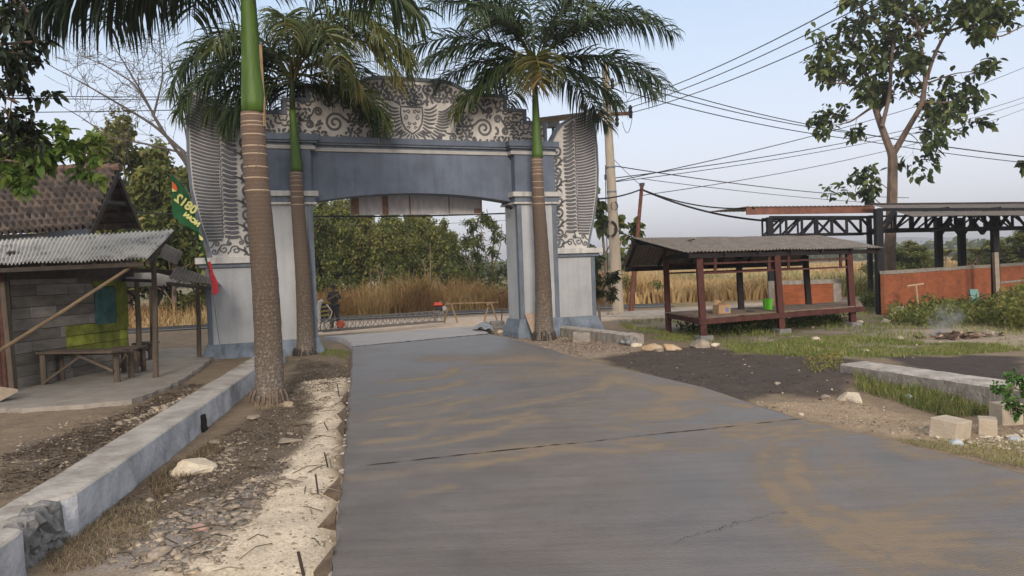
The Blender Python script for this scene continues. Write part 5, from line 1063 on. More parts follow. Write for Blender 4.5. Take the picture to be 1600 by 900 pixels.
# palm in front of the right pillar
b0 = G(850, 519, -.05); Yp = 23.0; b0 = np.array([b0[0]*Yp/b0[1], Yp, -.05])
FR3 = [(180, 38, 1.05, .18, 1.35, .85), (195, 26, .85, .25, 1.3, .8), (168, 16, .8, .22, 1.05, .7), (186, -8, .68, .4, .9, .6), (0, 40, 1.12, .15, 1.3, .9), (12, 22, 1.1, .22, 1.25, .95), (350, 5, .95, .15, 1.0, .8), (25, 55, 1.1, .2, 1.3, .8), (340, 50, 1, .2, 1.5, .8), (155, 60, 1.1, .15, 1.2, .7), (205, 62, 1.05, .2, 1.4, .8), (270, 8, .55, .66, 1.7, .5), (262, -5, .4, .62, 1.5, .5), (300, 55, .9, .25, 1.9, .8), (235, 50, .9, .25, 1.9, .8), (90, 70, 1.1, .2, 1, .6), (60, 60, 1, .2, 1.3, .6), (120, 60, 1, .2, 1.3, .6), (10, 72, 1.05, .2, 1.1, .7), (175, 75, 1.05, .2, 1.1, .7), (100, 20, 1, .15, 1.2, .7), (188, -2, .42, .25, .9, .6), (352, -8, .7, .2, .9, .8), (140, -8, .8, .2, .9, 1.0), (40, -10, .85, .2, .9, 1.0)]
palm('palm standing in front of the right gate pillar with a pale yellow lower frond', b0, D(840, 247, Yp), D(836, 148, Yp), .275, .165, .16, 3, FR3, 9, 1.15, crown=D(835, 100, Yp), L=4.0, llf=.28, npl=84, lw=.046)

# ------------------------------------------------------------------ trees
barkm = mat('bark_grey_brown', (.15, .11, .085), .95, .35, 5, bump=.6, stretch=(1, 1, .4)); barkp = mat('bark_pale', (.26, .20, .15), .95, .3, 5, bump=.4); barkg = mat('bark_grey', (.105, .09, .08), .95, .3, 5, bump=.3)
G1 = [(.018, .03, .012), (.042, .068, .02), (.085, .125, .03), (.15, .18, .045), (.24, .23, .07)]
leafm = mat('teak_leaf', (1, 1, 1), .55, .15, 3, tone=G1, bump=0, spec=.4, trans=.22); leafd = mat('dark_leaf', (1, 1, 1), .5, .15, 3, tone=[(.01, .014, .01), (.02, .03, .014), (.035, .05, .02), (.05, .065, .02)], bump=0, trans=.12)
leaff = mat('feathery_leaf', (1, 1, 1), .6, .15, 3, tone=[(.035, .06, .025), (.06, .09, .04)], bump=0, trans=.2)
leafa = mat('grove_leaf', (1, 1, 1), .6, .2, .6, tone=[(.034, .052, .02), (.08, .11, .03), (.15, .18, .045), (.27, .27, .07), (.34, .26, .10)], bump=0, trans=.3)
def grow(m_, rng, p, d, L, r, depth, anchors, up=.12, spread=.55, seg=5, taper=.62, kids=(2, 4), minr=.006):
    n = 5; P_ = [p]; q_ = p
    for k in range(n): d = norm(d+rng.normal(0, .13, 3)+np.array([0, 0, up])*.35); q_ = q_+d*L/n; P_.append(q_)
    m_.tube(P_, np.linspace(r, max(r*taper, minr), n+1), seg if r > .05 else 4, False)
    if depth == 0: anchors += [(P_[k], d) for k in (2, 3, 4, 5)]; return
    if depth == 1: anchors += [(P_[4], d)]
    for k in range(rng.integers(*kids)+1):
        s = P_[rng.integers(2, n+1)] if k else P_[-1]; dd = norm(d+rng.normal(0, spread, 3)); grow(m_, rng, s, dd, L*rng.uniform(.6, .85), max(r*taper*rng.uniform(.6, .95), minr), depth-1, anchors, up, spread, seg, taper, kids, minr)
def crown_from(anchors, rng, per, size, wr, spread, droop=.3, tone0=.45, tvar=.2, dirmix=.5, zt=0, sv=.25):
    A_ = np.array([a for a, d in anchors]); Dd = np.array([d for a, d in anchors]); k = len(A_); idx = np.repeat(np.arange(k), per); n = len(idx)
    rd = norm(rng.normal(0, 1, (n, 3))); d = norm(rd+Dd[idx]*dirmix+np.array([0, 0, -droop])); c = A_[idx]+norm(rng.normal(0, 1, (n, 3)))*spread*rng.random((n, 1))
    sz = size*(1+rng.normal(0, sv, n)).clip(.4, 1.7); V, f = leaf_arrays(c, d, sz, wr, rng)
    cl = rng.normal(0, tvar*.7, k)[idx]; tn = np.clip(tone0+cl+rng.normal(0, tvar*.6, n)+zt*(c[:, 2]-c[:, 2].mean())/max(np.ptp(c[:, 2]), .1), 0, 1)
    return V, f, np.repeat(tn, 6)
def tree(name, label, base, h, rt, seed, leaf, lm, bark, depth=3, per=9, wr=.6, spread=.35, trunkf=.4, limbs=6, limbL=None, tone0=.45, group=None, up=.2, spr=.55, cat='tree', loc=None, zt=.2, droop=.3):
    rng = np.random.default_rng(seed); r_ = thing(name, label, cat, base, 0, group); m_ = MB(); anc = []
    base = np.array(base, float); n = 9; P_ = [base-[0, 0, .2]]; d = np.array([rng.normal(0, .05), rng.normal(0, .05), 1]); q_ = base
    for k in range(n): q_ = q_+norm(d+rng.normal(0, .05, 3))*h*.85/n; P_.append(q_)
    P_ = np.array(P_); R0 = rt*np.linspace(1.1, .35, n+1); m_.tube(P_, R0, 8, True)
    limbL = limbL or h*.28
    for k in range(limbs):
        f_ = trunkf+(1-trunkf)*(k+.5)/limbs; ii = f_*n; p0 = P_[int(ii)]*(1-ii % 1)+P_[min(int(ii)+1, n)]*(ii % 1); a = k*2.4+rng.random(); e = rng.uniform(.2, .8)
        grow(m_, rng, p0, np.array([math.cos(a)*math.cos(e), math.sin(a)*math.cos(e), math.sin(e)]), limbL*rng.uniform(.8, 1.2)*(1.15-.5*f_), rt*.35, depth-1, anc, up, spr)
    grow(m_, rng, P_[-1], np.array([0, 0, 1.]), limbL*.7, rt*.3, depth-1, anc, up, spr)
    m_.build('trunk', bark, r_, smooth='leaf')
    V, f, tn = crown_from(anc, rng, per, leaf, wr, spread, droop, tone0, .2, .4, zt); fast('crown', V, [f], tn, lm, r_); return r_
def px_tree(name, label, base, branches, seed, leaf, lm, bark, twig=(1.0, 3, 6), per=7, wr=.6, spread=.25, tone0=.4, droop=.4, cat='tree', zt=.2, tdepth=1, zoneD=.6, tvar=.2, start=.25, minr=.005):
    """limbs follow the photographed ones in the tree's own depth range; branches = [(points(px,py,Y), r0, r1, twigs)]"""
    rng = np.random.default_rng(seed); r_ = thing(name, label, cat, base); m_ = MB(); anc = []
    for pts, r0, r1, nt_ in branches:
        P_ = np.array([D(*q_) for q_ in pts]); t = np.linspace(0, 1, len(P_)); tt = np.linspace(0, 1, len(P_)*4); Q_ = np.stack([np.interp(tt, t, P_[:, k]) for k in range(3)], 1)
        Q_[1:-1] = (Q_[:-2]+Q_[1:-1]*2+Q_[2:])/4; m_.tube(Q_, np.linspace(r0, r1, len(Q_)), 8 if r0 > .05 else 5, False)
        for k in range(nt_):
            f_ = start+(1-start)*(k+rng.random())/nt_ if nt_ > 1 else 1; i = min(int(f_*(len(Q_)-1)), len(Q_)-2); tg = norm(Q_[i+1]-Q_[i]); dd = norm(tg*.5+rng.normal(0, .75, 3)+[0, 0, .15])
            grow(m_, rng, Q_[i], dd, twig[0]*rng.uniform(.6, 1.2), max(r1*.7, .008), tdepth, anc, .1, .6, 5, .6, (1, 3), minr)
    m_.build('trunk', bark, r_, smooth='leaf'); V, f, tn = crown_from(anc, rng, per, leaf, wr, spread, droop, tone0, tvar, .4, zt); fast('crown', V, [f], tn, lm, r_); return r_

# big teak tree on the right
Y_ = 40; bt = D(1392, 455, Y_); bt[2] = -.15
br = [([(1392, 460, 40), (1390, 400, 40), (1394, 310, 40), (1395, 245, 40), (1392, 235, 40)], .32, .22, 0), ([(1393, 240, 40), (1378, 200, 40.3), (1366, 165, 40.8), (1360, 130, 41), (1345, 100, 41.5), (1330, 60, 42), (1345, 20, 42)], .2, .04, 12),
      ([(1396, 240, 40), (1416, 205, 39.6), (1440, 165, 39), (1447, 120, 38.8), (1440, 80, 38.5), (1432, 30, 38.5), (1420, -20, 38.5)], .17, .05, 13), ([(1447, 125, 39), (1460, 85, 38.5), (1478, 50, 38), (1515, 38, 37.5), (1560, 60, 37), (1600, 40, 37)], .1, .025, 11),
      ([(1378, 198, 40), (1390, 150, 40), (1393, 90, 40), (1400, 40, 40), (1398, -20, 40)], .12, .04, 13), ([(1366, 165, 40.5), (1330, 190, 41), (1310, 195, 41)], .07, .02, 5), ([(1362, 140, 41), (1320, 130, 41), (1280, 130, 41.5)], .07, .015, 7),
      ([(1443, 160, 39), (1480, 160, 38.5), (1520, 150, 38)], .06, .015, 6), ([(1440, 170, 39), (1475, 185, 39), (1510, 185, 39)], .05, .015, 4), ([(1450, 130, 39), (1490, 115, 38), (1530, 110, 38)], .05, .012, 4), ([(1393, 300, 40), (1375, 285, 40), (1362, 296, 40)], .03, .01, 2), ([(1390, 330, 40), (1360, 305, 40), (1335, 300, 40), (1340, 285, 40)], .03, .01, 3),
      ([(1345, 100, 41.5), (1300, 90, 42), (1290, 60, 42)], .06, .015, 5), ([(1420, 60, 38.5), (1470, 20, 38), (1500, -10, 38)], .07, .02, 8), ([(1395, 60, 40), (1350, 20, 41), (1330, -20, 41)], .07, .02, 8), ([(1480, 50, 38), (1520, 5, 37.5), (1560, -15, 37)], .05, .02, 6), ([(1416, 205, 39.6), (1430, 215, 39), (1442, 232, 39)], .03, .01, 3)]
px_tree('teak_tree', 'tall open teak tree with large drooping leaves rising behind the timber shed', bt, br, 5, .38, leafm, barkm, twig=(1.3, 3, 6), per=4, wr=.62, spread=.42, tone0=.46, droop=.6, tdepth=1, tvar=.2)
# leaves entering at the right edge
px_tree('teak_tree', 'teak whose lowest leaves poke in at the right edge of the picture above the shed', D(1720, 430, 34)*[1, 1, 0]+[0, 0, -.1], [([(1720, 470, 34), (1715, 300, 34), (1690, 200, 34), (1650, 230, 34), (1605, 258, 34)], .2, .02, 0), ([(1660, 225, 34), (1625, 255, 34), (1598, 266, 34)], .03, .01, 4)], 6, .42, leafm, barkm, twig=(.5, 3, 6), per=6, tone0=.3, droop=.9, tdepth=0)
# foreground tree at the left edge
px_tree('overhanging_tree', 'dark leafy tree whose boughs hang in from the left edge of the picture', D(-420, 600, 9)*[1, 1, 0]+[0, 0, -.1],
        [([(-420, 700, 9), (-380, 300, 9), (-260, 60, 9), (-120, -60, 9), (10, -20, 9), (45, 20, 9)], .2, .015, 5), ([(-200, 30, 9), (-80, 60, 9), (0, 70, 9), (50, 65, 9)], .05, .01, 7), ([(-150, 60, 9), (-60, 130, 9), (0, 150, 9), (30, 160, 9)], .04, .01, 6), ([(-150, 130, 9.3), (-60, 190, 9.3), (10, 200, 9.3), (35, 215, 9.3)], .035, .01, 5), ([(-120, -60, 9), (-20, -40, 9), (30, 10, 9)], .04, .01, 5)],
        7, .12, leafd, barkm, twig=(.32, 3, 6), per=4, wr=.42, spread=.1, tone0=.35, droop=.5, start=.5)
px_tree('overhanging_tree', 'bright green broadleaf bough reaching over the tiled roof from the left', D(-260, 600, 13)*[1, 1, 0]+[0, 0, -.1],
        [([(-260, 640, 13), (-230, 380, 13), (-140, 270, 13), (-40, 240, 13), (40, 235, 13), (85, 225, 13)], .16, .015, 12), ([(-60, 240, 13), (20, 252, 12.8), (75, 262, 12.6)], .03, .01, 8), ([(-40, 240, 13), (40, 215, 13), (80, 205, 13), (100, 215, 13)], .03, .01, 5), ([(60, 232, 13), (110, 238, 13), (138, 240, 13)], .02, .008, 4), ([(-50, 240, 13), (-20, 260, 13), (20, 240, 13)], .03, .01, 6)],
        8, .16, mat('bough_leaf', (1, 1, 1), .5, .15, 3, tone=[(.02, .045, .012), (.05, .105, .022), (.10, .18, .035), (.18, .25, .05)], bump=0, trans=.25), barkm, twig=(.30, 3, 6), per=5, wr=.55, spread=.10, tone0=.8, droop=.35, start=.4)
# bare feathery tree behind the left wing
px_tree('bare_tree', 'nearly leafless spreading tree with thin grey branches behind the left wing', D(330, 440, 31)*[1, 1, 0]+[0, 0, -.15],
        [([(340, 520, 31), (325, 400, 31), (305, 290, 31), (285, 235, 31)], .16, .09, 0), ([(290, 240, 31), (240, 195, 31), (190, 165, 31), (130, 130, 31), (70, 98, 31)], .07, .012, 12), ([(298, 265, 31), (250, 200, 30), (225, 150, 30), (195, 100, 30), (170, 60, 30)], .07, .014, 12), ([(290, 240, 31), (230, 225, 31), (170, 215, 31), (130, 185, 31), (95, 165, 31)], .05, .01, 9), ([(262, 215, 31), (210, 130, 32), (160, 100, 32), (120, 85, 32)], .05, .01, 6), ([(300, 260, 31), (285, 180, 31), (280, 120, 31), (300, 60, 31)], .05, .014, 8), ([(240, 180, 30), (255, 120, 30), (250, 60, 30)], .05, .01, 5)],
        9, .05, leaff, barkg, twig=(1.3, 3, 6), per=1, wr=.5, spread=.2, tone0=.5, droop=.1, tdepth=2, minr=.008)
# grove behind the hut and the gate (each its own tree)
protos = []
for k, (h, lf, sd, dp, per) in enumerate([(8.6, .34, 31, 3, 24), (8.0, .31, 32, 3, 24), (9.0, .34, 33, 3, 22)]):
    protos.append((tree('grove_tree', 'x', (0, 0, 0), h, .17, sd, lf, leafa, barkm, 3, per, .62, .75, .12, 12, None, .46+.04*k, None, .25, .6), h))
spots = [(150, 44, 8.2, 0), (196, 40, 8.9, 1), (236, 45, 8.2, 2), (272, 39, 7.6, 0), (318, 46, 8.0, 1), (365, 44, 8, 2), (120, 50, 8.0, 1), (480, 58, 7.0, 2), (512, 54, 6.6, 0), (545, 58, 6.6, 1), (578, 54, 5.6, 2), (612, 60, 6.1, 0), (640, 55, 5.5, 1), (668, 60, 5.9, 2), (692, 56, 4.9, 0), (452, 60, 7.5, 1), (530, 66, 7.4, 2), (600, 68, 6.4, 0), (655, 70, 6.7, 1), (712, 62, 3.7, 2), (500, 70, 8.0, 0), (400, 52, 9, 1)]
order = sorted(range(len(spots)), key=lambda i: spots[i][0]); used = set(); words = ['behind the awning of the hut', 'behind the tiled gable', 'above the hut canopy posts', 'behind the green flag', 'left of the carved left wing', 'behind the left wing', 'behind the left pillar', 'inside the gate at its left pillar', 'seen through the gate near the person', 'through the gate just right of the person', 'through the gate under the left end of the signboard', 'through the gate under the first brown batten', 'through the gate at left of centre', 'deep in the grove left of centre', 'through the gate at the middle of the signboard', 'deep in the grove at the centre', 'through the gate above the red engine', 'deep in the grove above the red engine', 'just left of the right-hand grove edge', 'at the right edge of the grove', 'lowest, ending the grove at its right', 'far behind the hut']
rngg = np.random.default_rng(77)
for j, i in enumerate(order):
    x, Y_, hh_, k = spots[i]; q_ = D(x, 450, Y_); pr, h0 = protos[k]; s = hh_/h0*.93; lb = ('broadleaf grove tree '+words[min(j, len(words)-1)])
    if k not in used:
        used.add(k); pr.location = (q_[0], q_[1], -.15); pr.scale = (s, s, s); tag(pr, lb, 'tree', 'grove trees beyond the highway'); RM[pr.name] = None
    else: copy_tree(pr, (q_[0], q_[1], -.15), rngg.random()*6.28, (s*rngg.uniform(.85, 1), s*rngg.uniform(.85, 1), s), lb, 'tree', 'grove trees beyond the highway')
# thin trees at the right inside the gate
px_tree('slender_tree', 'thin pale-stemmed tree with feathery leaf tufts next to the right pillar inside the gate', D(770, 440, 48)*[1, 1, 0]+[0, 0, -.1], [([(770, 480, 48), (768, 420, 48), (772, 370, 48), (765, 345, 48)], .09, .03, 5), ([(770, 430, 48), (757, 390, 48), (752, 360, 48), (750, 345, 48)], .05, .02, 5), ([(770, 420, 48), (782, 385, 48), (784, 350, 48)], .05, .02, 5)], 14, .3, leafa, barkp, twig=(.6, 3, 6), per=6, wr=.3, spread=.25, tone0=.35, tdepth=1, start=.5)
px_tree('slender_tree', 'thin tree with sparse leaf tufts between the grove and the right pillar', D(740, 440, 50)*[1, 1, 0]+[0, 0, -.1], [([(742, 480, 50), (740, 430, 50), (738, 400, 50), (742, 380, 50)], .08, .03, 6), ([(741, 440, 50), (730, 410, 50), (722, 395, 50)], .04, .02, 5)], 15, .3, leafa, barkp, twig=(.7, 3, 6), per=7, wr=.35, spread=.25, tone0=.35, tdepth=1, start=.4)
for k, (x, xt, yt) in enumerate([(582, 600, 415), (593, 590, 420), (668, 672, 380), (676, 660, 405), (622, 628, 425)]):
    px_tree('bare_sapling', ['leaning pale forked sapling left of centre in the tall dry grass', 'upright pale sapling beside the forked one in the dry grass', 'tall thin bare stem above the red engine', 'short bare twiggy stem leaning left above the red engine', 'small pale sapling in the middle of the dry grass'][k], D(x, 478, 45)*[1, 1, 0]+[0, 0, -.1], [([(x, 485, 45), ((x+xt)/2+3, 455, 45), (xt, yt, 45)], .05, .015, 3), ([(x, 465, 45), (x+8-4*(k % 3), 440, 45), (x+14-10*(k % 3), 425, 45)], .03, .01, 2)], 40+k, .14, leafa, barkp, twig=(.5, 3, 6), per=2, wr=.4, tone0=.7, tdepth=1)
# teak sapling behind the concrete pole
px_tree('young_teak', 'young teak with big light green leaves just right of the carved right wing', D(948, 440, 37)*[1, 1, 0]+[0, 0, -.1], [([(948, 480, 37), (946, 420, 37), (942, 370, 37), (938, 335, 37), (932, 312, 37)], .09, .03, 8), ([(946, 420, 37), (968, 380, 37), (988, 362, 37), (1000, 366, 37)], .05, .02, 5), ([(944, 400, 37), (962, 365, 37), (972, 350, 37)], .04, .02, 4), ([(944, 430, 37), (930, 405, 37), (925, 390, 37)], .04, .02, 4), ([(946, 440, 37), (975, 410, 37), (990, 395, 37)], .04, .02, 4)], 16, .42, leafm, barkp, twig=(.45, 3, 6), per=4, wr=.75, spread=.2, tone0=.62, droop=.7, tdepth=0, tvar=.22, start=.5)
# small dark mango-like tree beside the gate
px_tree('small_tree', 'small dark green bushy tree at the right foot of the gate', G(938, 505), [([(938, 508, 27.0), (936, 480, 27), (931, 462, 27)], .05, .04, 0), ([(933, 470, 27), (924, 445, 27), (918, 455, 27), (912, 462, 27)], .03, .01, 7), ([(933, 468, 27), (945, 440, 27), (957, 430, 27)], .03, .01, 7), ([(933, 468, 27), (932, 435, 27), (930, 410, 27)], .03, .01, 8), ([(933, 460, 27), (944, 455, 26.6), (955, 455, 26.5)], .02, .01, 5), ([(932, 440, 27), (920, 425, 27), (918, 412, 27)], .02, .01, 4)], 17, .19, leafd, barkm, twig=(.34, 3, 6), per=9, wr=.32, spread=.08, tone0=.45, droop=.5, tdepth=0, start=.35)
# trees far right behind the wall
for k, (x, Y_, h_) in enumerate([(1420, 60, 2.5), (1448, 66, 2.0), (1540, 75, 2.2), (1590, 58, 3.0), (1515, 90, 2.2)]):
    q_ = D(x, 400, Y_); pr, h0 = protos[k % 3]; s = h_/h0; copy_tree(pr, (q_[0], q_[1], -.15), k*1.7, (s*1.9, s*1.9, s), ['bushy low tree behind the left end of the long brick wall', 'lower bush just right of the teak trunk above the brick wall', 'bushy tree between the two right shed posts', 'bushy tree at the right edge above the brick wall', 'hazy bush in the gap between shed posts'][k], 'tree', 'low trees in the far field')
for k, (x, Y_) in enumerate([(1528, 62), (1478, 70)]):
    q_ = D(x, 400, Y_); r_ = thing('banana_plant', ['banana clump with ragged leaves above the brick wall between the right posts', 'smaller banana plant above the brick wall left of centre'][k], 'plant', (q_[0], q_[1], -.1)); m_ = MB(); m_.tube([(q_[0], q_[1], -.1), (q_[0], q_[1], 1.8)], [.14, .1], 8); m_.build('stem', barkp, r_); rng = np.random.default_rng(k); n = 11
    for i in range(n):
        a = i*2.4; fr_n = 9; t = np.linspace(0, 1, fr_n); e = 1.2-1.7*t; L_ = 2.0; dx = np.cumsum(np.cos(e))*L_/fr_n; dz = np.cumsum(np.sin(e))*L_/fr_n; cc_ = np.c_[q_[0]+dx*math.cos(a), q_[1]+dx*math.sin(a), 1.7+dz]; sd = np.array([-math.sin(a), math.cos(a), 0]); wv = .28*np.sin(np.pi*np.clip(t+.05, 0, 1))**.6
        V = np.concatenate([cc_+sd*wv[:, None]-[0, 0, .08], cc_, cc_-sd*wv[:, None]-[0, 0, .08]]); p = MB(); p.add(V, [(r*fr_n+j, r*fr_n+j+1, (r+1)*fr_n+j+1, (r+1)*fr_n+j) for r in range(2) for j in range(fr_n-1)], .6+.3*rng.random()); p.build('leaf', leafa, r_, smooth='leaf')

# far-off wood along the horizon
rng = np.random.default_rng(9); n = 9000; X = rng.uniform(-260, 520, n); Yd = rng.uniform(260, 330, n); hmax = 3.4+3.8*fbm(X/26, X*0, 3)+1.6*fbm(X/7, X*0, 4); hz = hmax*rng.random(n)**.6; V, f = leaf_arrays(np.c_[X, Yd, hz], norm(rng.normal(0, 1, (n, 3))), rng.uniform(2.0, 4.2, n), .8, rng)
tag(fast('far_woods', V, [f], np.repeat(np.clip(.3+rng.normal(0, .15, n), 0, 1), 6), leafa), 'blue-green line of distant woods along the horizon', 'woods', kind='stuff')

# ------------------------------------------------------------------ grasses and weeds (uncountable)
dry = mat('dry_grass', (1, 1, 1), .9, .2, .5, tone=[(.27, .16, .07), (.45, .29, .12), (.60, .43, .21), (.66, .52, .29), (.28, .30, .09)], bump=0, trans=.25)
deadm = mat('dead_grass', (1, 1, 1), .9, .3, 3, tone=[(.11, .08, .055), (.24, .18, .11), (.38, .29, .18), (.46, .38, .27), (.18, .18, .07)], bump=0, trans=.15)
grn = mat('green_grass', (1, 1, 1), .8, .25, .8, tone=[(.06, .095, .02), (.12, .175, .035), (.2, .26, .05), (.30, .30, .11), (.42, .35, .19)], bump=0, trans=.25)
def grass(name, label, X, Y, h, wd, material, tone0=.4, tv=.18, seed=1, lean=.35, z=None, parent=None):
    rng = np.random.default_rng(seed); n = len(X); H_ = h*rng.uniform(.45, 1.15, n) if np.isscalar(h) else h; Wd = wd*rng.uniform(.7, 1.3, n)
    zz = hgt(X, Y)-.02 if z is None else np.full(n, z); V, fs = blade_arrays(X, Y, zz, H_, Wd, rng, lean); tn = np.clip(tone0+(vn(X*.6, Y*.6, seed)-.5)*.35+rng.normal(0, tv, n), 0, 1)
    return tag(fast(name, V, fs, np.repeat(tn, 5), material), label, 'grass' if 'grass' in name else 'weeds', kind='stuff')
rng = np.random.default_rng(100)
# field right of the gate: sampled evenly over depth
n = 52000; Yf = 42*np.exp(rng.random(n)**1.1*math.log(260/42)); Xf = Yf*rng.uniform(.02, .80, n); ok = ~((Yf < 44) & (Xf < 6)); Xf, Yf = Xf[ok], Yf[ok]
hf = (.85+.75*vn(Xf*.12, Yf*.05, 3))*rng.uniform(.7, 1.15, len(Xf)); V, fs = blade_arrays(Xf, Yf, np.full(len(Xf), -.2), hf, .05+.0022*Yf, rng, .45)
gpatch = sstep(.52, .66, fbm(Xf*.09, Yf*.05, 41)); tn = np.clip(.42+rng.normal(0, .13, len(Xf))+.5*gpatch*(Yf < 90), 0, 1)
tag(fast('dry_field_grass', V, fs, np.repeat(tn, 5), dry), 'tall straw coloured grass filling the field behind the stall', 'grass', kind='stuff')
# verge beyond the highway seen through the gate and behind the hut
n = 26000; t = rng.random(n); Xv = -30+rng.random(n)*38; Yb = np.interp(Xv, [-30, -17.5, -9, -1, 8], [31.5, 37.2, 41.2, 43, 42.8]); Yv = Yb+rng.random(n)**1.6*6
hv_ = (.9+1.5*vn(Xv*.35, Yv*.3, 6)**1.5)*rng.uniform(.5, 1.15, n)*np.where(Xv < -13, .7, 1)*np.interp(Yv-Yb, [0, .8, 2], [.5, .9, 1.1]); V, fs = blade_arrays(Xv, Yv, np.full(n, -.2), hv_, .045*rng.uniform(.6, 1.6, n), rng, .55)
tag(fast('verge_grass', V, fs, np.repeat(np.clip(.25+(vn(Xv*.4, Yv*.4, 8)-.5)*.75+rng.normal(0, .12, n), 0, 1), 5), dry), 'tall brown dried grass and reeds lining the far side of the highway', 'grass', kind='stuff')
# low bushes in the verge
for k, (x, Y_, hh_, wd) in enumerate([(548, 46, 2.0, 1.3), (640, 45, 2.2, 1.2), (705, 46, 2.6, 1.6), (742, 47, 3.2, 1.8), (775, 48, 3.0, 1.5), (603, 47, 2.0, 1.2), (975, 44, 2.0, .9), (1020, 46, 1.2, .8), (180, 41, 2.2, 1.4), (330, 42, 2.3, 1.5), (290, 40, 1.8, 1.0), (505, 46, 2.6, 1.3), (1375, 58, 2.0, 1.6)]):
    rg = np.random.default_rng(500+k); q_ = D(x, 450, Y_); r_ = thing('bush', ['green bush in the dry verge right of the person', 'green bush in the verge left of the red engine', 'olive bush above the left sawhorse', 'dark olive bush above the barrier', 'dark bush against the right pillar inside the gate', 'low green bush in the middle of the dry verge', 'bush between the concrete pole and the steel pole', 'low bush right of the steel pole', 'dark bush under the hut canopy near the left post', 'dark bush left of the left gate wall', 'low bush seen between the hut posts', 'dark bush behind the person at the left pillar', 'bush beside the teak trunk'][k], 'bush', (q_[0], q_[1], -.15))
    m_ = MB(); anc = []
    for i in range(9): a = rg.random()*6.28; grow(m_, rg, np.array([q_[0]+math.cos(a)*wd*.3, q_[1]+math.sin(a)*wd*.3, -.15]), norm(np.array([math.cos(a)*.5, math.sin(a)*.5, 1.1])), hh_*.5, .02, 1, anc, .2, .6)
    m_.build('stems', barkm, r_, smooth='leaf'); V, f, tn = crown_from(anc, rg, 9, .20, .55, .32, .1, .35, .2, .3, .2); fast('crown', V, [f], tn, leafa, r_)
for k, (x, Y_) in enumerate([(120, 39), (290, 37), (330, 36), (205, 35)]): pass
# lawn strip and weeds right
ingr = lambda x, y: inpoly(np.array([x]), np.array([y]), grassR)[0] and not inpoly(np.array([x]), np.array([y]), dirtM)[0]
def samp_poly(n, poly, seed, dens=None, cut=.45):
    rg = np.random.default_rng(seed); P_ = np.array(poly); X = []; Y = []
    while len(X) < n:
        x = rg.uniform(P_[:, 0].min(), P_[:, 0].max(), 4*n); y = rg.uniform(P_[:, 1].min(), P_[:, 1].max(), 4*n); ok = inpoly(x, y, poly)&~inpoly(x, y, roadpoly)
        if dens: ok &= fbm(x*dens, y*dens, seed) > cut
        X = np.r_[X, x[ok]]; Y = np.r_[Y, y[ok]]
    return X[:n], Y[:n]
lawn = GL([(960, 505), (1130, 530), (1300, 522), (1440, 535), (1560, 538), (1600, 548), (1500, 556), (1300, 558), (1150, 553), (1130, 542), (1010, 528)])
X, Y = samp_poly(26000, lawn, 3, .6, .42); grass('lawn_grass', 'bright green patchy grass in front of the stall and rubbish', X, Y, .085, .013, grn, .5, .22, 2)
X, Y = samp_poly(14000, grassR, 4, .7, .5); grass('rough_grass', 'thin mixed green and straw grass around the stall', X, Y, .16, .018, grn, .6, .2, 3)
X, Y = samp_poly(9000, GL([(1325, 585), (1345, 575), (1570, 625), (1575, 648), (1480, 655), (1340, 618)]), 5, 1.2, .35); grass('kerb_weeds', 'long green and straw weeds in front of the pale kerb', X, Y, .20, .008, grn, .5, .32, 4, .9)
X, Y = samp_poly(2500, GL([(1400, 700), (1600, 690), (1620, 750)]), 6, 1.2, .4); grass('dry_grass', 'short dry grass at the road edge in the right corner', X, Y, .07, .008, grn, .8, .15, 5, .8)
X, Y = samp_poly(5000, GL([(60, 850), (150, 800), (250, 790), (230, 870), (150, 900), (80, 900)]), 7, 1.5, .35); grass('dead_grass', 'matted dead grass below the broken wall corner', X, Y, .09, .005, deadm, .4, .3, 6, 1.6)
X, Y = samp_poly(2200, GL([(225, 760), (330, 690), (350, 700), (250, 790)]), 8, 1.5, .35); grass('dead_weeds', 'grey dead weeds at the foot of the whitewashed wall', X, Y, .12, .005, deadm, .2, .3, 7, 1.2)
X, Y = samp_poly(1300, GL([(395, 600), (445, 590), (440, 640), (400, 640)]), 9); grass('dry_tuft', 'tuft of dead grass at the foot of the big palm', X, Y, .12, .006, deadm, .5, .2, 8, 1.2)
X, Y = samp_poly(1200, GL([(500, 545), (545, 548), (540, 560), (500, 556)]), 10); grass('pillar_grass', 'short grass beside the foot of the left pillar', X, Y, .08, .012, grn, .6, .2, 9)
# dark weeds massed by the brick wall and under the stall
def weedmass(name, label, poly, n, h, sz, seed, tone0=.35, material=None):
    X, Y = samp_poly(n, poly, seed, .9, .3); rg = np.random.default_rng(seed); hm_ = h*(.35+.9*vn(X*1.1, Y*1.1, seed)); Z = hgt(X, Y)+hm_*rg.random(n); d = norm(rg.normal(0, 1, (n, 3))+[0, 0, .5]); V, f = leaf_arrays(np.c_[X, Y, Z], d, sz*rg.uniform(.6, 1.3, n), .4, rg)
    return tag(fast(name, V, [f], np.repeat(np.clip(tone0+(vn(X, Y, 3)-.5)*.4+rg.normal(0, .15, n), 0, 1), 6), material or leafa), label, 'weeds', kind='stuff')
weedmass('wall_weeds', 'dark green weeds massed along the long brick wall', GL([(1385, 500), (1400, 490), (1500, 484), (1545, 482), (1620, 476), (1620, 520), (1540, 510), (1440, 512), (1390, 508)]), 7500, .58, .15, 11, .5)
weedmass('tall_weeds', 'tall green weeds at the right edge before the brick wall', GL([(1540, 500), (1560, 484), (1640, 476), (1640, 525), (1560, 515)]), 5000, 1.1, .17, 12, .6)
weedmass('shade_weeds', 'dark low weeds growing under the stall floor', GL([(1050, 520), (1110, 528), (1330, 506), (1300, 497), (1150, 505)]), 3500, .35, .13, 13, .22)
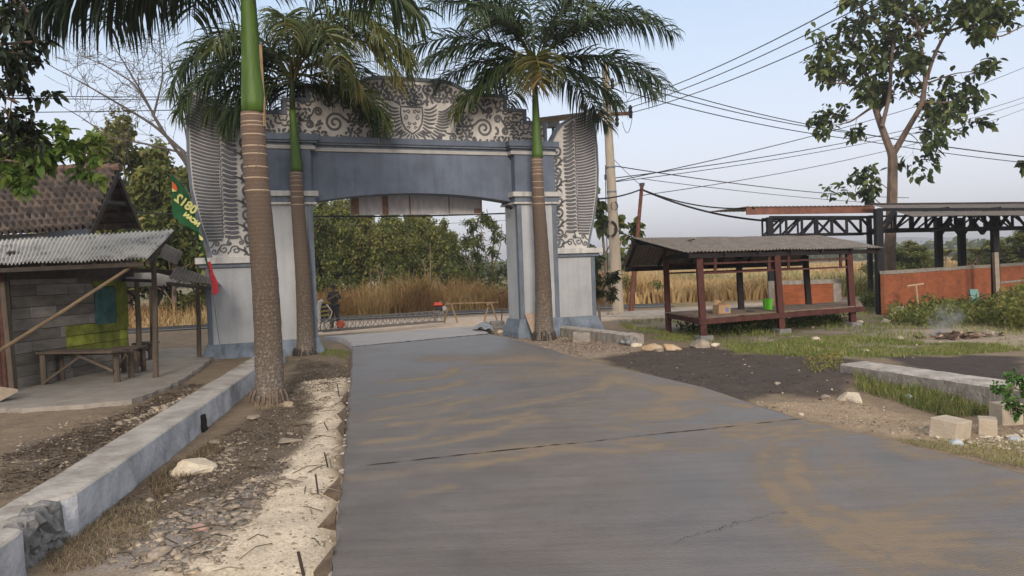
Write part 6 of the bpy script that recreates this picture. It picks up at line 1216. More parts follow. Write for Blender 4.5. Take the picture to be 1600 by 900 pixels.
weedmass('gap_weeds', 'dark bush mass between the short brick wall and the shed post', GL([(1345, 480), (1372, 480), (1372, 470), (1345, 470)]), 800, .6, .16, 14, .3)
weedmass('kerb_leaves', 'pale green seedling weeds at the far end of the pale kerb', GL([(1255, 565), (1310, 552), (1320, 575), (1270, 585)]), 700, .14, .06, 15, .85)
# leafy shrub at the right edge over the kerb
px_tree('leafy_shrub', 'bright green leafy shrub at the right edge above the pale stone blocks', G(1615, 650), [([(1630, 655, 8.9), (1610, 620, 8.9), (1585, 605, 8.9), (1560, 612, 8.9)], .015, .006, 9), ([(1630, 650, 8.9), (1605, 600, 9), (1590, 595, 9)], .012, .005, 8), ([(1630, 650, 8.8), (1600, 640, 8.8), (1580, 635, 8.8)], .012, .005, 6)], 19, .055, mat('bright_leaf', (1, 1, 1), .5, .15, 3, tone=[(.03, .08, .015), (.07, .17, .03), (.13, .25, .05)], bump=0, trans=.2), barkm, twig=(.14, 3, 6), per=7, wr=.6, spread=.04, tone0=.45, cat='shrub', tdepth=0)

# ------------------------------------------------------------------ rubble, stones, litter
limes = mat('limestone', (.50, .42, .31), .95, .3, 5, col2=(.66, .58, .46), bump=.7, bscale=25); greys = mat('grey_stone', (.34, .30, .255), .95, .35, 5, bump=.6, tone=[(.6, .52, .44), (.95, .9, .85), (1.35, 1.25, 1.1)]); oranges = mat('orange_stone', (.45, .27, .12), .95, .35, 4, col2=(.55, .45, .34), bump=.7)
blockm = mat('limestone_block', (.47, .40, .31), .92, .15, 3, bump=.4, bscale=50)
def stone(label, px, py, w_, hk=.6, m_=limes, sd=1, name='stone', sub=3):
    q_ = G(px, py, -.1); r = w_/1200*q_[1]/2; z = float(hgt(q_[0], q_[1])); p = MB(); lump(p, (q_[0], q_[1], z-.25*r*hk), (r, r*.8, r*1.0), np.random.default_rng(sd), sub, hk); return tag(p.build(name, m_, loc=(q_[0], q_[1], z)), label, 'stone')
stone('large cream limestone boulder beside the whitewashed wall', 300, 735, 62, .6, limes, 3)
stone('small pale pebble left of the cream boulder', 268, 740, 14, .7, limes, 4); stone('long white pebble below the cream boulder', 234, 821, 22, .35, limes, 5)
stone('pinkish stone among the rubble at the bottom left', 314, 838, 30, .6, mat('pink_stone', (.38, .26, .22), .95, .3, 5, bump=.5), 6); stone('pale stone at the lower end of the rubble heap', 250, 880, 34, .6, greys, 7); stone('pale stone right of the lower rubble heap', 274, 876, 24, .6, greys, 8)
stone('tan stone at the foot of the big palm on its road side', 449, 632, 22, .6, mat('tan_stone', (.30, .24, .17), .95, .3, 5, bump=.6), 9)
for k, (x, y, w_, c_, lb) in enumerate([(1018, 545, 34, 'o', 'yellowish stone at the end of the short grey kerb'), (1048, 545, 32, 'o', 'orange stone, right one of the pair near the stall'), (1030, 548, 22, 'g', 'grey stone between the two orange stones'), (992, 540, 20, 'l', 'pale stone by the crumbled kerb end'), (1093, 541, 34, 'g', 'flat grey stone left of the stall post footing'), (1118, 539, 16, 'l', 'small white stone beside the flat grey stone'), (1276, 531, 17, 'l', 'white stone in the grass below the right end of the stall'), (1352, 548, 14, 'l', 'small white stone in the lawn'), (1404, 529, 17, 'g', 'pale block in the lawn before the burnt rubbish'), (1343, 503, 15, 'l', 'pale round stone by the right stall post'), (1545, 520, 20, 'g', 'pale rounded stone right of the burnt rubbish'), (1384, 503, 20, 'l', 'white stone by the shed post foot'), (1328, 627, 44, 'l', 'heap-like white limestone lump in front of the kerb weeds'), (1290, 622, 14, 'g', 'grey stone left of the white limestone lump'), (1252, 655, 10, 'l', 'small pale stone by the road edge'), (1215, 606, 14, 'g', 'flat grey stone on the dark soil'), (907, 529, 0, '', ''), (782, 519, 12, 'l', 'small white stone at the foot of the right pillar, left'), (792, 520, 13, 'l', 'small white stone at the foot of the right pillar, middle'), (802, 517, 9, 'l', 'small white stone at the foot of the right pillar, right'), (420, 642, 0, '', ''), (958, 492, 26, 'g', 'pale rubble heap at the foot of the concrete pole'), (1450, 667, 12, 'g', 'stone chip left of the limestone blocks'), (1222, 521, 0, '', '')]):
    if w_: stone(lb, x, y, w_, .5, dict(o=oranges, g=greys, l=limes)[c_], 60+k)
def blockstone(label, px, py, sx_, sy_, sz_, rz, tilt=0, m_=blockm, name='stone_block'):
    q_ = G(px, py, -.1); z = float(hgt(q_[0], q_[1])); p = MB(); p.box((q_[0], q_[1]+sy_*.5, z+sz_/2-.02), (sx_, sy_, sz_), rz, tilt, tilt*.6); o = p.build(name, m_, loc=(q_[0], q_[1], z), bevel=.008); return tag(o, label, 'stone block')
blockstone('largest sawn limestone block lying tilted at the right road edge', 1497, 688, .36, .30, .24, .62, .10); blockstone('middle limestone block right of the largest one', 1551, 678, .19, .2, .21, -.5, .03); blockstone('limestone block under the leafy shrub at the right edge', 1582, 662, .28, .24, .28, .1, 0)
blockstone('square grey concrete block before the short grey kerb', 909, 533, .50, .18, .30, -.05, .12, conc)
q_ = G(1590, 690); p = MB(); rg = np.random.default_rng(6)
for k, (label, px, py, w_, d_, rz) in enumerate([('flat grey slab shard on the brown litter beside the road', 454, 690, .36, .16, .2), ('pale tilted slab shard right of the big palm', 396, 651, .20, .14, -.5), ('small flat chip near the top of the litter strip', 452, 678, .10, .08, .4), ('grey shard below the wall crack', 335, 690, .14, .12, .8)]):
    c = G(px, py, -.08); z = float(hgt(c[0], c[1])); p = MB(); a = np.sort(rg.random(6))*6.28; p.prism([(math.cos(t)*w_*.5*rg.uniform(.8, 1.15), math.sin(t)*d_*.6*rg.uniform(.8, 1.15)) for t in a], 0, .025); o = p.build('slab_shard', greys); o.location = (c[0], c[1], z+.025); o.rotation_euler = (.12, .05, rz); tag(o, label, 'stone')
def rubble(name, label, poly, n, r0, r1, m_, seed, flat=.5, power=2.2, clump=None, tone=True):
    X, Y = samp_poly(n, poly, seed, clump, .48); rg = np.random.default_rng(seed)
    B = np.array([(-.8, -.7, -.6), (.8, -.8, -.6), (.9, .7, -.6), (-.6, .8, -.6), (-.6, -.5, .6), (.5, -.7, .7), (.6, .6, .5), (-.5, .5, .7)]); Fb = np.array([(0, 3, 2, 1), (4, 5, 6, 7), (0, 1, 5, 4), (1, 2, 6, 5), (2, 3, 7, 6), (3, 0, 4, 7)]); k = 8
    R0 = r0+(r1-r0)*rg.random(n)**power; sc_ = np.stack([R0*rg.uniform(.7, 1.4, n), R0*rg.uniform(.6, 1.1, n), R0*flat*rg.uniform(.5, 1.3, n)], 1); V = B[None]+rg.normal(0, .3, (n, k, 3))
    V = V*sc_[:, None]; tx = rg.normal(0, .25, n); ca_, sa_ = np.cos(tx)[:, None], np.sin(tx)[:, None]; V = np.stack([V[..., 0], V[..., 1]*ca_-V[..., 2]*sa_, V[..., 1]*sa_+V[..., 2]*ca_], -1); a = rg.random(n)*6.28; ca_, sa_ = np.cos(a)[:, None], np.sin(a)[:, None]
    V = np.stack([V[..., 0]*ca_-V[..., 1]*sa_, V[..., 0]*sa_+V[..., 1]*ca_, V[..., 2]], -1)+np.stack([X, Y, hgt(X, Y)+sc_[:, 2]*.25], -1)[:, None]
    return tag(fast(name, V.reshape(-1, 3), [(np.arange(n)[:, None, None]*k+Fb[None]).reshape(-1, 4)], np.repeat(rg.random(n), k), m_), label, 'rubble', kind='stuff')
strip_poly = GL([(500, 560), (545, 560), (540, 640), (515, 800), (500, 905), (120, 905), (250, 790), (340, 690), (430, 640)])
rubble('gravel', 'scattered pale chips and gravel on the strip left of the road', strip_poly, 2600, .005, .02, greys, 1, .6, 2.5)
rubble('rubble', 'broken grey rubble plates heaped near the bottom left', GL([(180, 905), (170, 850), (300, 790), (400, 740), (440, 745), (400, 820), (330, 905)]), 700, .012, .06, greys, 2, .3, 2)
rubble('rubble', 'grey and white rubble along the foot of the wall', GL([(280, 740), (340, 690), (390, 690), (360, 740), (240, 800), (180, 830)]), 260, .015, .05, greys, 12, .4, 2)
rubble('lime_crumbs', 'cream limestone crumbs on the sandy road edge', sandZ, 450, .004, .02, limes, 3, .6, 3)
rubble('pebbles', 'small stones scattered on the tan soil right of the road', tanR, 1200, .005, .025, greys, 4, .6, 3)
rubble('pebbles', 'small stones on the soil before the right pillar and grey kerb', GL([(780, 522), (870, 515), (1000, 548), (930, 562), (905, 560)]), 500, .01, .04, greys, 14, .6, 2.8)
rubble('white_chips', 'white limestone chips spread around the sawn blocks', GL([(1430, 670), (1500, 690), (1620, 670), (1620, 715), (1480, 700)]), 380, .008, .045, limes, 5, .5, 2.4)
rubble('white_chips', 'white chips dotting the dark soil patch', darkR, 70, .006, .025, limes, 6, .6, 2.5)
rubble('soil_clods', 'dark clods on the black soil patch', darkR, 800, .008, .032, mat('soil_clod', (.075, .06, .05), 1, .3, 8), 7, .7, 2)
rubble('yard_rubble', 'stones and broken tile pieces left of the whitewashed wall', GL([(0, 690), (330, 595), (340, 590), (0, 800)]), 700, .008, .04, greys, 8, .4, 2.4)
rubble('yard_rubble', 'pale stones scattered on the green around the stall', grassR, 800, .012, .06, greys, 9, .5, 2.6)
rubble('heap_stones', 'grey stones and soil at the foot of the wall in the yard', GL([(180, 665), (260, 640), (300, 615), (220, 650)]), 120, .03, .08, greys, 10, .6, 1.5)
# dead leaves and plastic scraps
litm = mat('leaf_litter', (1, 1, 1), .9, .3, 5, tone=[(.05, .038, .028), (.11, .08, .055), (.19, .145, .10), (.30, .25, .19), (.5, .47, .42)], bump=0)
def litter(name, label, poly, n, s0, seed, tone0=.35, tv=.22):
    X, Y = samp_poly(n, poly, seed, 1.2, .38); rg = np.random.default_rng(seed); d = norm(np.c_[rg.normal(0, 1, (n, 2)), rg.normal(0, .25, n)]); V, f = leaf_arrays(np.c_[X, Y, hgt(X, Y)+.008], d, s0*rg.uniform(.5, 1.6, n), .5, rg, droop=.0); tag(fast(name, V, [f], np.repeat(np.clip(tone0+rg.normal(0, tv, n), 0, 1), 6), litm), label, 'litter', kind='stuff')
litter('leaf_litter', 'brown dead leaves matted on the strip between wall and road', darkL, 7500, .028, 1, .3, .2)
litter('leaf_litter', 'dead leaves and scraps along the wall in the yard', leftW, 4200, .035, 2, .25, .22)
litter('leaf_litter', 'fallen leaves around the right palm and pillar', GL([(770, 522), (860, 515), (1000, 548), (905, 558)]), 1200, .05, 3, .5)
def sticks(name, label, poly, n, L0, seed, m_=litm):
    X, Y = samp_poly(n, poly, seed); rg = np.random.default_rng(seed); m2 = MB()
    for x, y in zip(X, Y): a = rg.random()*6.28; L_ = L0*rg.uniform(.4, 1.4); z = float(hgt(x, y)); m2.tube([(x, y, z+.01), (x+math.cos(a)*L_*.5, y+math.sin(a)*L_*.5, z+.02+rg.random()*.03), (x+math.cos(a)*L_, y+math.sin(a)*L_, z+.01)], [.004, .005, .003], 4, True, rg.random()*.7)
    tag(m2.build(name, m_, smooth='leaf'), label, 'twigs', kind='stuff')
sticks('twigs', 'thin dead twigs strewn over the litter strip', strip_poly, 150, .3, 3); sticks('twigs', 'dead twigs and fibres strewn in the yard beside the wall', leftW, 120, .35, 4)
stakem = mat('stake_dark', (.05, .036, .032), .8, .3, 6, bump=.2)
# stakes and form boards along the left road edge
for k, (x0, y0, x1, y1, r) in enumerate([(478, 900, 466, 862, .012), (499, 777, 493, 741, .009), (515, 733, 507, 707, .009), (520, 677, 506, 660, .008), (531, 622, 527, 600, .009)]):
    a = G(x0, y0, -.1); b_ = D(x1, y1, a[1]); p = MB(); p.tube([a-[0, 0, .08], b_], [r, r], 6); tag(p.build('steel_stake', stakem, loc=tuple(a)), ['rusty stake nearest the camera at the road edge', 'second rusty stake from the camera, beside the wide form board', 'third rusty stake, short and leaning left', 'fourth rusty stake from the camera lying far over', 'farthest rusty stake near the road edge'][k], 'stake')
formm = mat('form_board', (.12, .09, .065), .9, .35, 6, bump=.5)
for k, (pts) in enumerate([[(505, 776), (532, 748), (532, 776)], [(490, 900), (522, 858), (518, 905)], [(494, 832), (526, 796), (524, 822)], [(527, 650), (541, 638), (540, 660)], [(508, 690), (0, 0), (0, 0)], [(526, 672), (538, 658), (537, 682)], [(533, 628), (543, 612), (541, 632)]]):
    if pts[1][0] == 0: continue
    A_ = [G(x, y, z) for (x, y), z in zip(pts, (-.10, .01, -.09))]; p = MB(); p.add([q-[0, 0, .03] for q in A_]+[q+[0, 0, .03] for q in A_], [(0, 2, 1), (3, 4, 5), (0, 1, 4, 3), (1, 2, 5, 4), (2, 0, 3, 5)])
    tag(p.build('form_board', formm, loc=tuple(A_[0])), ['wide triangular timber form brace by the second stake', 'timber form brace at the very bottom of the road edge', 'long splintered form brace between the first two stakes', 'small form board near the fourth stake', '', 'broken form board just below the fourth stake', 'farthest form board near the last stake'][k], 'form board')
rg = np.random.default_rng(31); p = MB()
eL_ = np.array(roadL[2:8]); 
for k in range(26):
    t = rg.random(); q_ = interp(list(map(tuple, eL_)), np.array([t*.9]))[0]; lump(p, (q_[0]-.02, q_[1], -.06), (.012, .04, .022), rg, 1, .9)
tag(p.build('mortar_crumbs', concw), 'pale mortar crumbs and drips clinging along the left road edge', 'rubble', kind='stuff')

# ------------------------------------------------------------------ far works: person, screed, engine, barriers
blkc = mat('dark_uniform', (.022, .026, .03), .9, .5, 12, col2=(.07, .08, .075), bump=.2, bscale=60); skin = mat('skin', (.18, .095, .06), .6, .1, 8, bump=0); boot = mat('boot_black', (.012, .012, .012), .5, .2, 5, bump=0)
def skinned(name, verts, edges, rad, material, parent, root=0, sub=2):
    me = bpy.data.meshes.new(name+'_tmp'); me.from_pydata([tuple(v) for v in verts], edges, []); ob = bpy.data.objects.new(name+'_tmp', me); sc.collection.objects.link(ob)
    md = ob.modifiers.new('s', 'SKIN'); md.use_smooth_shade = True
    for v, r in zip(me.skin_vertices[0].data, rad): v.radius = (r, r) if np.isscalar(r) else r
    me.skin_vertices[0].data[root].use_root = True; sb = ob.modifiers.new('u', 'SUBSURF'); sb.levels = sb.render_levels = sub
    dg = bpy.context.evaluated_depsgraph_get(); nm = bpy.data.meshes.new_from_object(ob.evaluated_get(dg)); nm.name = name; bpy.data.objects.remove(ob); nm.materials.clear(); nm.materials.append(material)
    o = bpy.data.objects.new(name, nm); sc.collection.objects.link(o); o.parent = parent; return o
pp = D(524, 512, 31.5); PX, PY, PZ = pp[0], pp[1], pp[2]
person = thing('person', 'person in dark uniform and cap beyond the gate, both hands raised to a stick', 'person', (PX, PY, PZ), math.radians(-8))
Bv = [(0, 0, .95), (0, .01, 1.12), (0, .01, 1.32), (0, .0, 1.46), (0, -.01, 1.54), (0, -.02, 1.62), (0, -.02, 1.70),
      (-.17, .0, 1.42), (-.26, -.05, 1.17), (-.12, -.24, 1.12), (-.06, -.29, 1.14), (.17, 0, 1.42), (.29, -.04, 1.19), (.20, -.25, 1.28), (.14, -.30, 1.33),
      (-.10, 0, .88), (-.12, -.01, .50), (-.14, .02, .09), (-.15, -.12, .04), (.10, 0, .88), (.12, -.02, .50), (.13, .02, .09), (.15, -.12, .04)]
Be = [(0, 1), (1, 2), (2, 3), (3, 4), (4, 5), (5, 6), (2, 7), (7, 8), (8, 9), (9, 10), (2, 11), (11, 12), (12, 13), (13, 14), (0, 15), (15, 16), (16, 17), (17, 18), (0, 19), (19, 20), (20, 21), (21, 22)]
Br = [(.15, .11), (.145, .105), (.17, .11), (.07, .065), (.055, .055), (.085, .095), (.075, .085), (.06, .06), .045, .034, .032, (.06, .06), .045, .034, .032, .09, .06, .045, .035, .09, .06, .045, .035]
def fingers(h, d, base):
    h = np.array(h); d = norm(np.array(d, float)); s = norm(np.cross(d, [0, 0, 1.]))
    for k, (o_, L_) in enumerate([(-.03, .06), (-.01, .075), (.01, .07), (.03, .055)]):
        i0 = len(Bv); Bv.extend([tuple(h+s*o_+d*.03), tuple(h+s*o_*1.1+d*(.03+L_*.5)+[0, 0, .01]), tuple(h+s*o_+d*(.03+L_*.7)+[0, 0, .035])]); Br.extend([.010, .009, .008]); Be.extend([(base, i0), (i0, i0+1), (i0+1, i0+2)])
    i0 = len(Bv); Bv.extend([tuple(h+s*.045+[0, 0, .02]), tuple(h+s*.05+d*.03+[0, 0, .045])]); Br.extend([.011, .009]); Be.extend([(base, i0), (i0, i0+1)])
fingers(Bv[10], (.4, -1, .1), 10); fingers(Bv[14], (-.4, -1, .2), 14)
body = skinned('body', Bv, Be, Br, skin, person)
sh = skinned('uniform_shirt', [(0, 0, .90)]+[Bv[i] for i in (1, 2)]+[(0, 0, 1.45), (-.17, 0, 1.42), (-.26, -.05, 1.17), (-.13, -.22, 1.13), (.17, 0, 1.42), (.29, -.04, 1.19), (.21, -.23, 1.27)], [(0, 1), (1, 2), (2, 3), (2, 4), (4, 5), (5, 6), (2, 7), (7, 8), (8, 9)], [(.175, .135), (.165, .125), (.19, .13), (.085, .08), .078, .062, .048, .078, .062, .048], blkc, person)
tr_ = skinned('trousers', [(0, 0, .96), (-.10, 0, .88), (-.12, -.01, .50), (-.14, .02, .10), (.10, 0, .88), (.12, -.02, .50), (.13, .02, .10)], [(0, 1), (1, 2), (2, 3), (0, 4), (4, 5), (5, 6)], [(.165, .13), .11, .08, .07, .11, .08, .07], blkc, person)
for s_ in (-1, 1):
    p = MB(); p.tube([(s_*.14, .05, .0), (s_*.14, .04, .12), (s_*.14, .02, .22)], [.055, .06, .058], 10); p.tube([(s_*.14, .04, .035), (s_*.15, -.08, .035), (s_*.155, -.17, .03)], [.05, .05, .035], 10); p.build('boot', boot, person, local=True)
p = MB(); a = np.linspace(0, 1, 6); p.tube([(0, -.01, 1.665), (0, -.01, 1.72), (0, -.01, 1.765), (0, -.01, 1.785)], [.105, .103, .085, .03], 14); p.box((0, -.14, 1.68), (.15, .12, .015)); cap_ = p.build('cap', blkc, person, local=True)
p = MB(); p.tube([(0, -.105, 1.615), (0, -.135, 1.60)], [.012, .018], 6); p.box((0, -.108, 1.572), (.05, .008, .012)); p.build('nose_and_mouth', skin, body, local=True)
for s_ in (-1, 1):
    p = MB(); p.tube([(s_*.034, -.100, 1.632), (s_*.034, -.112, 1.632)], [.014, .01], 8); p.build('eye', boot, body, local=True)
    p = MB(); p.tube([(s_*.088, -.01, 1.59), (s_*.1, -.01, 1.615), (s_*.092, -.0, 1.645)], [.012, .018, .012], 6); p.build('ear', skin, body, local=True)
p = MB(); p.bar((PX-.62, PY-.22, PZ+.98), (PX+.30, PY-.36, PZ+1.40), .045, .03); tag(p.build('wooden_stick', bamboo, loc=(PX, PY-.3, PZ+1.1)), 'long stick held diagonally in both hands by the person in the dark uniform', 'stick')

# vibrating screed truss across the far edge of the fresh slab
galv = mat('galvanised', (.20, .18, .165), .6, .3, 6, metal=.3, bump=.2)
s0 = G(505, 521, .0); s1 = G(692, 505, .0); scr = thing('truss_screed', 'long triangular steel truss screed lying across the far edge of the fresh slab', 'screed', s0)
dS = norm(s1-s0); L_ = np.linalg.norm(s1-s0); pS = np.array([-dS[1], dS[0], 0])
p = MB(); p.bar(s0+[0, 0, .07], s1+[0, 0, .07], .10, .06); p.build('front_blade', galv, scr); p = MB(); p.bar(s0+pS*.45+[0, 0, .07], s1+pS*.45+[0, 0, .07], .10, .06); p.build('rear_blade', galv, scr)
p = MB(); p.tube([s0+pS*.22+[0, 0, .48], s1+pS*.22+[0, 0, .48]], .024, 6); p.build('top_chord', galv, scr)
p = MB(); nb = 16
for k in range(nb+1):
    t = k/nb; b_ = s0+dS*L_*t; tt_ = s0+dS*L_*min(1, (k+.5)/nb)+pS*.22+[0, 0, .48]
    p.tube([b_+[0, 0, .1], tt_], .013, 4, False); p.tube([b_+pS*.45+[0, 0, .1], tt_], .013, 4, False)
    if k < nb: n_ = s0+dS*L_*(k+1)/nb; p.tube([tt_, n_+[0, 0, .1]], .013, 4, False)
p.build('lattice', galv, scr)
ec = G(686, 503, .0)+[0, .15, 0]; eng = thing('screed_engine', 'small red petrol engine mounted on the right end of the truss screed', 'engine', ec); redp = mat('red_plastic', (.50, .04, .02), .4, .2, 5, bump=0)
p = MB(); p.box(ec+[0, 0, .40], (.44, .36, .05)); 
for sx, sy in ((-1, -1), (1, -1), (1, 1), (-1, 1)): p.bar(ec+[sx*.2, sy*.16, .05], ec+[sx*.2, sy*.16, .42], .03)
p.bar(ec+[-.2, -.16, .1], ec+[.2, -.16, .4], .025); p.build('frame', galv, eng)
p = MB(); p.tube([ec+[-.16, 0, .55], ec+[.16, 0, .55]], [.13, .13], 12); p.box(ec+[0, 0, .50], (.26, .24, .2)); p.build('crankcase', blk, eng)
p = MB(); p.box(ec+[-.02, 0, .73], (.38, .28, .14), taper=.85); p.build('fuel_tank', redp, eng, bevel=.02); p = MB(); p.tube([ec+[-.03, 0, .78], ec+[-.03, 0, .83]], .035, 8); p.build('tank_cap', blk, eng)
p = MB(); p.tube([ec+[.22, -.08, .54], ec+[.22, .08, .54]], [.10, .10], 12); p.build('air_filter', trimw, eng); p = MB(); p.tube([ec+[.2, 0, .6], ec+[.38, 0, .82], ec+[.5, -.05, .86]], .02, 5); p.build('handle', bamboo, eng)
for k, x in enumerate((702, 766)):
    q_ = G(x, 506, -.1)+[0, .8, 0]; r_ = thing('sawhorse', ['left wooden sawhorse holding the rail, next to the red engine', 'right wooden sawhorse holding the rail, near the rusty post'][k], 'sawhorse', q_)
    for s_ in (-1, 1):
        for u_ in (-1, 1): p = MB(); p.bar(q_+[s_*.28, u_*.15, 0], q_+[s_*.05, u_*.05, .78], .055, .045); p.build('leg', bamboo, r_)
    p = MB(); p.bar(q_+[-.1, -.3, .76], q_+[.1, .3, .76], .07); p.build('crosspiece', bamboo, r_)
a = G(695, 506, -.1)+[0, .8, .80]; b_ = G(775, 505, -.1)+[.1, .8, .80]; p = MB(); p.bar(a, b_, .07, .045); tag(p.build('barrier_rail', bamboo, loc=tuple(a)), 'long pale timber rail resting on the two sawhorses', 'rail')
q_ = G(783, 505, -.1); p = MB(); pst = thing('marker_post', 'rusty leaning post with a short crossbar at the foot of the right pillar', 'post', q_+[0, .5, 0]); p.bar(q_+[0, .5, -.1], D(786, 455, q_[1]+.5), .05); p.build('upright', rust, pst); p = MB(); p.bar(D(776, 461, q_[1]+.5), D(789, 455, q_[1]+.5), .045); p.build('crossbar', rust, pst)
# striped barrier with white cloth, basin, board
q_ = G(504, 516, -.1)+[0, .5, 0]; bar_ = thing('striped_barrier', 'narrow yellow and black striped barrier draped with white cloth at the left pillar', 'barrier', q_); yel = mat('yellow_stripe', (.30, .27, .09), .6, .2, 5, bump=0); whc = mat('white_cloth', (.62, .6, .58), .85, .12, 8, bump=.3)
for k in range(8):
    p = MB(); z = .42+.085*k; wv_ = .04*math.sin(k*2.1); A_ = [q_+[-.15, 0, z], q_+[.17-.02*abs(k-3)+wv_, 0, z+.04], q_+[.17-.02*abs(k-3)+wv_, 0, z+.12], q_+[-.15, 0, z+.083]]; p.add(A_+[v+[0, .03, 0] for v in A_], [(0, 1, 2, 3), (7, 6, 5, 4), (0, 4, 5, 1), (1, 5, 6, 2), (2, 6, 7, 3), (3, 7, 4, 0)]); p.build('stripe', yel if k % 2 else blk, bar_)
p = MB(); p.tube([q_+[-.22, -.05, .30], q_+[-.24, -.05, .8], q_+[-.16, -.05, 1.15]], [.05, .075, .09], 8); p.build('draped_cloth', whc, bar_); p = MB(); lump(p, q_+[-.1, -.04, 1.12], .09, np.random.default_rng(2), 2); p.build('cloth_knot', whc, bar_)
p = MB(); p.bar(q_+[.08, -.05, 1.02], q_+[.30, -.05, .70], .06, .03); p.bar(q_+[.30, -.05, .70], q_+[.20, -.05, .42], .07, .03); p.bar(q_+[.2, -.05, .44], q_+[-.22, -.05, .18], .10, .03); p.build('white_strap', whc, bar_)
for dx in (-.2, -.02, .2): p = MB(); p.bar(q_+[dx, 0, -.1], q_+[dx, 0, .5], .035); p.build('leg', galv, bar_)
q_ = D(533, 506, 30.2); p = MB(); p.tube([q_+[0, 0, 0], q_+[-.05, -.12, .0]], [.17, .14], 18); tag(p.build('orange_basin', mat('orange_red', (.62, .09, .03), .45, .1, 5, bump=0), loc=tuple(q_)), 'round orange-red plastic basin standing on edge at the left end of the screed', 'basin')
p = MB(); p.box(D(537, 510, 30.4), (.34, .03, .30)); tag(p.build('white_board', whc, loc=tuple(D(537, 510, 30.4))), 'small white board behind the orange-red basin', 'board')
A_ = [G(835, 519, -.05)+[-.1, .2, 0], G(843, 518, -.05)+[-.1, .2, 0], D(838, 489, 24.0), D(821, 490, 24.0)]; A_ = [D(831, 520, 23.2), D(838, 519, 23.2), D(837, 488, 23.75), D(820, 490, 23.75)]; p = MB(); p.add(A_+[v+[0, -.05, .0] for v in A_], [(0, 1, 2, 3), (7, 6, 5, 4), (0, 4, 5, 1), (1, 5, 6, 2), (2, 6, 7, 3), (3, 7, 4, 0)]); tag(p.build('leaning_board', mat('board_pinkish', (.38, .28, .21), .85, .2, 5), loc=tuple(A_[0])), 'tapered bare board leaning on the right pillar beside the palm', 'board')
# black sheeting crumpled at the right end of the fresh slab
X_ = np.linspace(0, 1, 12); U_, V_ = np.meshgrid(X_, X_); c0, c1, c2, c3 = G(738, 516, .02), G(772, 519, .02), G(766, 506, .02), G(745, 509, .02); P_ = c0*((1-U_)*(1-V_))[..., None]+c1*(U_*(1-V_))[..., None]+c2*(U_*V_)[..., None]+c3*((1-U_)*V_)[..., None]; P_[..., 2] += .16*np.sin(U_*math.pi)*vn(U_*5, V_*5, 7)+.03; ix = np.arange(144).reshape(12, 12)
p = MB(); p.add(P_.reshape(-1, 3), [(ix[j, i], ix[j, i+1], ix[j+1, i+1], ix[j+1, i]) for j in range(11) for i in range(11)]); tag(p.build('plastic_sheeting', mat('sheeting', (.03, .03, .03), .35, .5, 3, col2=(.35, .35, .36), bump=.3), smooth=True, loc=tuple(c0)), 'crumpled black and white sheeting at the right end of the fresh slab', 'sheeting')
q_ = G(777, 513, -.1); p = MB(); p.box(q_+[0, .1, .12], (.5, .3, .3), .3); tag(p.build('concrete_lump', rubm, loc=tuple(q_), bevel=.03), 'dark concrete lump between the sheeting and the right pillar', 'stone')

# feather flag
fy = 19.0; greenf = mat('flag_green', (.016, .11, .035), .7, .25, 4, bump=.1, trans=.25); redf = mat('flag_red', (.55, .05, .07), .7, .2, 4, trans=.25); orf = mat('flag_orange', (.6, .12, .03), .7, .1, 4); yf = mat('flag_yellow', (.62, .60, .22), .7, .08, 4, bump=0)
q_ = G(338, 560, -.1); fl = thing('feather_flag', 'green feather flag with reversed 0812 lettering and a red lower end', 'flag', (D(345, 500, fy)[0], fy, -.1))
polep = [D(346, 560, fy), D(334, 470, fy), D(322, 400, fy), D(308, 345, fy), D(294, 300, fy), D(281, 281, fy), D(269, 273, fy)]; p = MB(); p.tube(polep, np.linspace(.012, .007, 7), 5); p.build('pole', steel, fl)
rt_ = [(269, 273), (283, 287), (297, 307), (304, 332), (311, 355), (318, 385), (322, 400), (329, 428)]; lt_ = [(268, 274), (268.5, 300), (268.5, 325), (270, 336), (284, 350), (308, 362), (315, 385), (322, 412)]
def flagpart(name, i0, i1, m_, dy=0):
    p = MB(); n = (i1-i0)*4+1; t = np.linspace(i0, i1, n); L_ = np.stack([np.interp(t, range(8), [a[k] for a in lt_]) for k in (0, 1)], 1); R_p = np.stack([np.interp(t, range(8), [a[k] for a in rt_]) for k in (0, 1)], 1); V = []
    for a, b_ in zip(L_, R_p):
        for s in np.linspace(0, 1, 5): x, y = a*(1-s)+b_*s; V.append(D(x, y, fy+.05*math.sin(s*4+y*.05)+dy))
    p.add(V, [(j*5+i, j*5+i+1, (j+1)*5+i+1, (j+1)*5+i) for j in range(n-1) for i in range(4)]); return p.build(name, m_, fl, smooth=True)
flagpart('green_cloth', 0, 7, greenf)
p = MB(); V = [D(x, y, fy+.02) for x, y in ((322, 410), (329, 408), (334, 428), (340, 440), (342, 456), (336, 461), (330, 460), (330, 445), (326, 430))]; p.add(V, [tuple(range(9))]); p.build('red_cloth', redf, fl)
p = MB(); V = [D(x, y, fy-.08) for x, y in ((268.5, 283), (275, 289), (278, 297), (269, 299))]; p.add(V, [(0, 1, 2, 3)]); p.build('orange_patch', orf, fl)
p = MB(); V = [D(x, y, fy-.09) for x, y in ((269, 294), (275, 298), (277, 299), (269, 299.5))]; p.add(V, [(0, 1, 2, 3)]); p.add([D(x, y, fy-.09) for x, y in ((310.5, 366), (318, 373), (316, 376), (312, 374))], [(0, 1, 2, 3)]); p.build('yellow_patch', yf, fl)
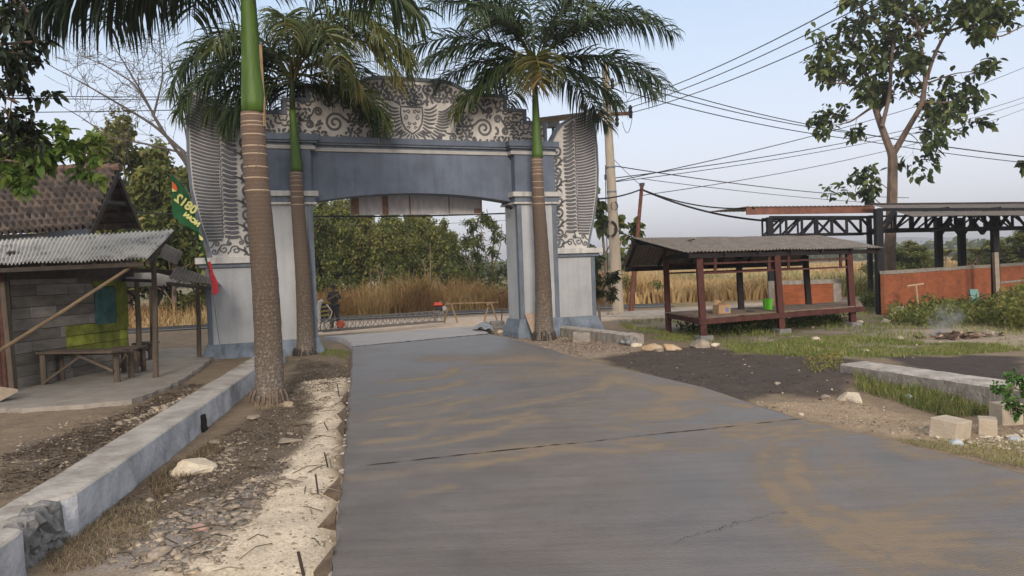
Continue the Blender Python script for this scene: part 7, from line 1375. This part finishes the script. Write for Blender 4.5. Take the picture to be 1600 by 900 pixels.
def text(s_, px, py, size, ang, parent, name, material, Yd, mirror=True):
    cu = bpy.data.curves.new(name, 'FONT'); cu.body = s_; cu.size = size; cu.align_x = 'CENTER'; cu.align_y = 'CENTER'; cu.extrude = .003; cu.offset = .012
    ob = bpy.data.objects.new(name, cu); sc.collection.objects.link(ob); dg = bpy.context.evaluated_depsgraph_get(); me = bpy.data.meshes.new_from_object(ob.evaluated_get(dg)); bpy.data.objects.remove(ob)
    v = np.array([tuple(q.co) for q in me.vertices]); 
    if mirror: v[:, 0] *= -1
    a = math.radians(ang); x = v[:, 0]*math.cos(a)-v[:, 1]*math.sin(a); z = v[:, 0]*math.sin(a)+v[:, 1]*math.cos(a); c = D(px, py, Yd); W_ = np.stack([c[0]+x, c[1]-.0+v[:, 2], c[2]+z], 1); iv = np.array(RM[parent.name].inverted()); W_ = W_@iv[:3, :3].T+iv[:3, 3]
    me.vertices.foreach_set('co', W_.astype(np.float32).ravel()); me.materials.clear(); me.materials.append(material); me.update(); o = bpy.data.objects.new(name, me); sc.collection.objects.link(o); o.parent = parent; return o
text('0812', 290.5, 319, .30, -39, fl, 'lettering', yf, fy-.10); text('NCAN', 299.5, 343, .155, -40, fl, 'lettering', yf, fy-.10)

# burnt rubbish with a little smoke
q_ = G(1497, 528); p = MB(); rg = np.random.default_rng(12)
for k in range(60): a = rg.random()*6.28; r = abs(rg.normal(0, .45)); x, y = q_[0]+math.cos(a)*r*1.4, q_[1]+math.sin(a)*r*.7; p.box((x, y, float(hgt(x, y))+.03+.12*math.exp(-r*2)*rg.random()), (rg.uniform(.08, .3), rg.uniform(.05, .16), rg.uniform(.01, .06)), rg.random()*6, rg.normal(0, .4), rg.normal(0, .3), tone=rg.random())
tag(p.build('burnt_rubbish', mat('rubbish', (.16, .12, .10), .95, .5, 9, tone=[(.25, .2, .2), (1, .9, .8), (2.6, 2.4, 2.2)])), 'heap of half-burnt scraps and charred wood smoking on the bare ground', 'rubbish', kind='stuff')
sm = bpy.data.materials.new('smoke'); sm.use_nodes = True; N = sm.node_tree.nodes; L = sm.node_tree.links; N.remove(N['Principled BSDF']); pv = N.new('ShaderNodeVolumePrincipled'); pv.inputs['Color'].default_value = (.75, .8, .88, 1)
tc = N.new('ShaderNodeTexCoord'); no = N.new('ShaderNodeTexNoise'); no.inputs['Scale'].default_value = 2.6; no.inputs['Detail'].default_value = 4; L.new(tc.outputs['Object'], no.inputs[0]); mr = N.new('ShaderNodeMapRange'); mr.inputs[1].default_value = .47; mr.inputs[2].default_value = .7; mr.inputs[4].default_value = 3.0; L.new(no.outputs[0], mr.inputs[0])
sp = N.new('ShaderNodeVectorMath'); sp.operation = 'LENGTH'; L.new(tc.outputs['Object'], sp.inputs[0]); m2 = N.new('ShaderNodeMapRange'); m2.inputs[1].default_value = .12; m2.inputs[2].default_value = .55; m2.inputs[3].default_value = 1; m2.inputs[4].default_value = 0; L.new(sp.outputs['Value'], m2.inputs[0]); mu = N.new('ShaderNodeMath'); mu.operation = 'MULTIPLY'; L.new(mr.outputs[0], mu.inputs[0]); L.new(m2.outputs[0], mu.inputs[1]); L.new(mu.outputs[0], pv.inputs['Density']); L.new(pv.outputs[0], N['Material Output'].inputs['Volume'])
p = MB(); lump(p, (0, 0, -.35), (.55, .45, .75), np.random.default_rng(3), 2, 1, ang=.1); o = p.build('smoke', sm); o.location = tuple(D(1476, 501, q_[1]+.2)); tag(o, 'thin pale blue smoke rising from the burnt rubbish', 'smoke', kind='stuff')
# plastic bag scraps
pbm = mat('plastic_film', (.45, .5, .55), .35, .25, 8, bump=.5)
for k, (x, y, w_) in enumerate([(1420, 628, 16), (1492, 698, 24), (1585, 685, 20), (1160, 512, 14), (1252, 530, 0)]):
    if w_: stone(['crumpled clear plastic in the kerb weeds', 'crumpled pale blue plastic among the white chips', 'clear plastic bag under the leafy shrub', 'pale plastic bag under the stall floor', ''][k], x, y, w_, .5, pbm, 80+k, 'plastic_bag')
# haze
hz = bpy.data.materials.new('haze'); hz.use_nodes = True; N = hz.node_tree.nodes; N.remove(N['Principled BSDF']); pv = N.new('ShaderNodeVolumePrincipled'); pv.inputs['Color'].default_value = (.93, .95, 1, 1); pv.inputs['Density'].default_value = .0008; pv.inputs['Anisotropy'].default_value = .2; hz.node_tree.links.new(pv.outputs[0], N['Material Output'].inputs['Volume'])
p = MB(); p.box((0, 1200, 39.5), (5600, 5600, 91)); o = p.build('haze', hz); tag(o, kind='stuff')
